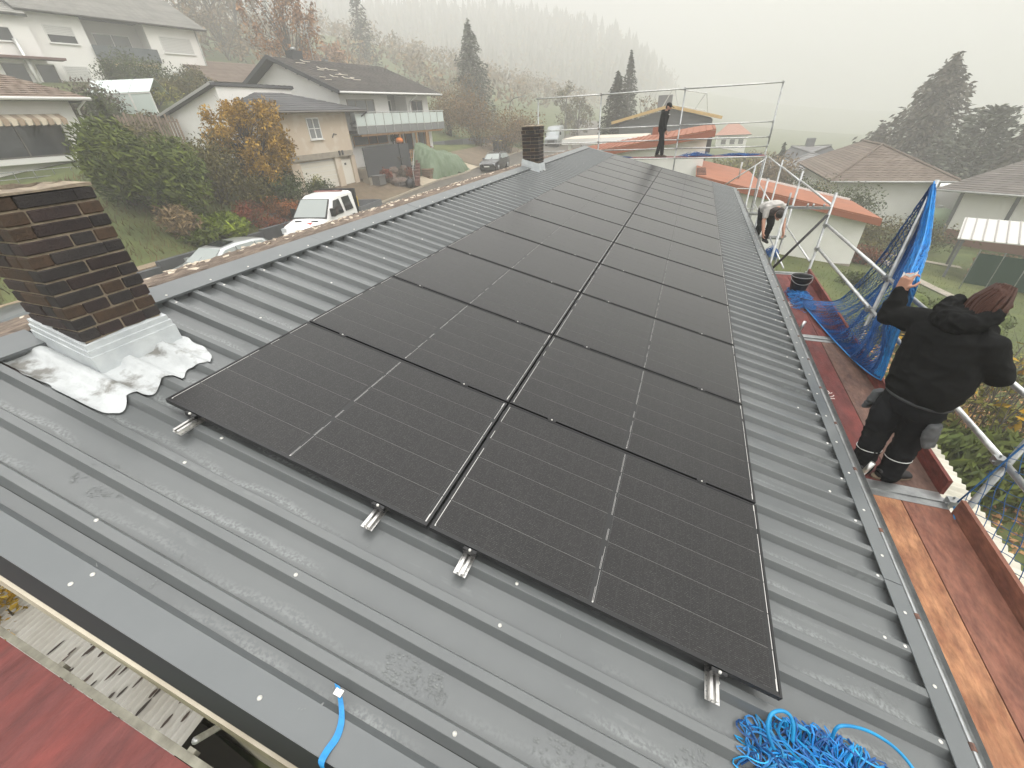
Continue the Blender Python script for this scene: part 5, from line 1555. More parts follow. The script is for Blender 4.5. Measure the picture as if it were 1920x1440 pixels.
smb = MB(); smb.box((-.06, -.015, 0), (.06, .015, 1.9)); sme = smb.mesh('slat', SLAT)
for k in range(22):
    q = V((-31.3 - k * .13, 21.0 - k * .125, 0)); o = bpy.data.objects.new('slat', sme); col.objects.link(o); o.location = (q.x, q.y, gz(q.x, q.y) - .15); o.rotation_euler = (0, 0, math.radians(44) + .02 * ((k * 7) % 3 - 1)); o.scale = (1, 1, .92 + .04 * ((k * 5) % 4)); rel(o, fe)
for z in (.4, 1.45):
    mb = MB(); mb.beam((-31.3, 21.04, gz(-31.3, 21) + z), (-34.1, 18.4, gz(-34.1, 18.4) + z), .04, .09); mb.build('fence_bar', SLAT, fe)

# --- garage wing: beige, two garage doors
h = House('garage_house', 'bare beige garage building with white up-and-over door and dark flat-pitched roof', 'garage', (-22.79, 27.27), 5, -2.1)
h.box('wall', (-5.6, 0.3, -2.6), (0.1, 5.0, -.02), BEIGE); h.box('wall', (-5.6, 0, .22), (0.1, 5.0, 2.72), BEIGE)
h.box('lintel_beam', (-5.7, -.14, -.04), (-.1, .35, .30), CONC)
for (a, b) in ((-1.85, -1.32), (-.28, .1), (-5.6, -4.9)): h.box('pier', (a, -.02, -2.6), (b, .3, -.045), BEIGE)
h.box('garage_door', (-4.9, .16, -2.4), (-1.86, .24, -.15), WFR)
mb = MB()
for k in range(7): mb.box((-4.86, .135, -2.35 + k * .31), (-1.9, .165, -2.35 + k * .31 + .28), h.F)
o = mb.build('door_slat', M('cream_door', (.68, .65, .57), .6), h.root); o['kind'] = 'stuff'
d_ = h.box('side_door', (-1.30, .12, -2.4), (-.30, .2, -.25), M('cream_door_leaf', (.70, .67, .60), .6)); h.box('letter_plate', (-.95, .10, -.62), (-.78, .125, -.48), BPANEL, d_)
h.win(-3.5, -2.45, 1.12, 2.36, 0, bars=(.5,), cross=.5, pane=GLASSL)
h.pipe([(-1.62, -.06, 1.15), (-1.45, -.06, 1.38), (-1.2, -.06, 1.32)], .03, BPANEL, 'wall_lamp')
mb = MB()
for u in (-1.5, -1.2): mb.box((u, -.2, .05), (u + .13, -.15, .34), h.F)
o = mb.build('house_number', BPANEL, h.root)
RF_ = [h.F(-6.1, -.65, 2.74), h.F(1.75, -.65, 2.74), h.F(-2.6, 2.6, 3.85), h.F(-4.6, 2.6, 3.85)]
h.slope('roof', RF_[0], RF_[1], RF_[2], RF_[3], ROOF_SL, th=.12, rows=8, tile=2.5, amp=.012)
h.slope('roof', RF_[1], h.F(1.75, 5.8, 2.74), h.F(-2.6, 2.61, 3.85), RF_[2], ROOF_SL, th=.12, rows=8, tile=2.5, amp=.012)
h.slope('roof', h.F(-6.1, 5.8, 2.74), RF_[0], RF_[3], h.F(-4.6, 2.61, 3.85), ROOF_SL, th=.12, rows=8, tile=2.5, amp=.012)
h.gutter(h.F(-6.1, -.7, 2.66), h.F(1.75, -.7, 2.66), M('dark_gutter2', (.14, .13, .12), .5), .06)
h.pipe([(1.6, -.7, 2.6), (.9, -.1, 2.05), (.3, -.05, 1.9)], .045, BPANEL)
gar = h

# --- balcony house
h = House('balcony_house', 'white two storey house with frosted glass balcony and dark tiled roof with bare patches', 'house', (-22.46, 38.49), 7, -1.0)
h.box('wall', (-10.3, 0, -1.4), (-5.25, 11.4, 3.95), WHITE); h.box('wall', (-2.95, 0.001, -1.4), (0, 11.3, 3.95), WHITE)
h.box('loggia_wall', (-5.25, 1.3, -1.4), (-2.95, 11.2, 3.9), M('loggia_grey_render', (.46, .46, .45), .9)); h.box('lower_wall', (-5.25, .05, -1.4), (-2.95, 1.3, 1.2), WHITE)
mb = MB(); mb.prism([h.F(-10.28, 0, 3.9), h.F(-10.28, 11.4, 3.9), h.F(-10.28, 5.7, 6.15)], h.t * 10.2); mb.build('gable_wall', WHITE, h.root)
h.win(-9.7, -6.9, 1.75, 3.45, 0, bars=(.3, .7), pane=GLASSL, frame=M('taupe_frame', (.30, .27, .24), .6)); h.win(-2.4, -.85, 1.9, 3.42, 0, bars=(.45,), frame=M('taupe_frame2', (.30, .27, .24), .6))
h.win(-4.8, -3.5, 1.5, 3.5, 1.3, sill=False, pane=GLASSL)
bal = h.box('balcony_slab', (-10.6, -1.35, 1.28), (.25, 0, 1.46), BPANEL)
h.box('balcony_fascia', (-10.6, -1.40, 1.20), (.25, -1.352, 1.72), M('grey_fascia', (.20, .205, .205), .6))
for k in range(11):
    u = -10.55 + k * .98
    h.box('balcony_glass', (u + .03, -1.415, 1.74), (u + .95, -1.40, 2.50), FROST)
    mb = MB(); mb.tube(h.F(u, -1.43, 1.25), h.F(u, -1.43, 2.58), .028, 6); mb.build('balcony_post', GALB, h.root)
mb = MB(); mb.tube(h.F(-10.6, -1.43, 2.58), h.F(.28, -1.43, 2.58), .03, 8); mb.build('balcony_rail', GALB, h.root)
AV = lambda u, d, z: h.F(u, d, z)
rf1 = h.slope('roof', AV(-11.0, -.85, 3.85), AV(1.0, -.85, 3.85), AV(1.0, 5.7, 6.35), AV(-11.0, 5.7, 6.35), ROOF_D, rows=26, tile=.25)
h.slope('roof', AV(1.0, 12.2, 3.85), AV(-11.0, 12.2, 3.85), AV(-11.0, 5.7, 6.35), AV(1.0, 5.7, 6.35), ROOF_D, rows=10, tile=.5)
for (d0, z0) in ((-.9, 3.8), (12.25, 3.8)):
    mb = MB(); mb.beam(AV(-11.02, d0, z0), AV(-11.02, 5.7, 6.33), .07, .26); mb.build('verge_board', BPANEL, h.root)
mb = MB()
for k in range(6):
    t_k = .1 + k * .16; mb.beam(AV(-11.0, -.85 + 6.5 * t_k, 3.7 + 2.5 * t_k), AV(-10.2, -.85 + 6.5 * t_k, 3.7 + 2.5 * t_k), .14, .16)
o = mb.build('purlin_end', BPANEL, h.root); o['kind'] = 'stuff'
h.gutter(AV(-11, -.95, 3.80), AV(1.0, -.95, 3.80), WFR, .07)
h.pipe([(-2.5, -.9, 3.75), (-2.75, -.2, 3.3), (-2.78, -.1, 2.6), (-2.9, -.1, 1.6)], .05, WFR)
rb = random.Random(31)
mb = MB(); nrm = V((-2.5, 0, 6.55)).normalized()
for k in range(13):      # pale bare battens where tiles are off
    t_k, u = rb.uniform(.3, .9), rb.uniform(-10.6, -6.6)
    u2 = u if k < 4 else -10.4 + (1 - t_k) * 2.2 + rb.uniform(0, 2.2)
    p = AV(u2, -.85 + 6.55 * t_k, 3.85 + 2.5 * t_k) + V((0, 0, .075)); q = AV(u2 + rb.uniform(.4, .9), -.85 + 6.55 * t_k, 3.85 + 2.5 * t_k) + V((0, 0, .075))
    mb.beam(p, q, .09, .04)
    if rb.random() < .5:
        q2 = p - h.n * .35 + V((0, 0, .13)); mb.beam(p, q2, .08, .04)
o = mb.build('bare_batten', M('pale_batten', (.66, .60, .52), .8), rf1); o['kind'] = 'stuff'
mb = MB(); mb.box((-9.0, 5.4, 6.1), (-8.0, 6.1, 6.85), h.F); chm = mb.build('chimney', BPANEL, h.root)
mb = MB(); mb.tube(h.F(-8.5, 5.7, 6.85), h.F(-8.5, 5.7, 7.05), .18, 8); mb.build('chimney_pot', GAL, chm, True)
an = thing('antenna', 'tall thin roof aerial on the dark ridge of the balcony house', 'antenna', h.F(-6.6, 5.9, 6.3))
mb = MB(); mb.tube(h.F(-6.6, 5.9, 6.2), h.F(-6.6, 5.9, 8.9), .025, 6); mb.build('mast', GAL, an)
mb = MB(); mb.tube(h.F(-6.9, 5.9, 8.6), h.F(-5.6, 5.9, 8.5), .014, 5); mb.tube(h.F(-6.7, 5.9, 7.3), h.F(-5.0, 5.9, 7.4), .012, 5)
for k in range(6): mb.tube(h.F(-6.4 + k * .25, 5.6, 7.33), h.F(-6.4 + k * .25, 6.2, 7.33), .008, 4)
mb.build('aerial_arm', GAL, an)
# ground floor: timber porch, windows, parapet
h.win(-9.9, -6.1, .42, 1.12, -.02, frame=WOODF, bars=(.42, .68), sill=True); h.box('parapet_panel', (-10.9, -1.85, -1.6), (-7.0, -1.78, .40), BPANEL)
h.box('parapet_base', (-10.9, -1.9, -2.5), (-6.9, -1.2, -1.62), CONC)
h.box('terrace', (-10.9, -1.8, -1.7), (.2, .0, -1.02), CONC)
h.win(-5.2, -4.2, -1.0, 1.05, -.03, frame=WOODF, sill=False); h.win(-3.9, -2.95, -1.0, 1.05, -.03, frame=WOODF, sill=False)
h.win(-2.05, -.55, -.25, 1.08, -.04, frame=M('brown_frame', (.22, .12, .07), .7), bars=(.5,), pane=GLASSL)
for u in (-6.0, -3.9, -2.5, -2.3): h.box('porch_post', (u, -1.3, -1.0), (u + .13, -1.17, 1.19), WOODF)
h.box('porch_beam', (-10.2, -1.32, 1.06), (.0, -1.2, 1.195), WOODF)
fmb = MB(); fmb.box((-.05, -.012, 0), (.05, .012, .9)); fme = fmb.mesh('picket', WOODF)
pf = thing('picket_fence', 'short light wood picket fence on the balcony house terrace', 'fence', h.F(-4.5, -1.6, -1.0))
for k in range(10):
    o = bpy.data.objects.new('picket', fme); col.objects.link(o); o.location = h.F(-5.6 + k * .24, -1.62, -1.0); o.rotation_euler = (0, 0, math.radians(83)); rel(o, pf)
mb = MB(); mb.beam(h.F(-5.7, -1.6, -.7), h.F(-3.3, -1.6, -.7), .03, .08); mb.beam(h.F(-5.7, -1.6, -.3), h.F(-3.3, -1.6, -.3), .03, .08); mb.build('fence_bar', WOODF, pf)
PUMP = M('orange_pumpkin', (.62, .17, .02), .5)
mb = MB(); pc = h.F(-6.4, -1.55, .60)
mb.ball(pc, .30, .30, .22, 20, 10, lambda p: V((p.x, p.y, p.z)) * (1 - .07 * abs(math.sin(5 * math.atan2(p.y, p.x)))))
pk = thing('pumpkin', 'round orange pumpkin on the dark parapet of the balcony house', 'pumpkin', h.F(-6.4, -1.55, .4)); mb.build('pumpkin_body', PUMP, pk, True)
mb = MB(); mb.tube(pc + V((0, 0, .18)), pc + V((.05, 0, .30)), .03, 6); mb.build('stalk', M('stalk', (.1, .09, .03), .8), pk)
h.box('parapet_pillar', (-7.0, -1.95, -2.3), (-5.9, -1.2, .38), BPANEL)
# stairs down with rail
sx = thing('garden_stairs', 'dark stone garden steps with a thin metal handrail before the balcony house', 'stairs', (-20.2, 30.0, -2.3))
STN = M('dark_step_stone', (.07, .062, .058), .8, c2=(.11, .095, .085), ns=4); BRK = M('red_brick_edge', (.16, .07, .05), .85, c2=(.11, .06, .05), ns=5)
A_, B_ = V((-19.9, 29.4, -2.35)), V((-22.2, 33.6, -1.05))
for k in range(9):
    p = A_.lerp(B_, k / 9); d = (B_ - A_); d.z = 0; d.normalize(); s_ = V((-d.y, d.x, 0))
    mb = MB(); mb.obox(p + V((0, 0, .0)), d * .28, s_ * .55, V((0, 0, .075))); mb.build('step', STN, sx)
    mb = MB(); mb.obox(p + s_ * .78 + V((0, 0, .06)), d * .27, s_ * .2, V((0, 0, .13))); mb.build('edge_block', BRK if k % 2 else STN, sx)
mb = MB(); mb.path([A_ - s_ * .6 + V((0, 0, .1)), A_ - s_ * .6 + V((0, 0, 1.0)), B_ - s_ * .6 + V((0, 0, 1.0)), B_ - s_ * .6 + V((0, 0, .1))], .03, 6); mb.build('handrail', GALB, sx)
mb = MB()
for k in range(7): mb.obox(A_.lerp(B_, k / 7) - s_ * .80 + V((0, 0, .1)), d * .28, s_ * .18, V((0, 0, .2)))
o = mb.build('side_wall', BRK, sx); o['kind'] = 'stuff'

# --- tan house behind with conservatory
h = House('tan_house', 'tan house with brown roof and a glazed balcony behind the dark roof', 'house', (-33.5, 55.5), 8, 0)
h.box('wall', (-16, 0, -1), (0, 9, 5.2), TANW)
h.slope('roof', h.F(-17.5, -.9, 5.15), h.F(.9, -.9, 5.15), h.F(-2.5, 4.5, 7.75), h.F(-17.5, 4.5, 7.75), ROOF_B, rows=18, tile=.4)
h.slope('roof', h.F(.9, -.9, 5.15), h.F(.9, 9.9, 5.15), h.F(-2.5, 4.51, 7.75), h.F(-2.5, 4.5, 7.75), ROOF_B, rows=18, tile=.4)
mb = MB(); mb.prism([h.F(-16.2, -.3, 5.2), h.F(-16.2, 9.3, 5.2), h.F(-16.2, 4.5, 7.6)], h.t * 2); mb.build('gable_wall', M('cream_gable', (.60, .52, .36), .9), h.root)
h.gutter(h.F(-17, -1, 5.1), h.F(.9, -1, 5.1)); h.pipe([(.7, -.9, 5.05), (.1, -.1, 4.5), (.1, -.1, 1)], .06, WFR)
cn = h.box('glazed_balcony', (-9.8, -3.2, 3.3), (-4.4, -.1, 3.45), WFR)
for k in range(5):
    u = -9.8 + k * 1.08
    h.win(u, u + 1.06, 3.5, 5.0, -3.1, pane=FROST, sill=False, nm='glazing', par=cn)
for k in range(5):
    u = -9.8 + k * 1.08
    mb = MB(); mb.add([h.F(u, -3.25, 5.05), h.F(u + 1.03, -3.25, 5.05), h.F(u + 1.03, -.3, 6.0), h.F(u, -.3, 6.0)], [(0, 1, 2, 3)]); mb.build('roof_pane', M('roof_pane', (.68, .70, .70), .2), cn)
mb = MB(); mb.box((-10.5, 4.3, 7.4), (-10, 4.8, 8.2), h.F); mb.build('chimney', GREYW, h.root)

# --- brown-roofed house upper middle and pale gables in the mist
h = House('brown_roof_house', 'brown roofed beige house between the white apartment house and the balcony house', 'house', (-48.5, 48.5), 6, 3)
h.box('wall', (-9, 0, 1), (6.8, 9, 6.6), M('beige_wall_far', (.58, .52, .42), .9))
h.slope('roof', h.F(-10, -.9, 6.5), h.F(7.6, -.9, 6.5), h.F(7.6, 4.5, 8.9), h.F(-10, 4.5, 8.9), ROOF_B, rows=16, tile=.5)
h.slope('roof', h.F(7.6, 9.9, 6.5), h.F(-10, 9.9, 6.5), h.F(-10, 4.5, 8.9), h.F(7.6, 4.5, 8.9), ROOF_B, rows=8, tile=.8)
mb = MB(); mb.prism([h.F(6.8, 0, 6.5), h.F(6.8, 9, 6.5), h.F(6.8, 4.5, 8.6)], h.t * -1); mb.build('gable_wall', WHITE, h.root)
for i, (px, py, D, wd, lab) in enumerate(((462, 92, 150, 9, 'hazy white gabled house highest on the hillside'), (515, 86, 150, 9, 'hazy pale gabled house behind the birch tree'))):
    p = at(px, py, D); az = math.degrees(math.atan2(p.x - CAM.x, p.y - CAM.y)); b = p.z - 4.5
    h = House('distant_house', lab, 'house', (p.x, p.y), az + 90, b, 'hazy houses on the hillside')
    h.box('wall', (-wd / 2, 0, b - 4), (wd / 2, 9, b + 3.2), WHITE)
    mb = MB(); mb.prism([h.F(-wd / 2, .0, b + 3.2), h.F(wd / 2, .0, b + 3.2), h.F(0, .0, b + 6.4)], h.n * -9); mb.build('gable_wall', WHITE, h.root)
    for sg in (-1, 1): h.slope('roof', h.F(sg * (wd / 2 + .8), -.7, b + 2.7), h.F(sg * (wd / 2 + .8), 9.6, b + 2.7), h.F(0, 9.6, b + 6.6), h.F(0, -.7, b + 6.6), ROOF_B, rows=8, tile=1.2)
    for u in (-2.2, 1.0): h.win(u, u + 1.2, b + .8, b + 2.2, 0)
    h.win(-.6, .6, b + 3.6, b + 4.8, 0)

# --- house with the terracotta sheet roofs beyond the far scaffold
h = House('red_roof_house', 'white house with terracotta sheet roofs just beyond the far gable', 'house', (1.57, 31.9), 90, -5.5)
mb = MB(); mb.prism([h.F(-8.6, 0, -6), h.F(.05, 0, -6), h.F(.05, 0, .34), h.F(-8.6, 0, -.82)], h.n * -9); mb.build('wall', WHITE2, h.root)
def ztop(u): return .58 + (u - .4) * .135
rp = [h.F(-9.4, -.55, ztop(-9.4)), h.F(.45, -.55, ztop(.45)), h.F(.45, 6.2, ztop(.45) + .12), h.F(-9.4, 6.2, ztop(-9.4) + .12)]
mb = MB(); mb.prism(rp, V((0, 0, -.06))); r1 = mb.build('roof', ROOF_R, h.root)
for k in range(25):      # standing seams run up the slope
    d = -.5 + k * .27
    mb = MB(); mb.beam(h.F(-9.38, d, ztop(-9.38) + .022 + .018 * d), h.F(.44, d, ztop(.44) + .022 + .018 * d), .03, .05) if False else mb.beam(h.F(-9.3 + k * .40, -.53, ztop(-9.3 + k * .40) + .02), h.F(-9.3 + k * .40, 6.15, ztop(-9.3 + k * .40) + .14), .03, .05)
    mb.build('roof_seam', FASC_R, r1)
mb = MB(); mb.prism([h.F(-9.4, -.56, ztop(-9.4) - .07), h.F(.46, -.56, ztop(.46) - .07), h.F(.46, -.56, ztop(.46) - .42), h.F(-9.4, -.56, ztop(-9.4) - .42)], h.n * -.04); mb.build('fascia', FASC_R, h.root)
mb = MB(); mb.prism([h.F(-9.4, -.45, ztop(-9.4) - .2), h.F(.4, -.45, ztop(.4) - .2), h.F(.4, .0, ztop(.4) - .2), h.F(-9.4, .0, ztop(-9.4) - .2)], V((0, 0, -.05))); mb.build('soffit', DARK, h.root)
h.box('corner_post', (.08, .1, -.75), (.34, .4, .1), BPANEL)
mb = MB(); mb.box((-3.6, 2.6, .25), (-3.2, 3.0, .75), h.F); mb.build('vent', FASC_R, h.root)
P2 = V((10.27, 27.43, 0)); F2 = lambda u, d, z: V((P2.x + u, P2.y + d, z))
def z2(u): return -1.72 - .222 * (u + 7.9)
mb = MB(); mb.prism([F2(-8.3, 0, -6.6), F2(0, 0, -6.6), F2(0, 0, z2(0) - .42), F2(-8.3, 0, z2(-8.3) - .35)], V((0, 4.2, 0))); mb.build('wall', WHITE2, h.root)
mb = MB(); mb.box((10.27 - 8.3, 27.40, -6.8), (10.27, 27.428, -6.12)); mb.build('plinth', CONC, h.root)
mb = MB(); mb.prism([F2(-9.0, -.5, z2(-9)), F2(.45, -.5, z2(.45)), F2(.35, 4.6, z2(.35)), F2(-5.2, 4.8, z2(-5.2)), F2(-5.4, 8.6, z2(-5.4) + .02), F2(-9.0, 8.6, z2(-9.0) + .02)], V((0, 0, -.07))); r2_ = mb.build('roof', ROOF_R, h.root)
mb = MB(); mb.prism([F2(-9.0, -.515, z2(-9) - .075), F2(.46, -.515, z2(.46) - .075), F2(.46, -.515, z2(.46) - .36), F2(-9.0, -.515, z2(-9) - .36)], V((0, .04, 0))); mb.build('fascia', FASC_R, h.root)
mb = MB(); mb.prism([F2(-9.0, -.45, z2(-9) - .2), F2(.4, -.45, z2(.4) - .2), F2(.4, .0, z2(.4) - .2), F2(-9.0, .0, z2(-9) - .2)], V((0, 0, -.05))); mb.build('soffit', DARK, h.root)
for k in range(6):
    mb = MB(); mb.box((-8.98, -.3 + .62 * k, z2(-9) + .0), (-8.45, -.3 + .62 * k + .12, z2(-8.9) + .05), F2); mb.build('verge_slot', DARK, r2_)  # near-black bars stand in for the dark slots along the verge
mb = MB(); mb.beam(F2(-5.1, 4.75, z2(-5.1) + .05), F2(.2, 4.65, z2(.2) + .05), .12, .10); mb.build('edge_trim', WFR, h.root)
mb = MB(); mb.tube(F2(-6.5, 2.5, z2(-6.5)), F2(-6.5, 2.5, z2(-6.5) + .9), .05, 6); mb.build('vent_pipe', GUT, h.root, True)

# --- grey clad house with new timber verges and roof scaffold
h = House('grey_gable_house', 'grey clad gable house with new yellow timber verge boards and a roof guard frame', 'house', (2.11, 50.9), 90, -5)
mb = MB(); mb.prism([h.F(-9.0, 0, -6), h.F(.05, 0, -6), h.F(.05, 0, .70), h.F(-4.2, 0, 1.78), h.F(-9.0, 0, .62)], h.n * -10); mb.build('wall', GREYW, h.root)
for (u0, z0, u1, z1) in ((-9.75, .78, -4.2, 1.98), (.85, .82, -4.2, 1.98)):
    mb = MB(); mb.beam(h.F(u0, -.6, z0), h.F(u1, -.6, z1), .08, .26); mb.build('verge_board', WOODY, h.root)
    mb = MB(); mb.prism([h.F(u0, -.6, z0 + .1), h.F(u1, -.6, z1 + .1), h.F(u1, 10.5, z1 + .1), h.F(u0, 10.5, z0 + .1)], V((0, 0, -.08))); mb.build('roof', M('yellow_board_roof', (.40, .33, .22), .8), h.root)
mb = MB(); mb.box((-5.6, 3, 1.6), (-4.2, 4, 3.0), h.F); mb.build('chimney', GREYW, h.root)
gf = thing('roof_guard_frame', 'pale tube guard frame standing on the grey gable house roof', 'frame', h.F(-1, 1, 1.6))
for (a, b, nm) in (((-3.9, .3, 3.4), (-.9, .3, 2.85), 'guard_rail'), ((-3.6, .3, 2.0), (-.8, .3, 1.45), 'guard_rail'), ((-.9, .3, 2.85), (-.5, .3, 1.2), 'frame_leg'), ((-1.0, .3, 2.85), (-1.8, .3, 1.55), 'brace'), ((-3.9, .3, 3.4), (-3.4, .3, 2.0), 'frame_leg'), ((-4.1, .3, 3.4), (-4.9, .3, 1.9), 'frame_leg')):
    mb = MB(); mb.tube(h.F(*a), h.F(*b), .045, 6); mb.build(nm, GALB, gf)
cp = thing('carport', 'flat pale carport roof on white posts left of the red roofs', 'carport', (-7.5, 41, -4))
mb = MB(); mb.box((-9.9, 39.2, -.36), (-3.0, 44.5, -.02)); mb.build('roof', M('carport_beige', (.55, .50, .42), .8), cp)
mb = MB(); mb.box((-9.95, 39.1, -.45), (-2.95, 39.2, -.05)); mb.build('fascia', WFR, cp)
for x in (-9.4, -5.6):
    mb = MB(); mb.box((x, 39.3, -4.2), (x + .28, 39.58, -.46)); mb.build('post', WFR, cp)
mb = MB(); mb.beam((-9.2, 39.4, -1.9), (-8.2, 39.4, -.5), .12, .12); mb.build('brace', GUT, cp)
h = House('salmon_roof_house', 'hazy pale house with salmon roof to the east of the grey gable', 'house', (10.2, 116), 90, -9)
h.box('wall', (-4.8, 0, -11), (1.2, 8, -3.6), WHITE)
SAL = M('salmon_tile', (.42, .19, .13), .85)
h.slope('roof', h.F(-5.5, -.8, -3.7), h.F(1.9, -.8, -3.7), h.F(-.8, 4, -1.75), h.F(-3.0, 4, -1.75), SAL, rows=10, tile=.7)
h.slope('roof', h.F(1.9, -.8, -3.7), h.F(1.9, 8.8, -3.7), h.F(-.8, 4.01, -1.75), h.F(-.8, 4, -1.75), SAL, rows=10, tile=.7)
for u in (-4.0, -2.2, -.5): h.win(u, u + 1.1, -5.6, -4.5, 0)

# --- houses down on the garden side
def hip(name, label, x0, x1, y0, y1, zg, ze, zr, roof, wallm, rid=.5, over=.7, rows=20, tile=.3):
    h = House(name, label, 'house', (x1, y0), 90, zg)
    L_ = x1 - x0; W_ = y1 - y0; k = min(L_, W_) / 2 * rid * 2 if L_ > W_ else L_ / 2
    h.box('wall', (-L_, 0, zg - .6), (0, W_, ze + .1), wallm)
    A, B, C_, D = h.F(-L_ - over, -over, ze), h.F(over, -over, ze), h.F(over, W_ + over, ze), h.F(-L_ - over, W_ + over, ze)
    R0, R1 = h.F(-L_ + k, W_ / 2, zr), h.F(-k, W_ / 2 + .01, zr)
    h.slope('roof', A, B, R1, R0, roof, rows=rows, tile=tile); h.slope('roof', B, C_, R1, R1 + V((.0, .01, 0)), roof, rows=rows, tile=tile)
    h.slope('roof', C_, D, R0, R1, roof, rows=8, tile=.8); h.slope('roof', D, A, R0 + V((0, .01, 0)), R0, roof, rows=rows, tile=tile)
    mb = MB(); mb.path([B + V((0, 0, .08)), R1 + V((0, 0, .1)), R0 + V((0, 0, .1)), A + V((0, 0, .08))], .09, 6); mb.build('ridge_tile', roof, h.root)
    h.gutter(A + V((0, -.05, -.05)), B + V((0, -.05, -.05)))
    return h
h = House('hip_roof_house', 'low white house with a wide brown hipped roof beyond the garden', 'house', (20.0, 45.5), 90, -7.4)
HIPM = M('taupe_brown_tile', (.135, .10, .078), .9, c2=(.19, .15, .12), ns=1.1, nd=7, isl=.15)
h.box('wall', (-7.0, 0, -8), (0, 14, -3.95), WHITE)
A, B, C_, D = h.F(-7.8, -.8, -4.05), h.F(.8, -.8, -4.05), h.F(.8, 14.8, -4.05), h.F(-7.8, 14.8, -4.05)
R0, R1 = h.F(-3.5, 4.6, -1.85), h.F(-3.49, 10.5, -1.85)
h.slope('roof', A, B, R0 + V((.01, 0, 0)), R0, HIPM, rows=22, tile=.3); h.slope('roof', B, C_, R1, R0, HIPM, rows=20, tile=.4)
h.slope('roof', C_, D, R1, R1 + V((.01, 0, 0)), HIPM, rows=8, tile=.8); h.slope('roof', D, A, R0, R1, HIPM, rows=20, tile=.4)
mb = MB(); mb.path([A + V((0, 0, .08)), R0 + V((0, 0, .1)), B + V((0, 0, .08))], .09, 6); mb.path([R0 + V((0, 0, .1)), R1 + V((0, 0, .1))], .09, 6); mb.build('ridge_tile', HIPM, h.root)
h.gutter(A + V((0, -.05, -.05)), B + V((0, -.05, -.05)))
h.box('lower_annex', (-.2, 2, -7.6), (2.6, 6, -4.8), WHITE)
h = hip('grey_hip_house', 'hazy house with pale grey hipped roof behind the autumn trees', 11.5, 21, 72, 81, -10.5, -6.0, -3.6, M('pale_slate', (.24, .235, .24), .8, isl=.1), WHITE, .8, rows=12)
mb = MB(); mb.box((-5.4, 4.4, -4.4), (-4.4, 5.2, -2.6), h.F); mb.build('chimney', GREYW, h.root)
# dark roof at the right edge: facade faces down-left
h = House('timber_frame_house', 'white walled house with dark posts under a broad grey brown roof at the far right', 'house', (19.8, 41.5), 126, -7.4)
h.box('wall', (0, 0, -8), (14, 8, -4.1), WHITE)
for u in (0.0, 2.9, 5.8, 7.4, 10): h.box('post', (u, -.06, -7.4), (u + .22, -.002, -4.2), GREYW)
h.box('window', (5.9, -.05, -6.0), (7.4, -.003, -4.3), GLASS)
h.box('plinth', (-.02, -.05, -8), (14, -.001, -6.9), M('brown_plinth', (.20, .10, .07), .85))
GB = M('grey_brown_tile', (.125, .11, .10), .9, c2=(.18, .16, .145), ns=1.1, nd=7, isl=.15)
h.slope('roof', h.F(-1.2, -1.0, -4.15), h.F(14.5, -1.0, -4.15), h.F(14.5, 5.2, -1.2), h.F(4.2, 5.2, -1.2), GB, rows=26, tile=.28)
h.slope('roof', h.F(-1.2, 11, -4.15), h.F(-1.2, -1.0, -4.15), h.F(4.2, 5.2, -1.2), h.F(4.2, 5.21, -1.2), GB, rows=20, tile=.3)
h.gutter(h.F(-1.2, -1.06, -4.2), h.F(14.5, -1.06, -4.2), GUT)
h.win(9, 10, -3.0, -2.4, 2.0, sill=False, nm='skylight')
# shed with log pile, tank, bin, green screen
sh_ = House('wood_shed', 'garden shed with pale metal roof and reddish plank walls', 'shed', (18.0, 28.4), 113, -7.0)
sh_.box('wall', (0.2, 0.2, -7.4), (7, 3.2, -5.0), M('reddish_planks', (.15, .085, .062), .85, c2=(.11, .065, .05), ns=3, stretch=(1, 1, 12)))
mb = MB(); mb.prism([sh_.F(-2.9, -.4, -4.95), sh_.F(7.5, -.4, -4.95), sh_.F(7.5, 3.6, -4.55), sh_.F(-2.9, 3.6, -4.55)], V((0, 0, .05))); rf = mb.build('roof', M('pale_metal_sheet', (.60, .59, .56), .5, .2), sh_.root)
for k in range(24):
    u = -2.8 + k * .44
    mb = MB(); mb.beam(sh_.F(u, -.4, -4.885), sh_.F(u, 3.6, -4.485), .05, .05); mb.build('roof_rib', M('rib_shadow', (.34, .32, .30), .6) if k == 0 else bpy.data.materials['rib_shadow'], rf)  # rib shadow lines put in as a darker colour than the sheet
for (u, d) in ((-2.7, -.2), (-2.7, 3.3), (0.1, -.25)): sh_.box('post', (u, d, -7.3), (u + .12, d + .12, -4.9), GREYW)
LOG = [M('split_log', (.34, .235, .15), .9, c2=(.24, .16, .10), ns=8, rnd=.35)]
lp_ = thing('log_pile', 'stacked split firewood under the shed roof', 'log pile', sh_.F(-1.3, .5, -7.1))
lmb = MB(); lmb.path([(0, 0, 0), (0, .34, 0)], .085, 7); lme = lmb.mesh('log', LOG[0])
rl = random.Random(12)
for r_i in range(9):
    for c_i in range(9):
        o = bpy.data.objects.new('log', lme); col.objects.link(o)
        o.location = sh_.F(-1.75 + c_i * .172 + rl.uniform(-.02, .02) + (.08 if r_i % 2 else 0), .1 + rl.uniform(-.04, .04), -6.95 + r_i * .155)
        o.rotation_euler = (rl.uniform(-.05, .05), rl.uniform(0, 3), math.radians(-113 + 90) + rl.uniform(-.1, .1)); k = rl.uniform(.75, 1.1); o.scale = (k, 1, k); rel(o, lp_)
tk = thing('rain_barrel', 'green plastic rain barrel against the reddish shed wall', 'barrel', sh_.F(1.6, -.6, -7.2))
GRN = M('dull_green_plastic', (.05, .115, .075), .5)
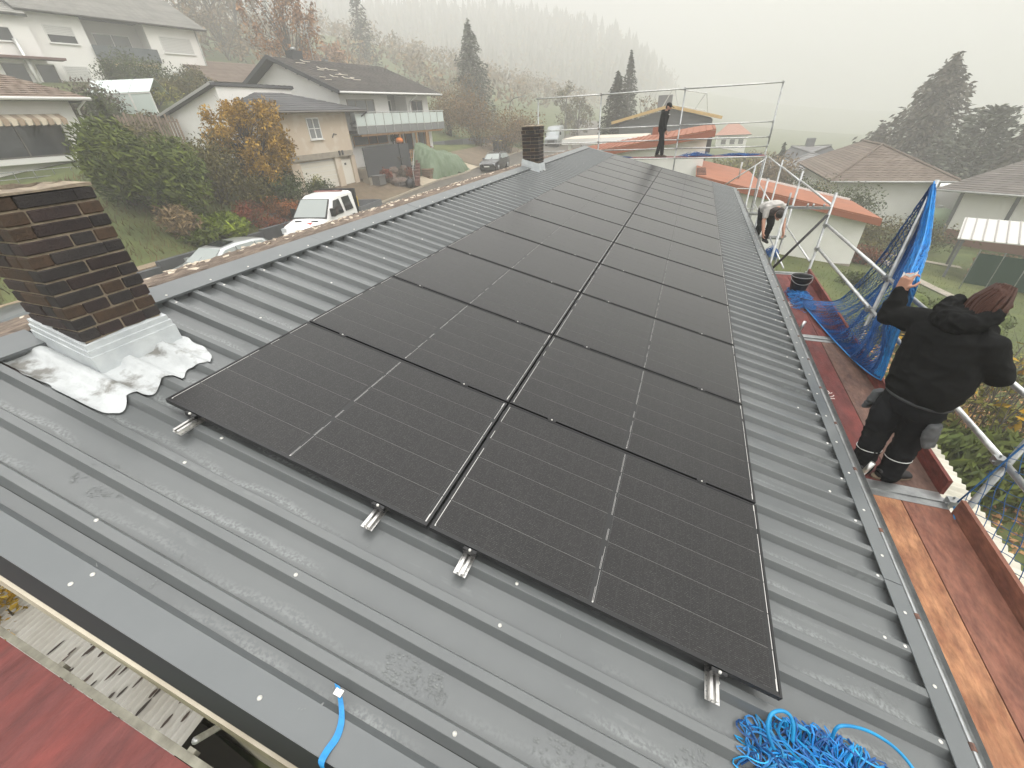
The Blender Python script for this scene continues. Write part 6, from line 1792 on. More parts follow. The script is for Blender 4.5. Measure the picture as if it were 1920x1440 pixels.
mb = MB(); mb.lathe([(0, -7.2), (.42, -7.2), (.52, -6.6), (.5, -5.95), (.46, -5.9), (0, -5.9)], sh_.F(1.6, -.55, 0), 20); mb.build('barrel_body', GRN, tk, True)
mb = MB(); mb.lathe([(.54, -5.93), (.54, -5.86), (.1, -5.80), (0, -5.80)], sh_.F(1.6, -.55, 0), 20); mb.build('lid', M('pale_green_lid', (.14, .24, .18), .5), tk, True)
gt = thing('gas_tank', 'pale mint green oval tank on the lawn by the white wall', 'tank', at(1748, 414, 50) - V((0, 0, .9)))
MINT = M('mint_paint', (.42, .54, .36), .5)
c_ = at(1750, 410, 50)
mb = MB(); mb.ball(c_, 1.6, .98, .87, 20, 12, lambda p: V((p.x * .9 + p.y * .3, p.y, p.z))); mb.build('tank_body', MINT, gt, True)
for dx in (-.6, .6):
    mb = MB(); mb.box((c_.x + dx - .1, c_.y - .3, c_.z - 1.7), (c_.x + dx + .1, c_.y + .3, c_.z - .6)); mb.build('foot', CONC, gt)
mb = MB(); mb.lathe([(.25, .82), (.25, 1.0), (0, 1.02)], c_, 12); mb.build('cap', GUT, gt)
gs = thing('screen_fence', 'dark green mesh screen fence on thin posts below the shed', 'fence', at(1860, 500, 27))
a, b = at(1815, 512, 25.5), at(1960, 535, 25.5)
SCR = M('dark_green_mesh', (.030, .060, .042), .8)
mb = MB(); mb.obox((a + b) / 2 + V((0, 0, .2)), (b - a) / 2, V((0, 0, .62)), V((.0, .015, 0))); mb.build('screen', SCR, gs)
for k in range(4):
    p = a.lerp(b, k / 3); mb = MB(); mb.tube(p - V((0, 0, .7)), p + V((0, 0, .95)), .025, 6); mb.build('post', GAL, gs)
drape('garden_path', CONC, [(12.8, 31.0), (13.6, 27.0), (14.6, 23.6)], (.35, .35), .05, 20)
drape('garden_path', KERB, [(9.5, 33.5), (13, 33), (17.5, 32.2)], (.3, .3), .05, 20)

# --- street side pieces: retaining wall, bins, lamps, tarp, planters
rw = thing('retaining_wall', 'long dark grey retaining wall along the street under the shrub bank', 'wall', (-19.2, 9, -3.5))
WALLD = M('dark_wall_block', (.062, .066, .070), .85, c2=(.085, .088, .09), ns=2)
for k in range(7):
    y = -1 + k * 2.6
    z = gz(-18.6, y + 1.3)
    mb = MB(); mb.box((-19.25, y, z - .4), (-18.97, y + 2.585, z + .72)); mb.build('wall_panel', WALLD, rw)
mb = MB(); mb.box((-19.95, -1, -3.2), (-19.26, 17, -2.74)); mb.build('gravel_strip', M('tan_gravel', (.30, .23, .15), .95, c2=(.20, .15, .10), ns=14, bump=.8, bs=30), rw)
r2 = thing('retaining_wall', 'grey two tone retaining wall climbing beyond the balcony house', 'wall', (-24, 50, -2))
for k in range(6):
    p, q = V((-26.5 + k * .75, 43.5 + k * 3, 0)), V((-26.5 + (k + .99) * .75, 43.5 + (k + .99) * 3, 0))
    zb_ = gz(q.x, q.y) 
    mb = MB(); mb.beam(p + V((0, 0, -1.2)), q + V((0, 0, -1.2 - .0)), .3, 2.2); mb.build('wall_panel', WALLD if k % 2 else M('mid_wall_block', (.13, .135, .14), .85), r2)
    mb = MB(); mb.beam(p + V((.25, 0, -2.0)), q + V((.25, 0, -2.0)), .3, 1.1); mb.build('wall_foot', GREYW, r2)
BINB = M('black_bin', (.022, .024, .026), .5); 
for i, (yy_, lid, lb) in enumerate(((50.2, (.022, .024, .026), 'black wheelie bin with dark lid, nearest the tarpaulin'), (51.0, (.60, .45, .03), 'black wheelie bin with yellow lid'), (51.8, (.03, .06, .20), 'black wheelie bin with blue lid'), (52.6, (.03, .032, .035), 'black wheelie bin with dark lid, farthest up the street'))):
    x0 = -20.9; zb = gz(x0, yy_) + .05
    t = thing('wheelie_bin', lb, 'bin', (x0, yy_, zb), 'wheelie bins beside the street')
    mb = MB(); mb.add([V((x0 + sx * .24, yy_ + sy * .26, zb + .08)) for sx in (-1, 1) for sy in (-1, 1)] + [V((x0 + sx * .32, yy_ + sy * .32, zb + 1.0)) for sx in (-1, 1) for sy in (-1, 1)], [(0, 1, 3, 2), (4, 6, 7, 5), (0, 4, 5, 1), (1, 5, 7, 3), (3, 7, 6, 2), (2, 6, 4, 0)]); mb.build('bin_body', BINB, t)
    mb = MB(); mb.prism([V((x0 - .36, yy_ - .35, zb + 1.01)), V((x0 + .36, yy_ - .35, zb + 1.01)), V((x0 + .36, yy_ + .35, zb + 1.01)), V((x0 - .36, yy_ + .35, zb + 1.01))], V((-.02, 0, .09))); mb.build('lid', M('bin_lid', lid, .5), t)
    for sy in (-.25, .25):
        mb = MB(); mb.path([V((x0 - .25, yy_ + sy - .03, zb + .1)), V((x0 - .25, yy_ + sy + .03, zb + .1))], .1, 10); mb.build('wheel', BINB, t)
def lamp(px, py, D, hgt, lab):
    p = at(px, py, D); zb = gz(p.x, p.y)
    t = thing('street_lamp', lab, 'street lamp', (p.x, p.y, zb), 'street lamps')
    top = p.z
    mb = MB(); mb.path([V((p.x, p.y, zb)), V((p.x, p.y, top - 1.0)), V((p.x + .12, p.y, top - .35)), V((p.x + .55, p.y, top - .02)), V((p.x + 1.5, p.y + .1, top + .12))], .055, 6); mb.build('pole', M('lamp_green_grey', (.12, .12, .11), .6), t, True)
    mb = MB(); mb.obox(V((p.x + 1.75, p.y + .1, top + .12)), V((.35, 0, .03)), V((0, .1, 0)), V((0, 0, .05))); mb.build('lamp_head', GAL, t)
lamp(955, 185, 62, 5, 'curved street lamp before the autumn hedge by the bins'); lamp(1062, 172, 84, 6, 'curved street lamp standing in the mist beyond the grey van')
tz = lambda x, y: gz(x, y)
TARP = M('green_tarpaulin', (.115, .165, .095), .6, c2=(.15, .20, .125), ns=2.5, bump=.5, bs=5)
tp = thing('tarpaulin_pile', 'woodpile covered by a crumpled green tarpaulin beside the steps', 'tarpaulin', (-20.6, 36, -2.3))
def tarp(u, v):
    x = -22.2 + 3.0 * u; y = 32.8 + 6.6 * v
    e = min(1, min(u, 1 - u) * 4.5) ** .55 * min(1, min(v, 1 - v) * 6) ** .6
    crest = 1.65 + .35 * math.sin(v * 5 + .8) + .25 * noise.noise(V((u * 2, v * 3, 4)))
    z = tz(x, y) + .05 + crest * e + .20 * noise.noise(V((u * 7, v * 16, 1))) * (1.2 - e) + .12 * noise.noise(V((u * 14, v * 24, 8)))
    x += .18 * noise.noise(V((v * 15, 0, 2))) * (1 - e)
    return V((x, y, z))
mb = MB(); mb.grid(44, 64, tarp); mb.build('tarpaulin', TARP, tp, True)
mb = MB()
for k in range(5):
    for j in range(4): mb.path([V((-19.6 + .02 * j, 32.6 + .0 * k + j * .16, tz(-19.6, 32.6) + .12 + k * .16)), V((-20.5, 32.75 + j * .16, tz(-19.6, 32.6) + .12 + k * .16))], .075, 6)
o = mb.build('log_end', LOG[0], tp); o['kind'] = 'stuff'
pl_ = thing('planter', 'square dark grey planter at the corner of the beige garage', 'planter', (-21.6, 28.0, -2.3))
zb = gz(-21.6, 28.0) + .04
mb = MB(); mb.box((-22.0, 27.7, zb), (-21.2, 28.5, zb + .62)); mb.build('planter_box', M('planter_grey', (.13, .125, .12), .8), pl_)
mb = MB(); mb.box((-22.05, 27.65, zb + .62), (-21.15, 28.55, zb + .68)); mb.build('rim', M('planter_rim', (.16, .155, .15), .8), pl_)
for i, (x, y, zz, c, lb) in enumerate(((-19.6, 29.3, .7, (.02, .02, .022), 'glossy black garbage sack at the foot of the garden steps'),)):
    zb = gz(x, y)
    t = thing('garbage_sack', lb, 'sack', (x, y, zb)); mb = MB()
    mb.ball((x, y, zb + .32), .34, .34, .36, 14, 8, lambda p: p * (1 + .14 * noise.noise(p * 5))); mb.build('sack_body', M('black_plastic_film', c, .3), t, True)
    mb = MB(); mb.ball((x, y, zb + .72), .08, .08, .1, 8, 5); mb.build('knot', bpy.data.materials['black_plastic_film'], t, True)
# greenhouse, far left
p = V((-39.8, 23.3, 5.2)); h = House('greenhouse', 'small glass greenhouse in the garden under the white apartment house', 'greenhouse', (p.x, p.y), 60, p.z - 2)
zb = p.z - 2.2
for (u0, u1) in ((-2.2, -.75), (-.72, .72), (.75, 2.2)):
    h.win(u0, u1, zb, zb + 1.6, 0, pane=FROST, sill=False, nm='glass_wall', fw=.05)
    mb = MB(); mb.prism([h.F(u0, -.05, zb + 1.62), h.F(u1, -.05, zb + 1.62), h.F(u1, 1.3, zb + 2.5), h.F(u0, 1.3, zb + 2.5)], V((0, 0, .03))); mb.build('roof_pane', FROST, h.root)
    mb = MB(); mb.prism([h.F(u0, 2.65, zb + 1.62), h.F(u1, 2.65, zb + 1.62), h.F(u1, 1.3, zb + 2.5), h.F(u0, 1.3, zb + 2.5)], V((0, 0, .03))); mb.build('roof_pane', FROST, h.root)
h.box('base', (-2.3, -.02, zb - 1.5), (2.3, 2.6, zb), CONC)
# ================================================================ VEGETATION
BARK = M('bark', (.085, .065, .05), .95, c2=(.05, .04, .03), ns=6)
BARKG = M('grey_bark', (.16, .145, .125), .95, c2=(.10, .09, .08), ns=6)
def LEAF(name, c, c2, ns=.8, isl=.45):
    return M(name, c, .75, c2=c2, ns=ns, nd=3, isl=isl, spec=.25)
def leaf_quads(mb, r, c, rad, n, s, elong=1.0, axis=None, shell=.45, up=.25):
    c = V(c)
    for _ in range(n):
        d = V((r.gauss(0, 1), r.gauss(0, 1), r.gauss(0, 1)))
        if d.length < 1e-4: continue
        d.normalize()
        k = r.random() ** shell
        p = c + V((d.x * rad[0] * k, d.y * rad[1] * k, d.z * rad[2] * k))
        a = V((r.gauss(0, 1), r.gauss(0, 1), r.gauss(0, 1))) if axis is None else V(axis) + V((r.gauss(0, .5), r.gauss(0, .5), r.gauss(0, .5)))
        a.normalize()
        b = a.cross(d + V((r.gauss(0, .7), r.gauss(0, .7), r.gauss(0, .7) + up)))
        if b.length < 1e-3: continue
        b.normalize()
        q = s * r.uniform(.6, 1.3)
        a = a * q * elong; b = b * q * .5
        mb.add([p - a * .5, p - b * .5 + a * .05, p + a * .5, p + b * .5 + a * .05], [(0, 1, 2, 3)])
def broad(name, label, base, h, rx, leafm, n, s, seed, group=None, ry=None, low=.25, stems=1, bark=None, cat='tree', clumps=40, clump_r=.22, limb_r=.05, rise=1.0, bare=0.0, elong=1.2, part='crown', lean=(0, 0)):
    r = random.Random(seed); base = V(base); ry = ry or rx
    t = thing(name, label, cat, base, group)
    tips = []
    for k in range(clumps):
        # clump centres fill an uneven egg
        for _ in range(30):
            x, y, z = r.uniform(-1, 1), r.uniform(-1, 1), r.uniform(-1, 1)
            q = x * x + y * y + z * z
            if .12 < q < 1.0: break
        f = .86 + .25 * noise.noise(V((x * 1.7 + seed, y * 1.7, z * 1.7)))
        zc = low + (1 - low) * (.5 + .5 * z)
        tips.append(V((base.x + x * rx * f + lean[0] * zc * h, base.y + y * ry * f + lean[1] * zc * h, base.z + h * zc * (.93 + .1 * r.random()))))
    mb = MB()
    st = []
    for k in range(stems):
        a = 6.28 * k / stems + r.random(); sp = 0 if stems == 1 else rx * .10
        b0 = base + V((math.cos(a) * sp, math.sin(a) * sp, -.3)); top = base + V((math.cos(a) * sp * 3 + lean[0] * h * .6, math.sin(a) * sp * 3 + lean[1] * h * .6, h * (.55 if stems > 1 else .78)))
        mid = b0.lerp(top, .5) + V((r.uniform(-1, 1), r.uniform(-1, 1), 0)) * rx * .08
        mb.path([lerp_path([b0, mid, top], i / 8) for i in range(9)], 1, 6, rs=[limb_r * (1 - .8 * i / 8) * (1.4 if i == 0 else 1) for i in range(9)]); st.append((b0, mid, top))
    for p in tips:
        b0, mid, top = r.choice(st); k = r.uniform(.25, .95); q = lerp_path([b0, mid, top], k)
        if q.z > p.z: q = lerp_path([b0, mid, top], k * .4)
        m_ = q.lerp(p, .5) + V((r.uniform(-.1, .1) * rx, r.uniform(-.1, .1) * rx, .06 * h * rise))
        mb.path([q, m_, p], 1, 4, rs=[limb_r * .42, limb_r * .26, limb_r * .08], cap=False)
        for j in range(2):
            e = p + V((r.gauss(0, 1), r.gauss(0, 1), r.gauss(.6, .8))) * rx * clump_r; mb.path([m_.lerp(p, .6), e], 1, 3, rs=[limb_r * .15, limb_r * .03], cap=False)
    mb.build('trunk', bark or BARK, t)
    mb = MB()
    for i, p in enumerate(tips):
        if r.random() < bare: continue
        m_ = clump_r * r.uniform(.7, 1.35)
        leaf_quads(mb, r, p, (rx * m_, ry * m_, h * m_ * .42), max(4, int(n / clumps * r.uniform(.5, 1.5))), s, elong)
    mb.build(part, leafm, t)
    return t
def conifer(name, label, base, h, R, leafm, seed, group=None, whorls=26, per=9, q=16, s=.3, droop=.35, low=.06, power=.85, cat='tree', bark=None, flat=False, ragged=.3):
    r = random.Random(seed); base = V(base); t = thing(name, label, cat, base, group)
    mb = MB(); mb.path([base + V((0, 0, -.3)), base + V((.01 * h * r.uniform(-1, 1), 0, h * .5)), base + V((0, 0, h * .99))], 1, 7, rs=[h * .018, h * .011, h * .002])
    lm_ = MB(); nb = whorls * per
    for i in range(nb):
        f = low + (1 - low) * ((i + r.random()) / nb) ** 1.05
        if f > .995: continue
        a = i * 2.39996 + r.uniform(-.5, .5)
        rad = (R * (1 - f) ** power + .015 * R) * (1 + ragged * .9 * noise.noise(V((f * 9 + seed, math.cos(a) * 1.3, math.sin(a) * 1.3))))
        L_ = max(.05 * R, rad * r.uniform(.62, 1.12))
        d = V((math.cos(a), math.sin(a), 0)); b0 = base + V((0, 0, h * f))
        rise = (.16 if not flat else .30) * L_
        pts = [b0, b0 + d * L_ * .5 + V((0, 0, rise * .4 - droop * L_ * .18)), b0 + d * L_ + V((0, 0, rise - droop * L_ * .8))]
        mb.path(pts, 1, 3, rs=[.008 * h * (1 - f) + .01, .01, .004], cap=False)
        n = max(5, int(q * (.25 + L_ / R) * 1.25)); side = d.cross(V((0, 0, 1)))
        for j in range(n):
            u = .10 + .92 * ((j + r.random()) / n) ** .8
            p = lerp_path(pts, min(1, u)) + side * r.gauss(0, .13) * L_ * (1.25 - u) + V((0, 0, r.gauss(-.03, .035) * h * .55 if not flat else r.gauss(0, .05) * L_))
            ax = (d * .8 + side * r.uniform(-.8, .8) + V((0, 0, r.uniform(-.9, .2) if not flat else r.uniform(-.2, .5)))).normalized() * s * r.uniform(.5, 1.2)
            bx_ = ax.cross(V((r.gauss(0, 1), r.gauss(0, 1), r.gauss(0, 1)))).normalized() * s * .20
            lm_.add([p - ax * .4, p - bx_, p + ax * .6, p + bx_], [(0, 1, 2, 3)])
    mb.build('trunk', bark or BARK, t); lm_.build('crown', leafm, t)
    return t
def shrub(name, label, c, rx, ry, h, leafm, n, s, seed, group=None, lobes=7, elong=1.2, axis=None, cat='shrub', stems=True, lob=.55, up=.25):
    r = random.Random(seed); c = V(c); t = thing(name, label, cat, c, group)
    mb = MB(); sm_ = MB()
    for k in range(lobes):
        a = 6.283 * k / lobes + r.random(); d = r.uniform(.1, .68) if k else 0
        p = c + V((math.cos(a) * rx * d, math.sin(a) * ry * d, h * r.uniform(.35, .68)))
        g = lob * r.uniform(.75, 1.2)
        leaf_quads(mb, r, p, (rx * g, ry * g, h * g * .8), int(n / lobes), s, elong, axis, .4, up)
        for j in range(3):
            sm_.path([c + V((r.uniform(-.1, .1) * rx, r.uniform(-.1, .1) * ry, -.15)), p + V((r.uniform(-.4, .4) * rx * g, r.uniform(-.4, .4) * ry * g, h * .3 * g))], 1, 4, rs=[.03, .008], cap=False)
    sm_.build('stem', BARK, t); mb.build('foliage', leafm, t)
    return t
def on(px, py, D, dz=0.0):
    p = at(px, py, D); return V((p.x, p.y, gz(p.x, p.y) + dz))
def onx(px, X):
    d = ray(px, 300); k = (X - CAM.x) / d.x; y = CAM.y + d.y * k
    return V((X, y, gz(X, y)))
GOLD = LEAF('golden_brown_leaves', (.40, .235, .035), (.27, .165, .03), 1.1)
YEW = LEAF('olive_green_sprays', (.105, .130, .018), (.045, .065, .014), .9)
DGRN = LEAF('dark_green_leaves', (.042, .060, .018), (.065, .078, .022), 1.2)
LIME = LEAF('lime_green_sprays', (.20, .25, .025), (.10, .14, .018), 1.2)
RUSTL = LEAF('rusty_red_leaves', (.22, .055, .028), (.13, .055, .028), 1.4)
ORNG = LEAF('orange_brown_leaves', (.32, .105, .03), (.16, .07, .025), 1.4)
OLIV = LEAF('brown_olive_leaves', (.13, .105, .030), (.075, .070, .022), 1.2)
DRY = LEAF('dry_beige_twigs', (.24, .17, .085), (.17, .12, .065), 1.5)
GREYT = LEAF('grey_brown_twigs', (.13, .105, .08), (.09, .075, .06), 1.5)
YELL = LEAF('yellow_leaves', (.48, .26, .015), (.32, .22, .03), 3)
YGRN = LEAF('yellow_green_leaves', (.26, .24, .06), (.16, .17, .05), 2)
SPR = LEAF('spruce_needles', (.030, .040, .026), (.05, .055, .035), .7)
SPRB = LEAF('brownish_spruce_needles', (.125, .112, .085), (.095, .090, .070), .5)
CEDR = LEAF('cedar_needles', (.095, .105, .080), (.12, .125, .095), .6)
BIRL = LEAF('birch_orange_leaves', (.34, .18, .08), (.24, .13, .07), .8)
BOX = LEAF('clipped_green_leaves', (.085, .105, .025), (.055, .075, .02), 3)
HEDG = LEAF('autumn_hedge_leaves', (.22, .13, .05), (.12, .085, .038), .6)

# left bank
broad('golden_tree', 'round golden brown autumn tree beside the beige garage building', onx(482, -23.6), 6.0, 2.55, GOLD, 13000, .17, 3, low=.10, stems=5, clumps=90, clump_r=.20, limb_r=.07, bark=BARK)
ygt = shrub('juniper_bush', 'big olive green juniper with feathery sprays leaning left above the dark wall', onx(262, -23.2), 3.3, 2.4, 4.3, YEW, 16000, .17, 4, lobes=15, elong=1.9, axis=(-.55, -.35, .35), lob=.42)
shrub('juniper_bush', 'upper spreading olive juniper beside the low white house', onx(205, -24.8), 2.0, 1.5, 3.6, YEW, 5600, .17, 41, lobes=7, elong=1.9, axis=(-.6, -.4, .3), lob=.45)
shrub('shrub', 'brown olive deciduous shrub between the juniper and the golden tree', onx(385, -23.6), 2.3, 1.8, 3.3, OLIV, 4200, .16, 5, lobes=9)
shrub('shrub', 'dark green sprawling shrub under the golden tree', onx(515, -22.6), 2.4, 1.8, 1.9, DGRN, 4200, .14, 6, lobes=10)
shrub('shrub', 'dark green mounded shrub next to the garage driveway', onx(585, -21.6), 1.5, 1.2, 1.5, DGRN, 2200, .12, 7, lobes=7)
shrub('shrub', 'pale yellow green shrub in front of the garage door', onx(583, -22.2), .85, .8, 1.5, YGRN, 900, .12, 8, lobes=6)
shrub('shrub', 'rusty red shrub on the bank in front of the brown olive shrub', onx(425, -21.2), 1.2, 1.0, 1.2, RUSTL, 1500, .11, 9, lobes=7)
shrub('shrub', 'orange brown shrub on the bank behind the white truck', onx(505, -20.9), 1.5, 1.0, 1.25, ORNG, 1900, .11, 10, lobes=8)
shrub('shrub', 'dry beige twiggy shrub in front of the big juniper', onx(285, -21.2), 1.15, .9, 1.5, DRY, 1500, .13, 11, lobes=7, elong=2.6)
shrub('spreading_juniper', 'bright lime green spreading juniper above the dark retaining wall', onx(372, -20.7), 2.0, 1.1, 1.25, LIME, 5200, .14, 12, lobes=9, elong=2.2, axis=(.7, .1, .18), lob=.45)
shrub('spreading_juniper', 'smaller olive spreading juniper at the left end of the retaining wall', onx(315, -20.4), 1.1, .9, .8, YEW, 1500, .17, 13, lobes=6, elong=2.0, axis=(.6, .2, .2))
shrub('shrub', 'low rusty ground shrub along the edge of the retaining wall', onx(470, -20.1), 1.8, .7, .7, RUSTL, 1300, .09, 14, lobes=8)
shrub('shrub', 'olive shrub climbing the bank above the red shrub', onx(460, -22.6), 1.6, 1.3, 2.0, OLIV, 2400, .14, 15, lobes=8)
gr = random.Random(17); mb = MB()
for k in range(7000):
    x, y = gr.uniform(-29, -19.4), gr.uniform(3, 20.5)
    z = gz(x, y); a = gr.random() * 6.3; l = gr.uniform(.08, .25); hh_ = gr.uniform(.10, .38)
    mb.add([V((x, y, z - .02)), V((x + .05 * math.cos(a), y + .05 * math.sin(a), z)), V((x + l * math.cos(a + .5), y + l * math.sin(a + .5), z + hh_))], [(0, 1, 2)])
prop(mb.build('bank_undergrowth', LEAF('undergrowth', (.075, .075, .020), (.13, .085, .035), .6)), 'low weeds and dry grass covering the shrub bank above the wall', 'undergrowth', kind='stuff')
# under the white apartment house
for i, (px, py, D, rx, hgt, m, lb) in enumerate(((228, 175, 58, 1.7, 2.4, DGRN, 'rounded dark bush against the white apartment house'), (300, 185, 56, 3.4, 2.6, DGRN, 'broad dark shrub bank below the dark balcony'), (365, 160, 58, 1.6, 2.6, OLIV, 'bush at the right corner of the white apartment house'), (330, 215, 52, 3.0, 1.6, OLIV, 'olive garden shrubs beside the small greenhouse'),
        (175, 165, 46, 2.4, 2.6, GREYT, 'grey leafless shrub behind the low white house'), (135, 205, 40, 1.6, 3.0, GREYT, 'tall grey twiggy shrub at the corner of the low white house'), (200, 222, 44, 1.8, 2.2, DGRN, 'dark shrub left of the small greenhouse'), (285, 238, 42, 2.0, 1.3, OLIV, 'low shrub below the small greenhouse'), (380, 200, 52, 2.6, 2.2, OLIV, 'olive shrub above the small white outbuilding'), (345, 182, 56, 2.6, 2.2, DGRN, 'dark shrub on the slope right under the white apartment house'), (262, 172, 60, 2.8, 3.0, DGRN, 'tall dark shrub before the terrace of the white apartment house'), (300, 215, 49, 2.4, 1.4, YGRN, 'yellowish garden shrub above the slat fence'), (268, 262, 37, 2.2, 1.8, OLIV, 'low olive shrub before the slat fence'), (430, 300, 33, 2.4, 1.6, OLIV, 'olive shrub at the foot of the small white outbuilding'))):
    shrub('garden_shrub', lb, on(px, py, D), rx, rx * .7, hgt, m, 1300, .2, 60 + i, 'shrubs in the hillside garden', lobes=7)
conifer('dwarf_conifer', 'slim dark conifer leaning beside the low white house', on(222, 262, 34), 3.3, .9, DGRN, 70, whorls=16, per=7, q=10, s=.3)
# far left heights and birch
broad('birch_tree', 'tall orange leaved birch in the mist behind the balcony house', on(548, 105, 66, -2.5), 15.5, 4.4, BIRL, 4600, .34, 21, low=.20, clumps=80, clump_r=.17, limb_r=.16, bark=BARKG, rise=.5)
for i, (px, py, D, hh2, R, m, lb) in enumerate(((415, 60, 110, 17, 7, HEDG, 'hazy brown tree on the upper left skyline'), (455, 70, 120, 14, 6, HEDG, 'hazy brown tree between the apartment house and the birch'), (330, 10, 120, 14, 7, HEDG, 'hazy tree behind the grey roof of the apartment house'), (610, 95, 95, 8, 5, BIRL, 'low orange hazy tree just beyond the roof aerial'))):
    broad('hill_tree', lb, on(px, py, D, -2), hh2, R, m, 1500, .7, 80 + i, 'hazy hillside trees', low=.12, clumps=36, limb_r=.2)
conifer('hill_conifer', 'misty tall conifer behind the tan house roof', on(690, 130, 125, -3), 21, 4.5, SPR, 90, whorls=20, per=8, q=10, s=.9)
conifer('fir_tree', 'single tall grey green conifer beside the tan house', on(888, 195, 74, -1), 13.2, 4.3, CEDR, 91, whorls=30, per=10, q=26, s=.5, power=.72, ragged=.4)
for i, (px, py, D, rx, hgt, lb) in enumerate(((842, 235, 60, 3.2, 5.0, 'brown autumn bush at the corner of the balcony house'), (895, 245, 58, 3.8, 5.6, 'large orange brown bush behind the retaining wall'), (950, 255, 56, 3.4, 5.0, 'dark orange brown bush above the wheelie bins'), (985, 262, 62, 2.6, 4.2, 'yellow brown bush behind the far brick chimney'), (870, 215, 70, 4.5, 6.0, 'pale brown bush at the foot of the tall grey green conifer'))):
    shrub('autumn_bush', lb, on(px, py, D, -.3), rx, rx * .8, hgt, HEDG, 2600, .22, 100 + i, 'autumn bushes along the upper street', lobes=10)
for i, (px, py, D, hh2, R, lb) in enumerate(((1060, 235, 95, 9, 3.2, 'misty bush tree behind the far street lamp'), (1085, 235, 88, 7, 3, 'misty olive tree left of the dark fir'))):
    broad('misty_tree', lb, on(px, py, D, -1), hh2, R, OLIV, 1300, .4, 120 + i, 'misty trees along the road', low=.1, clumps=30, limb_r=.14)
# beyond the far scaffold
conifer('dark_fir', 'dark dense fir left of the grey gable house', on(1150, 262, 58, -.5), 9.5, 2.6, SPR, 131, whorls=30, per=10, q=22, s=.36, power=.7)
conifer('dark_fir', 'slimmer misty fir directly behind the dark fir', on(1172, 240, 72, 0), 12.0, 2.4, SPR, 132, whorls=26, per=9, q=20, s=.42, power=.75)
for i, (px, py, D, hh2, lb) in enumerate(((1203, 222, 75, 10, 'nearly bare golden tree behind the grey gable house'), (1232, 222, 80, 9.5, 'bare brown tree right behind the walking man'))):
    broad('bare_tree', lb, on(px, py, D, -1), hh2, 2.8, DRY, 1000, .3, 140 + i, 'bare trees behind the grey gable', low=.15, clumps=40, limb_r=.12, bark=BARKG, bare=.3, stems=3)
for i, (px, py, D, rx, hgt, m, lb) in enumerate(((1375, 285, 60, 4.5, 3.6, YGRN, 'yellow olive thicket behind the far scaffold rails'), (1440, 275, 62, 3.4, 4.2, DRY, 'pale dry thicket behind the corner scaffold post'), (1480, 285, 60, 2.6, 4.4, DRY, 'feathery beige willow bush below the grey hipped roof'), (1415, 250, 85, 3.5, 3.5, DRY, 'misty pale bushes beneath the salmon roof house'),
        (1330, 262, 48, 1.8, 2.4, OLIV, 'olive bush at the right end of the grey gable house'))):
    shrub('thicket', lb, on(px, py, D, -.4), rx, rx * .7, hgt, m, 2200, .22, 150 + i, 'thickets beyond the far scaffold', lobes=9, elong=2.0)
conifer('small_fir', 'small misty fir beside the grey hipped roof', on(1474, 262, 66, -1), 6.2, 1.3, SPR, 160, whorls=14, per=7, q=8, s=.5)
# garden side
conifer('spruce_tree', 'very large brownish spruce behind the brown hipped roof', on(1712, 300, 74, -2.6), 17.4, 8.0, SPRB, 170, whorls=34, per=13, q=34, s=.70, power=.74, droop=.18, low=.05, ragged=.5)
conifer('spruce_tree', 'shorter spruce on the left shoulder of the very large brownish spruce', on(1630, 300, 76, -2), 10.4, 4.4, SPRB, 171, whorls=24, per=11, q=28, s=.55, power=.74, droop=.2, ragged=.35)
conifer('cedar_tree', 'broad misty cedar with level tiers right of the very large spruce', on(1822, 300, 68, -2.5), 12.4, 6.0, CEDR, 172, whorls=24, per=12, q=30, s=.6, power=.5, droop=.0, low=.08, flat=True, ragged=.45)
conifer('spruce_tree', 'misty spruce at the right edge above the grey brown roof', on(1905, 310, 66, -2), 11.4, 4.5, SPRB, 173, whorls=24, per=11, q=28, s=.55, power=.8, droop=.2, ragged=.3)
for i, (px, py, D, rx, hgt, m, lb, n) in enumerate(((1508, 372, 44, 2.3, 3.3, DGRN, 'rounded dark green yew behind the terracotta roof', 3400), (1592, 385, 42, 2.9, 3.4, DGRN, 'large dark yew right of the rounded yew', 3800), (1545, 352, 50, 1.7, 3.0, YELL, 'yellow bush glowing between the two dark yews', 1300), (1600, 415, 37, 2.4, 1.9, OLIV, 'olive shrub at the end of the terracotta roof', 2400),
        (1700, 372, 40, 4.2, 1.9, OLIV, 'clipped dark hedge in front of the white hipped roof house', 2600), (1770, 378, 40, 2.0, 1.7, DGRN, 'dark hedge end behind the mint green tank', 1800), (1630, 452, 31.5, 1.3, 1.2, RUSTL, 'rust red shrub at the corner of the terracotta roof house', 1500), (1660, 435, 33, 1.5, 1.4, OLIV, 'grey olive shrub bordering the lawn by the white wall', 1500), (1610, 512, 26.5, .8, .75, BOX, 'small round clipped bush at the foot of the white wall', 1500))):
    shrub('garden_bush', lb, on(px, py, D, -.1), rx, rx * .75, hgt, m, n, .17 if n > 2000 else .11, 180 + i, 'bushes in the lower garden', lobes=9)
tc_ = on(1757, 575, 20.5)
tp_ = thing('topiary_tree', 'cloud pruned topiary with many rounded green pads on the lawn', 'topiary', tc_)
rt = random.Random(44); sm_ = MB(); 
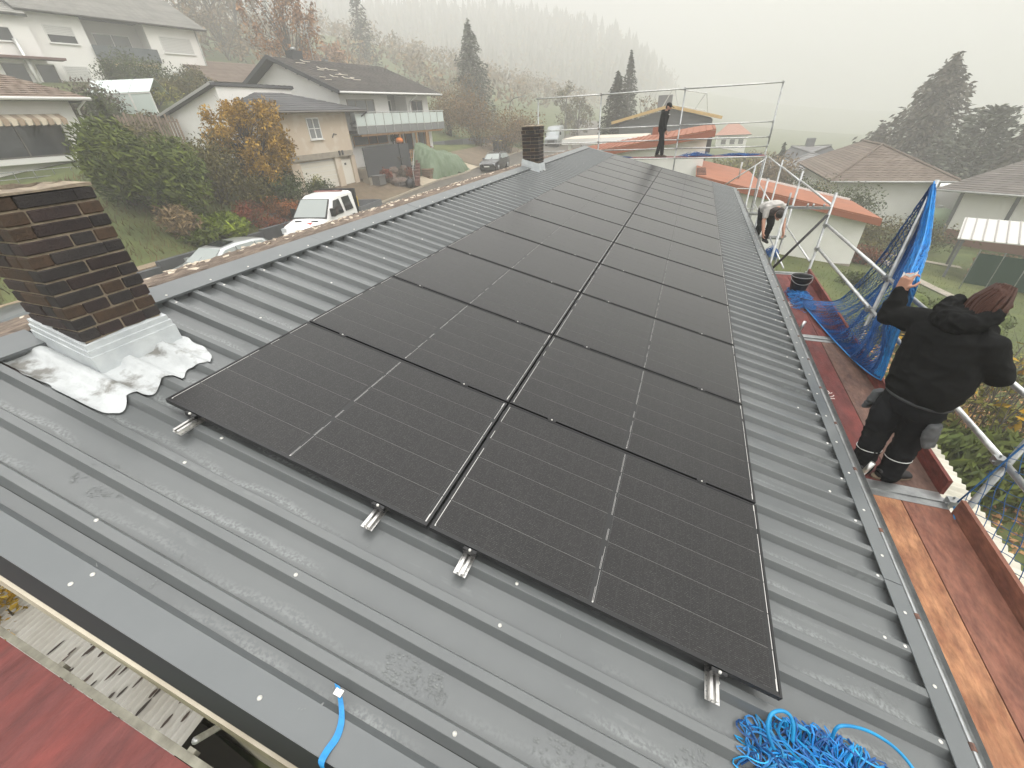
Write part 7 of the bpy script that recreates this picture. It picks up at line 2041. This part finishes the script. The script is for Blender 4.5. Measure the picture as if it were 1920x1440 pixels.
for k in range(15):
    a = 6.283 * k / 15 * 1.618 * 2; d = .4 + 1.55 * (k / 15) ** .7
    p = tc_ + V((d * math.cos(a), d * .8 * math.sin(a), .75 + 1.15 * rt.random() * (1.1 - d / 2.4)))
    mb = MB(); g = rt.uniform(.44, .64)
    leaf_quads(mb, rt, p, (g, g, g * .62), 520, .085, 1.2, None, .16, .2)
    mb.ball(p, g * .86, g * .86, g * .52, 12, 8)
    mb.build('leaf_pad', BOX, tp_)
    sm_.path([tc_ + V((0, 0, -.1)), tc_ + V((d * .4 * math.cos(a), d * .3 * math.sin(a), .35)), p], 1, 5, rs=[.07, .05, .025])
sm_.build('trunk', BARK, tp_)
broad('cherry_shrub', 'slender half bare shrub with large yellow leaves beside the worker', on(1912, 745, 13.5), 4.4, 1.9, YELL, 420, .22, 50, cat='shrub', low=.25, stems=7, clumps=46, clump_r=.22, limb_r=.028, bark=BARKG, bare=.15)
broad('yellow_shrub', 'yellow green leafy shrub below the guard rail next to the worker', on(1835, 735, 14.5), 2.3, 1.7, YGRN, 2600, .13, 51, cat='shrub', low=.1, stems=5, clumps=40, clump_r=.26, limb_r=.02)
broad('yellow_shrub', 'small bright yellow shrub in front of the topiary pads', on(1772, 590, 18.5), 1.2, 1.0, YELL, 520, .13, 52, cat='shrub', low=.2, stems=4, clumps=24, clump_r=.25, limb_r=.02)
shrub('spreading_juniper', 'feathery green juniper low on the garden slope beside the pale lean-to roof', on(1890, 812, 12.2), 2.0, 1.5, 1.2, LEAF('fern_green', (.10, .12, .02), (.05, .07, .015), 2), 4600, .17, 53, lobes=8, elong=2.6, axis=(.5, .5, .25))
gr = random.Random(19); mb = MB()
for k in range(5200):
    p = V((gr.gauss(9.2, 1.5), gr.gauss(11.0, 2.6), 0))
    if p.x < 5.6: continue
    z = gz(p.x, p.y) + gr.uniform(.01, .07); a = gr.random() * 6.3; l = gr.uniform(.07, .15)
    n_ = V((gr.gauss(0, .35), gr.gauss(0, .35), 1)).normalized(); u_ = n_.cross(V((math.cos(a), math.sin(a), 0))).normalized(); v_ = n_.cross(u_)
    c0 = V((p.x, p.y, z))
    mb.add([c0 + u_ * l * .5, c0 + v_ * l * .42, c0 - u_ * l * .5, c0 - v_ * l * .42], [(0, 1, 2, 3)])
prop(mb.build('leaf_and_hole_flecks', LEAF('tan_fallen_leaf', (.46, .27, .11), (.25, .12, .06), 5, .5)), 'tan and orange fallen leaves scattered on the garden slope below the worker', 'leaves', kind='stuff')
gr = random.Random(23); mb = MB()
for k in range(26000):
    x, y = 4.8 + 26 * gr.random() ** 1.6, gr.uniform(-3, 34)
    z = gz(x, y); a = gr.random() * 6.3; hh_ = gr.uniform(.05, .13); l = gr.uniform(.02, .07)
    mb.add([V((x, y, z - .02)), V((x + .022 * math.cos(a), y + .022 * math.sin(a), z)), V((x + l * math.cos(a + 1), y + l * math.sin(a + 1), z + hh_))], [(0, 1, 2)])
prop(mb.build('lawn_grass', LEAF('grass_blade', (.105, .14, .025), (.15, .16, .045), .3)), 'short damp green grass of the garden lawn', 'grass', kind='stuff')
# at the lower left: yellow shrub under the verge
shrub('yellow_shrub', 'yellow and olive leaves of a shrub growing under the near verge', atz(25, 1165, -2.75), .62, .40, .55, YELL, 420, .075, 55, lobes=6, elong=1.1)
# planting on the rock bank by the steps
rk = thing('rock_garden', 'rock bank with grey and rust cushion plants beside the garden steps', 'rockery', (-21.5, 29.5, -2.2))
ROCK = M('brown_rock', (.17, .125, .10), .9, c2=(.10, .075, .06), ns=3, bump=.7, bs=8)
r = random.Random(61)
for k in range(26):
    x, y = r.uniform(-23.3, -20.6), r.uniform(28.6, 32.4)
    g = r.uniform(.22, .5); zz = gz(x, y) + max(0, (-20.4 - x)) * .42
    mb = MB(); mb.ball((x, y, zz), g, g * 1.1, g * .7, 9, 6, lambda p: p * (1 + .28 * noise.noise(p * 3 + V((k, 0, 0))))); mb.build('rock', ROCK, rk)
for i, (x, y, zz, m, rx, lb) in enumerate(((-21.0, 30.3, .0, GREYT, .9, 'grey cushion plant lowest on the rock bank'), (-21.9, 31.4, .75, GREYT, 1.0, 'grey twiggy plant high on the rock bank by the steps'), (-22.4, 29.6, .6, OLIV, .9, 'olive plant on the rock bank beside the dark parapet'), (-21.4, 29.0, .1, RUSTL, .7, 'rusty plant on the rock bank next to the planter'), (-20.6, 31.0, -.1, RUSTL, .7, 'rust brown plant at the edge of the garden steps'))):
    shrub('rock_plant', lb, (x, y, gz(x, y) + max(0, zz)), rx, rx * .8, .9, m, 900, .11, 200 + i, 'plants on the rock bank', lobes=6)
rb_ = thing('raised_bed', 'round raised brick bed with dark red plants before the brown window', 'planter', (-21.9, 35.6, -1.2))
mb = MB(); mb.lathe([(1.15, -2.3), (1.2, -.62), (1.05, -.58), (0, -.66)], (-22.2, 36.6, 0), 18); mb.build('brick_ring', BRK, rb_)
shrub('bed_plant', 'dark red plants filling the raised brick bed', (-22.2, 36.6, -.7), 1.1, 1.1, .7, RUSTL, 1300, .10, 210, lobes=7)
shrub('bed_plant', 'small green plant on the dark parapet next to the pumpkin', (gar.P.x - .3, 33.0, .40), .45, .4, .7, DGRN, 500, .10, 211, lobes=4)

# the wood on the misty hill: one mass
r = random.Random(71); mb = MB(); mb2 = MB()
def fir_simple(mb, b, h, R):
    n = 6
    for t_ in range(4):
        z0 = h * (.08 + .22 * t_); z1 = z0 + h * (.36 if t_ < 3 else .27); rr_ = R * (1 - .22 * t_)
        ph = r.random() * 6
        vs = [b + V((rr_ * r.uniform(.7, 1.2) * math.cos(ph + 6.283 * k / n), rr_ * r.uniform(.7, 1.2) * math.sin(ph + 6.283 * k / n), z0 + r.uniform(-.05, .03) * h)) for k in range(n)] + [b + V((0, 0, z1))]
        mb.add(vs, [(k, (k + 1) % n, n) for k in range(n)])
for k in range(3300):
    a = math.radians(r.uniform(-60, -3)); D = r.uniform(105, 470)
    x, y = CAM.x + D * math.sin(a), CAM.y + D * math.cos(a)
    if abs(x) > 400 or y > 620: continue
    z = gz(x, y)
    if D < 290:
        if z < 2.5 or r.random() < .72: continue
        h_ = r.uniform(4, 9)
        leaf_quads(mb2, r, (x, y, z + h_ * .4), (h_ * .5, h_ * .5, h_ * .42), 70, 1.0, 1.1, None, .4)
        continue
    if z < 8 + 6 * noise.noise(V((x * .02, y * .02, 0))): continue
    h_ = r.uniform(11, 19)
    if r.random() < .75: fir_simple(mb, V((x, y, z - .5)), h_, h_ * .24)
    else: leaf_quads(mb2, r, (x, y, z + h_ * .45), (h_ * .28, h_ * .28, h_ * .42), 34, 2.2, 1.1, None, .4)
prop(mb.build('hillside_wood', LEAF('misty_needles', (.105, .095, .08), (.13, .11, .09), .05, .2)), 'misty conifer wood covering the hill behind the houses', 'wood', kind='stuff')  # needles paled, extra haze for the far wood put into the colour
prop(mb2.build('hillside_wood', HEDG), 'misty brown broadleaf trees mixed into the hill wood', 'wood', kind='stuff')

# ================================================================ VEHICLES
TYRE = M('tyre', (.012, .012, .012), .8); RIM = M('alloy_rim', (.42, .43, .44), .35, .7); CGL = M('car_glass', (.02, .025, .027), .06, spec=.7); CGLL = M('painted_sky_glass', (.30, .33, .32), .2, spec=.6)  # pale screen glass has the sky's reflection painted into its base colour
LAMPM = M('headlamp_glass', (.62, .64, .66), .12); CBLK = M('car_black_trim', (.012, .012, .012), .5); PLATE = M('number_plate', (.72, .72, .68), .5); REDM = M('red_emblem', (.55, .05, .04), .5)
def vehicle(name, label, cat, loc, rz, prof, W, belt, paint, glassm, wheels, roof_w=.80, group=None):
    """prof: stations (x, z_low, z_belt, z_top) from nose (x=0) backwards, x rearwards"""
    t = thing(name, label, cat, loc, group, rz)
    mb = MB(); n = len(prof); vs = []
    for (x, zl, zb, zt, wf) in prof:
        w_ = W / 2 * wf
        rw_ = w_ * roof_w
        if zt - zb < .05: rw_ = w_ * .93
        ring = [(w_ * .93, zl), (w_, zl + (zb - zl) * .45), (w_ * .97, zb), (rw_ + .03, zt - min(.08, (zt - zb) * .4)), (rw_ * .88, zt), (0, zt + .025)]
        pts = [V((x, y, z)) for y, z in ring] + [V((x, -y, z)) for y, z in reversed(ring[:-1])]
        vs += pts
    k = len(vs) // n
    fs = [(i * k + j, (i + 1) * k + j, (i + 1) * k + (j + 1) % k, i * k + (j + 1) % k) for i in range(n - 1) for j in range(k)]
    fs += [tuple(range(k - 1, -1, -1)), tuple((n - 1) * k + j for j in range(k))]
    mb.add(vs, fs)
    o = mb.build('body', paint, t, False, local=True)
    bv = o.modifiers.new('b', 'BEVEL'); bv.width = .035; bv.segments = 2; bv.limit_method = 'ANGLE'; bv.angle_limit = .4
    o.data.polygons.foreach_set('use_smooth', [True] * len(o.data.polygons))
    for (x, r_) in wheels:
        for sg in (-1, 1):
            y = sg * (W / 2 - .10)
            mb = MB(); mb.path([V((x, y - .11, r_)), V((x, y + .11, r_))], r_, 20); w_ = mb.build('wheel', TYRE, t, True, local=True)
            mb = MB(); mb.path([V((x, y + sg * .06, r_)), V((x, y + sg * .125, r_))], r_ * .62, 14); mb.build('rim', RIM, w_, True, local=True)
    return t
def pane(t, pts, mat, nm='window', off=.012):
    pts = [V(p) for p in pts]; nrm = (pts[1] - pts[0]).cross(pts[2] - pts[0]).normalized()
    c = sum(pts, V((0, 0, 0))) / len(pts)
    if nrm.dot(c - V((c.x + .01, 0, .7))) < 0: nrm = -nrm
    mb = MB(); mb.prism([p + nrm * .002 for p in pts], nrm * off); return mb.build(nm, mat, t, local=True)
def bx(t, nm, a, b, mat, par=None):
    mb = MB(); mb.box(a, b); return mb.build(nm, mat, par or t, local=True)
def estate(label, loc, rz, paint, sun=False, rails=False, gl=None):
    gl = gl or CGL; W = 1.80
    prof = [(0, .30, .62, .64, .80), (.12, .22, .68, .70, .92), (.5, .2, .80, .83, 1), (1.25, .2, .92, .95, 1), (1.32, .2, .93, .965, 1), (2.05, .2, .95, 1.40, 1), (2.7, .2, .96, 1.47, 1), (3.6, .2, .97, 1.44, 1), (4.05, .2, .97, 1.36, .98), (4.45, .24, .95, 1.0, .94), (4.55, .35, .8, .83, .9)]
    t = vehicle('parked_car', label, 'car', loc, rz, prof, W, .95, paint, gl, ((.85, .32), (3.6, .32)), .76, 'cars parked along the street')
    pane(t, [(1.36, -.74, .985), (1.36, .74, .985), (2.02, .60, 1.385), (2.02, -.60, 1.385)], gl, 'windscreen', .02)
    for sg in (-1, 1):
        pane(t, [(1.62, sg * .865, .99), (2.55, sg * .875, 1.0), (2.50, sg * .735, 1.385), (2.10, sg * .745, 1.345)], gl, 'side_window', .035)
        pane(t, [(2.63, sg * .875, 1.0), (3.45, sg * .875, 1.01), (3.38, sg * .735, 1.375), (2.58, sg * .735, 1.39)], gl, 'side_window', .035)
        pane(t, [(3.53, sg * .87, 1.02), (4.05, sg * .83, 1.03), (3.85, sg * .73, 1.33), (3.46, sg * .735, 1.365)], gl, 'side_window', .035)
        bx(t, 'headlight', (.06, sg * .80 - .20 * (sg > 0) - .0 * (sg < 0), .56), (.30, sg * .80 + .20 * (sg < 0), .72), LAMPM)
        bx(t, 'mirror', (1.5, sg * .92 - .09, .97), (1.66, sg * .92 + .09, 1.10), paint)
        bx(t, 'door_handle', (2.35, sg * .895 - .02, .84), (2.55, sg * .895 + .02, .87), CBLK)
        if rails: 
            mb = MB(); mb.path([V((2.0, sg * .64, 1.45)), V((2.2, sg * .64, 1.53)), V((3.7, sg * .64, 1.50)), V((3.9, sg * .64, 1.42))], .018, 6); mb.build('roof_rail', GAL, t, local=True)
    pane(t, [(4.08, -.62, 1.33), (4.08, .62, 1.33), (4.43, .7, 1.02), (4.43, -.7, 1.02)], gl, 'rear_window', .02)
    bx(t, 'grille', (-.03, -.34, .40), (.06, .34, .62), CBLK); bx(t, 'number_plate', (-.045, -.26, .42), (-.03, .26, .52), PLATE)
    bx(t, 'bumper', (-.02, -.78, .24), (.2, .78, .36), CBLK)
    if sun:
        mb = MB(); mb.prism([V((2.2, -.42, 1.468)), V((2.2, .42, 1.468)), V((2.85, .42, 1.508)), V((2.85, -.42, 1.508))], V((0, 0, .006))); mb.build('sunroof', CGL, t, local=True)
    return t
def gzr(x, y): return gz(x, y) + .03
SILV = M('silver_paint', (.50, .52, .52), .3, .6, coat=.6); BLKP = M('black_paint', (.018, .019, .022), .25, .2, coat=.6); DKG = M('dark_green_grey_paint', (.06, .07, .07), .3, .4, coat=.5); WHP = M('white_paint', (.80, .80, .79), .3, coat=.5); GRYP = M('grey_silver_paint', (.30, .32, .33), .35, .5, coat=.5)
q90 = math.pi / 2
estate('silver estate car with sunroof parked below the retaining wall', (-16.6, 8.1, gzr(-16.6, 9)), q90, SILV, True, False, CGLL)
estate('dark car mostly hidden beside the near brick chimney', (-16.6, 1.4, gzr(-16.6, 3)), q90, DKG, False, False, CGLL)
estate('black estate car with roof rails parked farther up the street', (-17.4, 39.4, gzr(-17.4, 41)), q90 + .05, BLKP, False, True, CGLL)
# white crew-cab tipper truck
tl = (-15.75, 13.9, gzr(-16.35, 15) + .12)
prof = [(0, .42, .80, .84, .86), (.10, .32, 1.00, 1.04, .96), (.35, .3, 1.12, 1.16, 1), (.95, .3, 1.26, 1.30, 1), (1.02, .3, 1.28, 1.34, 1), (1.85, .3, 1.32, 2.10, 1), (2.2, .3, 1.32, 2.22, 1), (3.0, .3, 1.32, 2.25, 1), (3.75, .3, 1.32, 2.2, .99)]
tk = vehicle('pickup_truck', 'white crew cab flatbed truck parked on the street behind the retaining wall', 'truck', tl, q90 + .16, prof, 2.0, 1.3, WHP, CGL, ((.95, .35), (4.6, .35)), .84)
pane(tk, [(1.05, -.93, 1.33), (1.05, .93, 1.33), (1.84, .79, 2.08), (1.84, -.79, 2.08)], CBLK, 'windscreen_seal', .045)
pane(tk, [(1.09, -.86, 1.37), (1.09, .86, 1.37), (1.82, .74, 2.05), (1.82, -.74, 2.05)], CGLL, 'windscreen', .055)
for sg in (-1, 1):
    pane(tk, [(1.50, sg * .985, 1.36), (2.50, sg * .985, 1.36), (2.44, sg * .87, 2.02), (1.98, sg * .87, 2.0)], CGL, 'side_window', .03)
    pane(tk, [(2.72, sg * .985, 1.40), (3.42, sg * .985, 1.40), (3.36, sg * .87, 2.04), (2.70, sg * .87, 2.04)], CGL, 'side_window', .03)
    bx(tk, 'headlight', (.05, sg * .95 - .26 * (sg > 0), .86), (.38, sg * .95 + .26 * (sg < 0), 1.10), LAMPM)
    m_ = bx(tk, 'mirror', (1.36, sg * 1.10 - .10, 1.38), (1.50, sg * 1.10 + .10, 1.74), CBLK)
    bx(tk, 'door_handle', (2.28, sg * .995 - .025, 1.12), (2.5, sg * .995 + .025, 1.16), CBLK); bx(tk, 'door_handle', (3.25, sg * .995 - .025, 1.12), (3.47, sg * .995 + .025, 1.16), CBLK)
    mb = MB()
    for k in range(5): mb.beam((2.62 + .11 * k, sg * 1.004, .86 + .05 * (k % 2)), (2.74 + .11 * k, sg * 1.004, .95 - .06 * (k % 2)), .012, .025)
    o = mb.build('door_lettering', M('dark_script', (.06, .05, .05), .6), tk, local=True); o['kind'] = 'stuff'
bx(tk, 'grille', (-.035, -.52, .52), (.06, .52, .86), CBLK); bx(tk, 'bumper', (-.06, -.92, .34), (.12, .92, .50), CBLK); bx(tk, 'number_plate', (-.075, -.26, .40), (-.06, .26, .51), PLATE)
mb = MB(); mb.ball((-.04, 0, .72), .02, .09, .04, 10, 6); mb.build('badge', RIM, tk, True, local=True)
for sg in (-1, 1): bx(tk, 'bonnet_vent', (.72, sg * .45 - .16, 1.262), (.84, sg * .45 + .16, 1.30), CBLK)
mb = MB(); mb.prism([V((.42, -.42, 1.205)), V((.62, -.40, 1.245)), V((.58, -.12, 1.24)), V((.50, -.30, 1.225))], V((0, 0, .014))); mb.build('red_emblem', REDM, tk, local=True)
for sg in (-1, 1):
    mb = MB(); mb.beam((1.12, sg * .3 - .25, 1.40), (1.5, sg * .3 + .15, 1.735), .02, .02); mb.build('wiper', CBLK, tk, local=True)
bx(tk, 'headboard', (3.82, -1.02, .95), (3.92, 1.02, 2.30), CBLK); bx(tk, 'load_bed', (3.95, -1.05, .85), (6.4, 1.05, .98), GREYW)
for sg in (-1, 1): bx(tk, 'side_board', (3.95, sg * 1.05 - .03, .985), (6.4, sg * 1.05 + .03, 1.36), GREYW)
bx(tk, 'tail_board', (6.36, -1.02, .985), (6.42, 1.02, 1.36), GREYW); bx(tk, 'roof_lightbar', (3.0, -.80, 2.27), (3.1, .80, 2.315), M('maroon_bar', (.25, .09, .08), .5))
bx(tk, 'yellow_tool_rack', (3.96, -.95, 1.37), (4.1, .2, 1.9), M('yellow_paint', (.60, .40, .04), .5))
# grey van up the road
vl = (-18.0, 63.0, gzr(-18.0, 64))
prof = [(0, .4, .85, .9, .88), (.12, .3, 1.05, 1.1, .97), (.9, .3, 1.25, 1.32, 1), (1.0, .3, 1.28, 1.36, 1), (1.8, .3, 1.35, 2.2, 1), (2.3, .3, 1.4, 2.45, 1), (5.3, .3, 1.4, 2.5, 1), (5.5, .35, 1.4, 2.4, .97)]
vn = vehicle('delivery_van', 'silver grey van standing on the misty road beyond the far chimney', 'van', vl, q90 + .1, prof, 1.98, 1.3, GRYP, CGL, ((1.0, .34), (4.4, .34)), .86)
pane(vn, [(1.06, -.84, 1.40), (1.06, .84, 1.40), (1.78, .76, 2.16), (1.78, -.76, 2.16)], CGLL, 'windscreen', .02)
for sg in (-1, 1):
    pane(vn, [(1.5, sg * .98, 1.42), (2.5, sg * .98, 1.42), (2.45, sg * .87, 2.1), (1.95, sg * .87, 2.05)], CGL, 'side_window', .03)
    bx(vn, 'headlight', (.06, sg * .93 - .28 * (sg > 0), .85), (.35, sg * .93 + .28 * (sg < 0), 1.08), LAMPM); bx(vn, 'mirror', (1.35, sg * 1.1 - .1, 1.4), (1.48, sg * 1.1 + .1, 1.75), CBLK)
bx(vn, 'grille', (-.035, -.5, .56), (.06, .5, .84), CBLK); bx(vn, 'bumper', (-.05, -.9, .36), (.1, .9, .52), CBLK); bx(vn, 'number_plate', (-.065, -.26, .42), (-.05, .26, .52), PLATE)

# ================================================================ THE MIST
hz = MB(); hz.box((-419, -159, -28), (419, 639, 92))
hm = bpy.data.materials.new('mist'); hm.use_nodes = True
n_ = hm.node_tree; n_.nodes.clear(); o_ = n_.nodes.new('ShaderNodeOutputMaterial'); v_ = n_.nodes.new('ShaderNodeVolumePrincipled')
v_.inputs['Density'].default_value = .0046; v_.inputs['Color'].default_value = (.80, .798, .785, 1); v_.inputs['Anisotropy'].default_value = .15
n_.links.new(v_.outputs[0], o_.inputs['Volume'])
h = hz.build('haze', hm); h['kind'] = 'stuff'; h['label'] = 'pale even mist filling the valley'; h['category'] = 'mist'
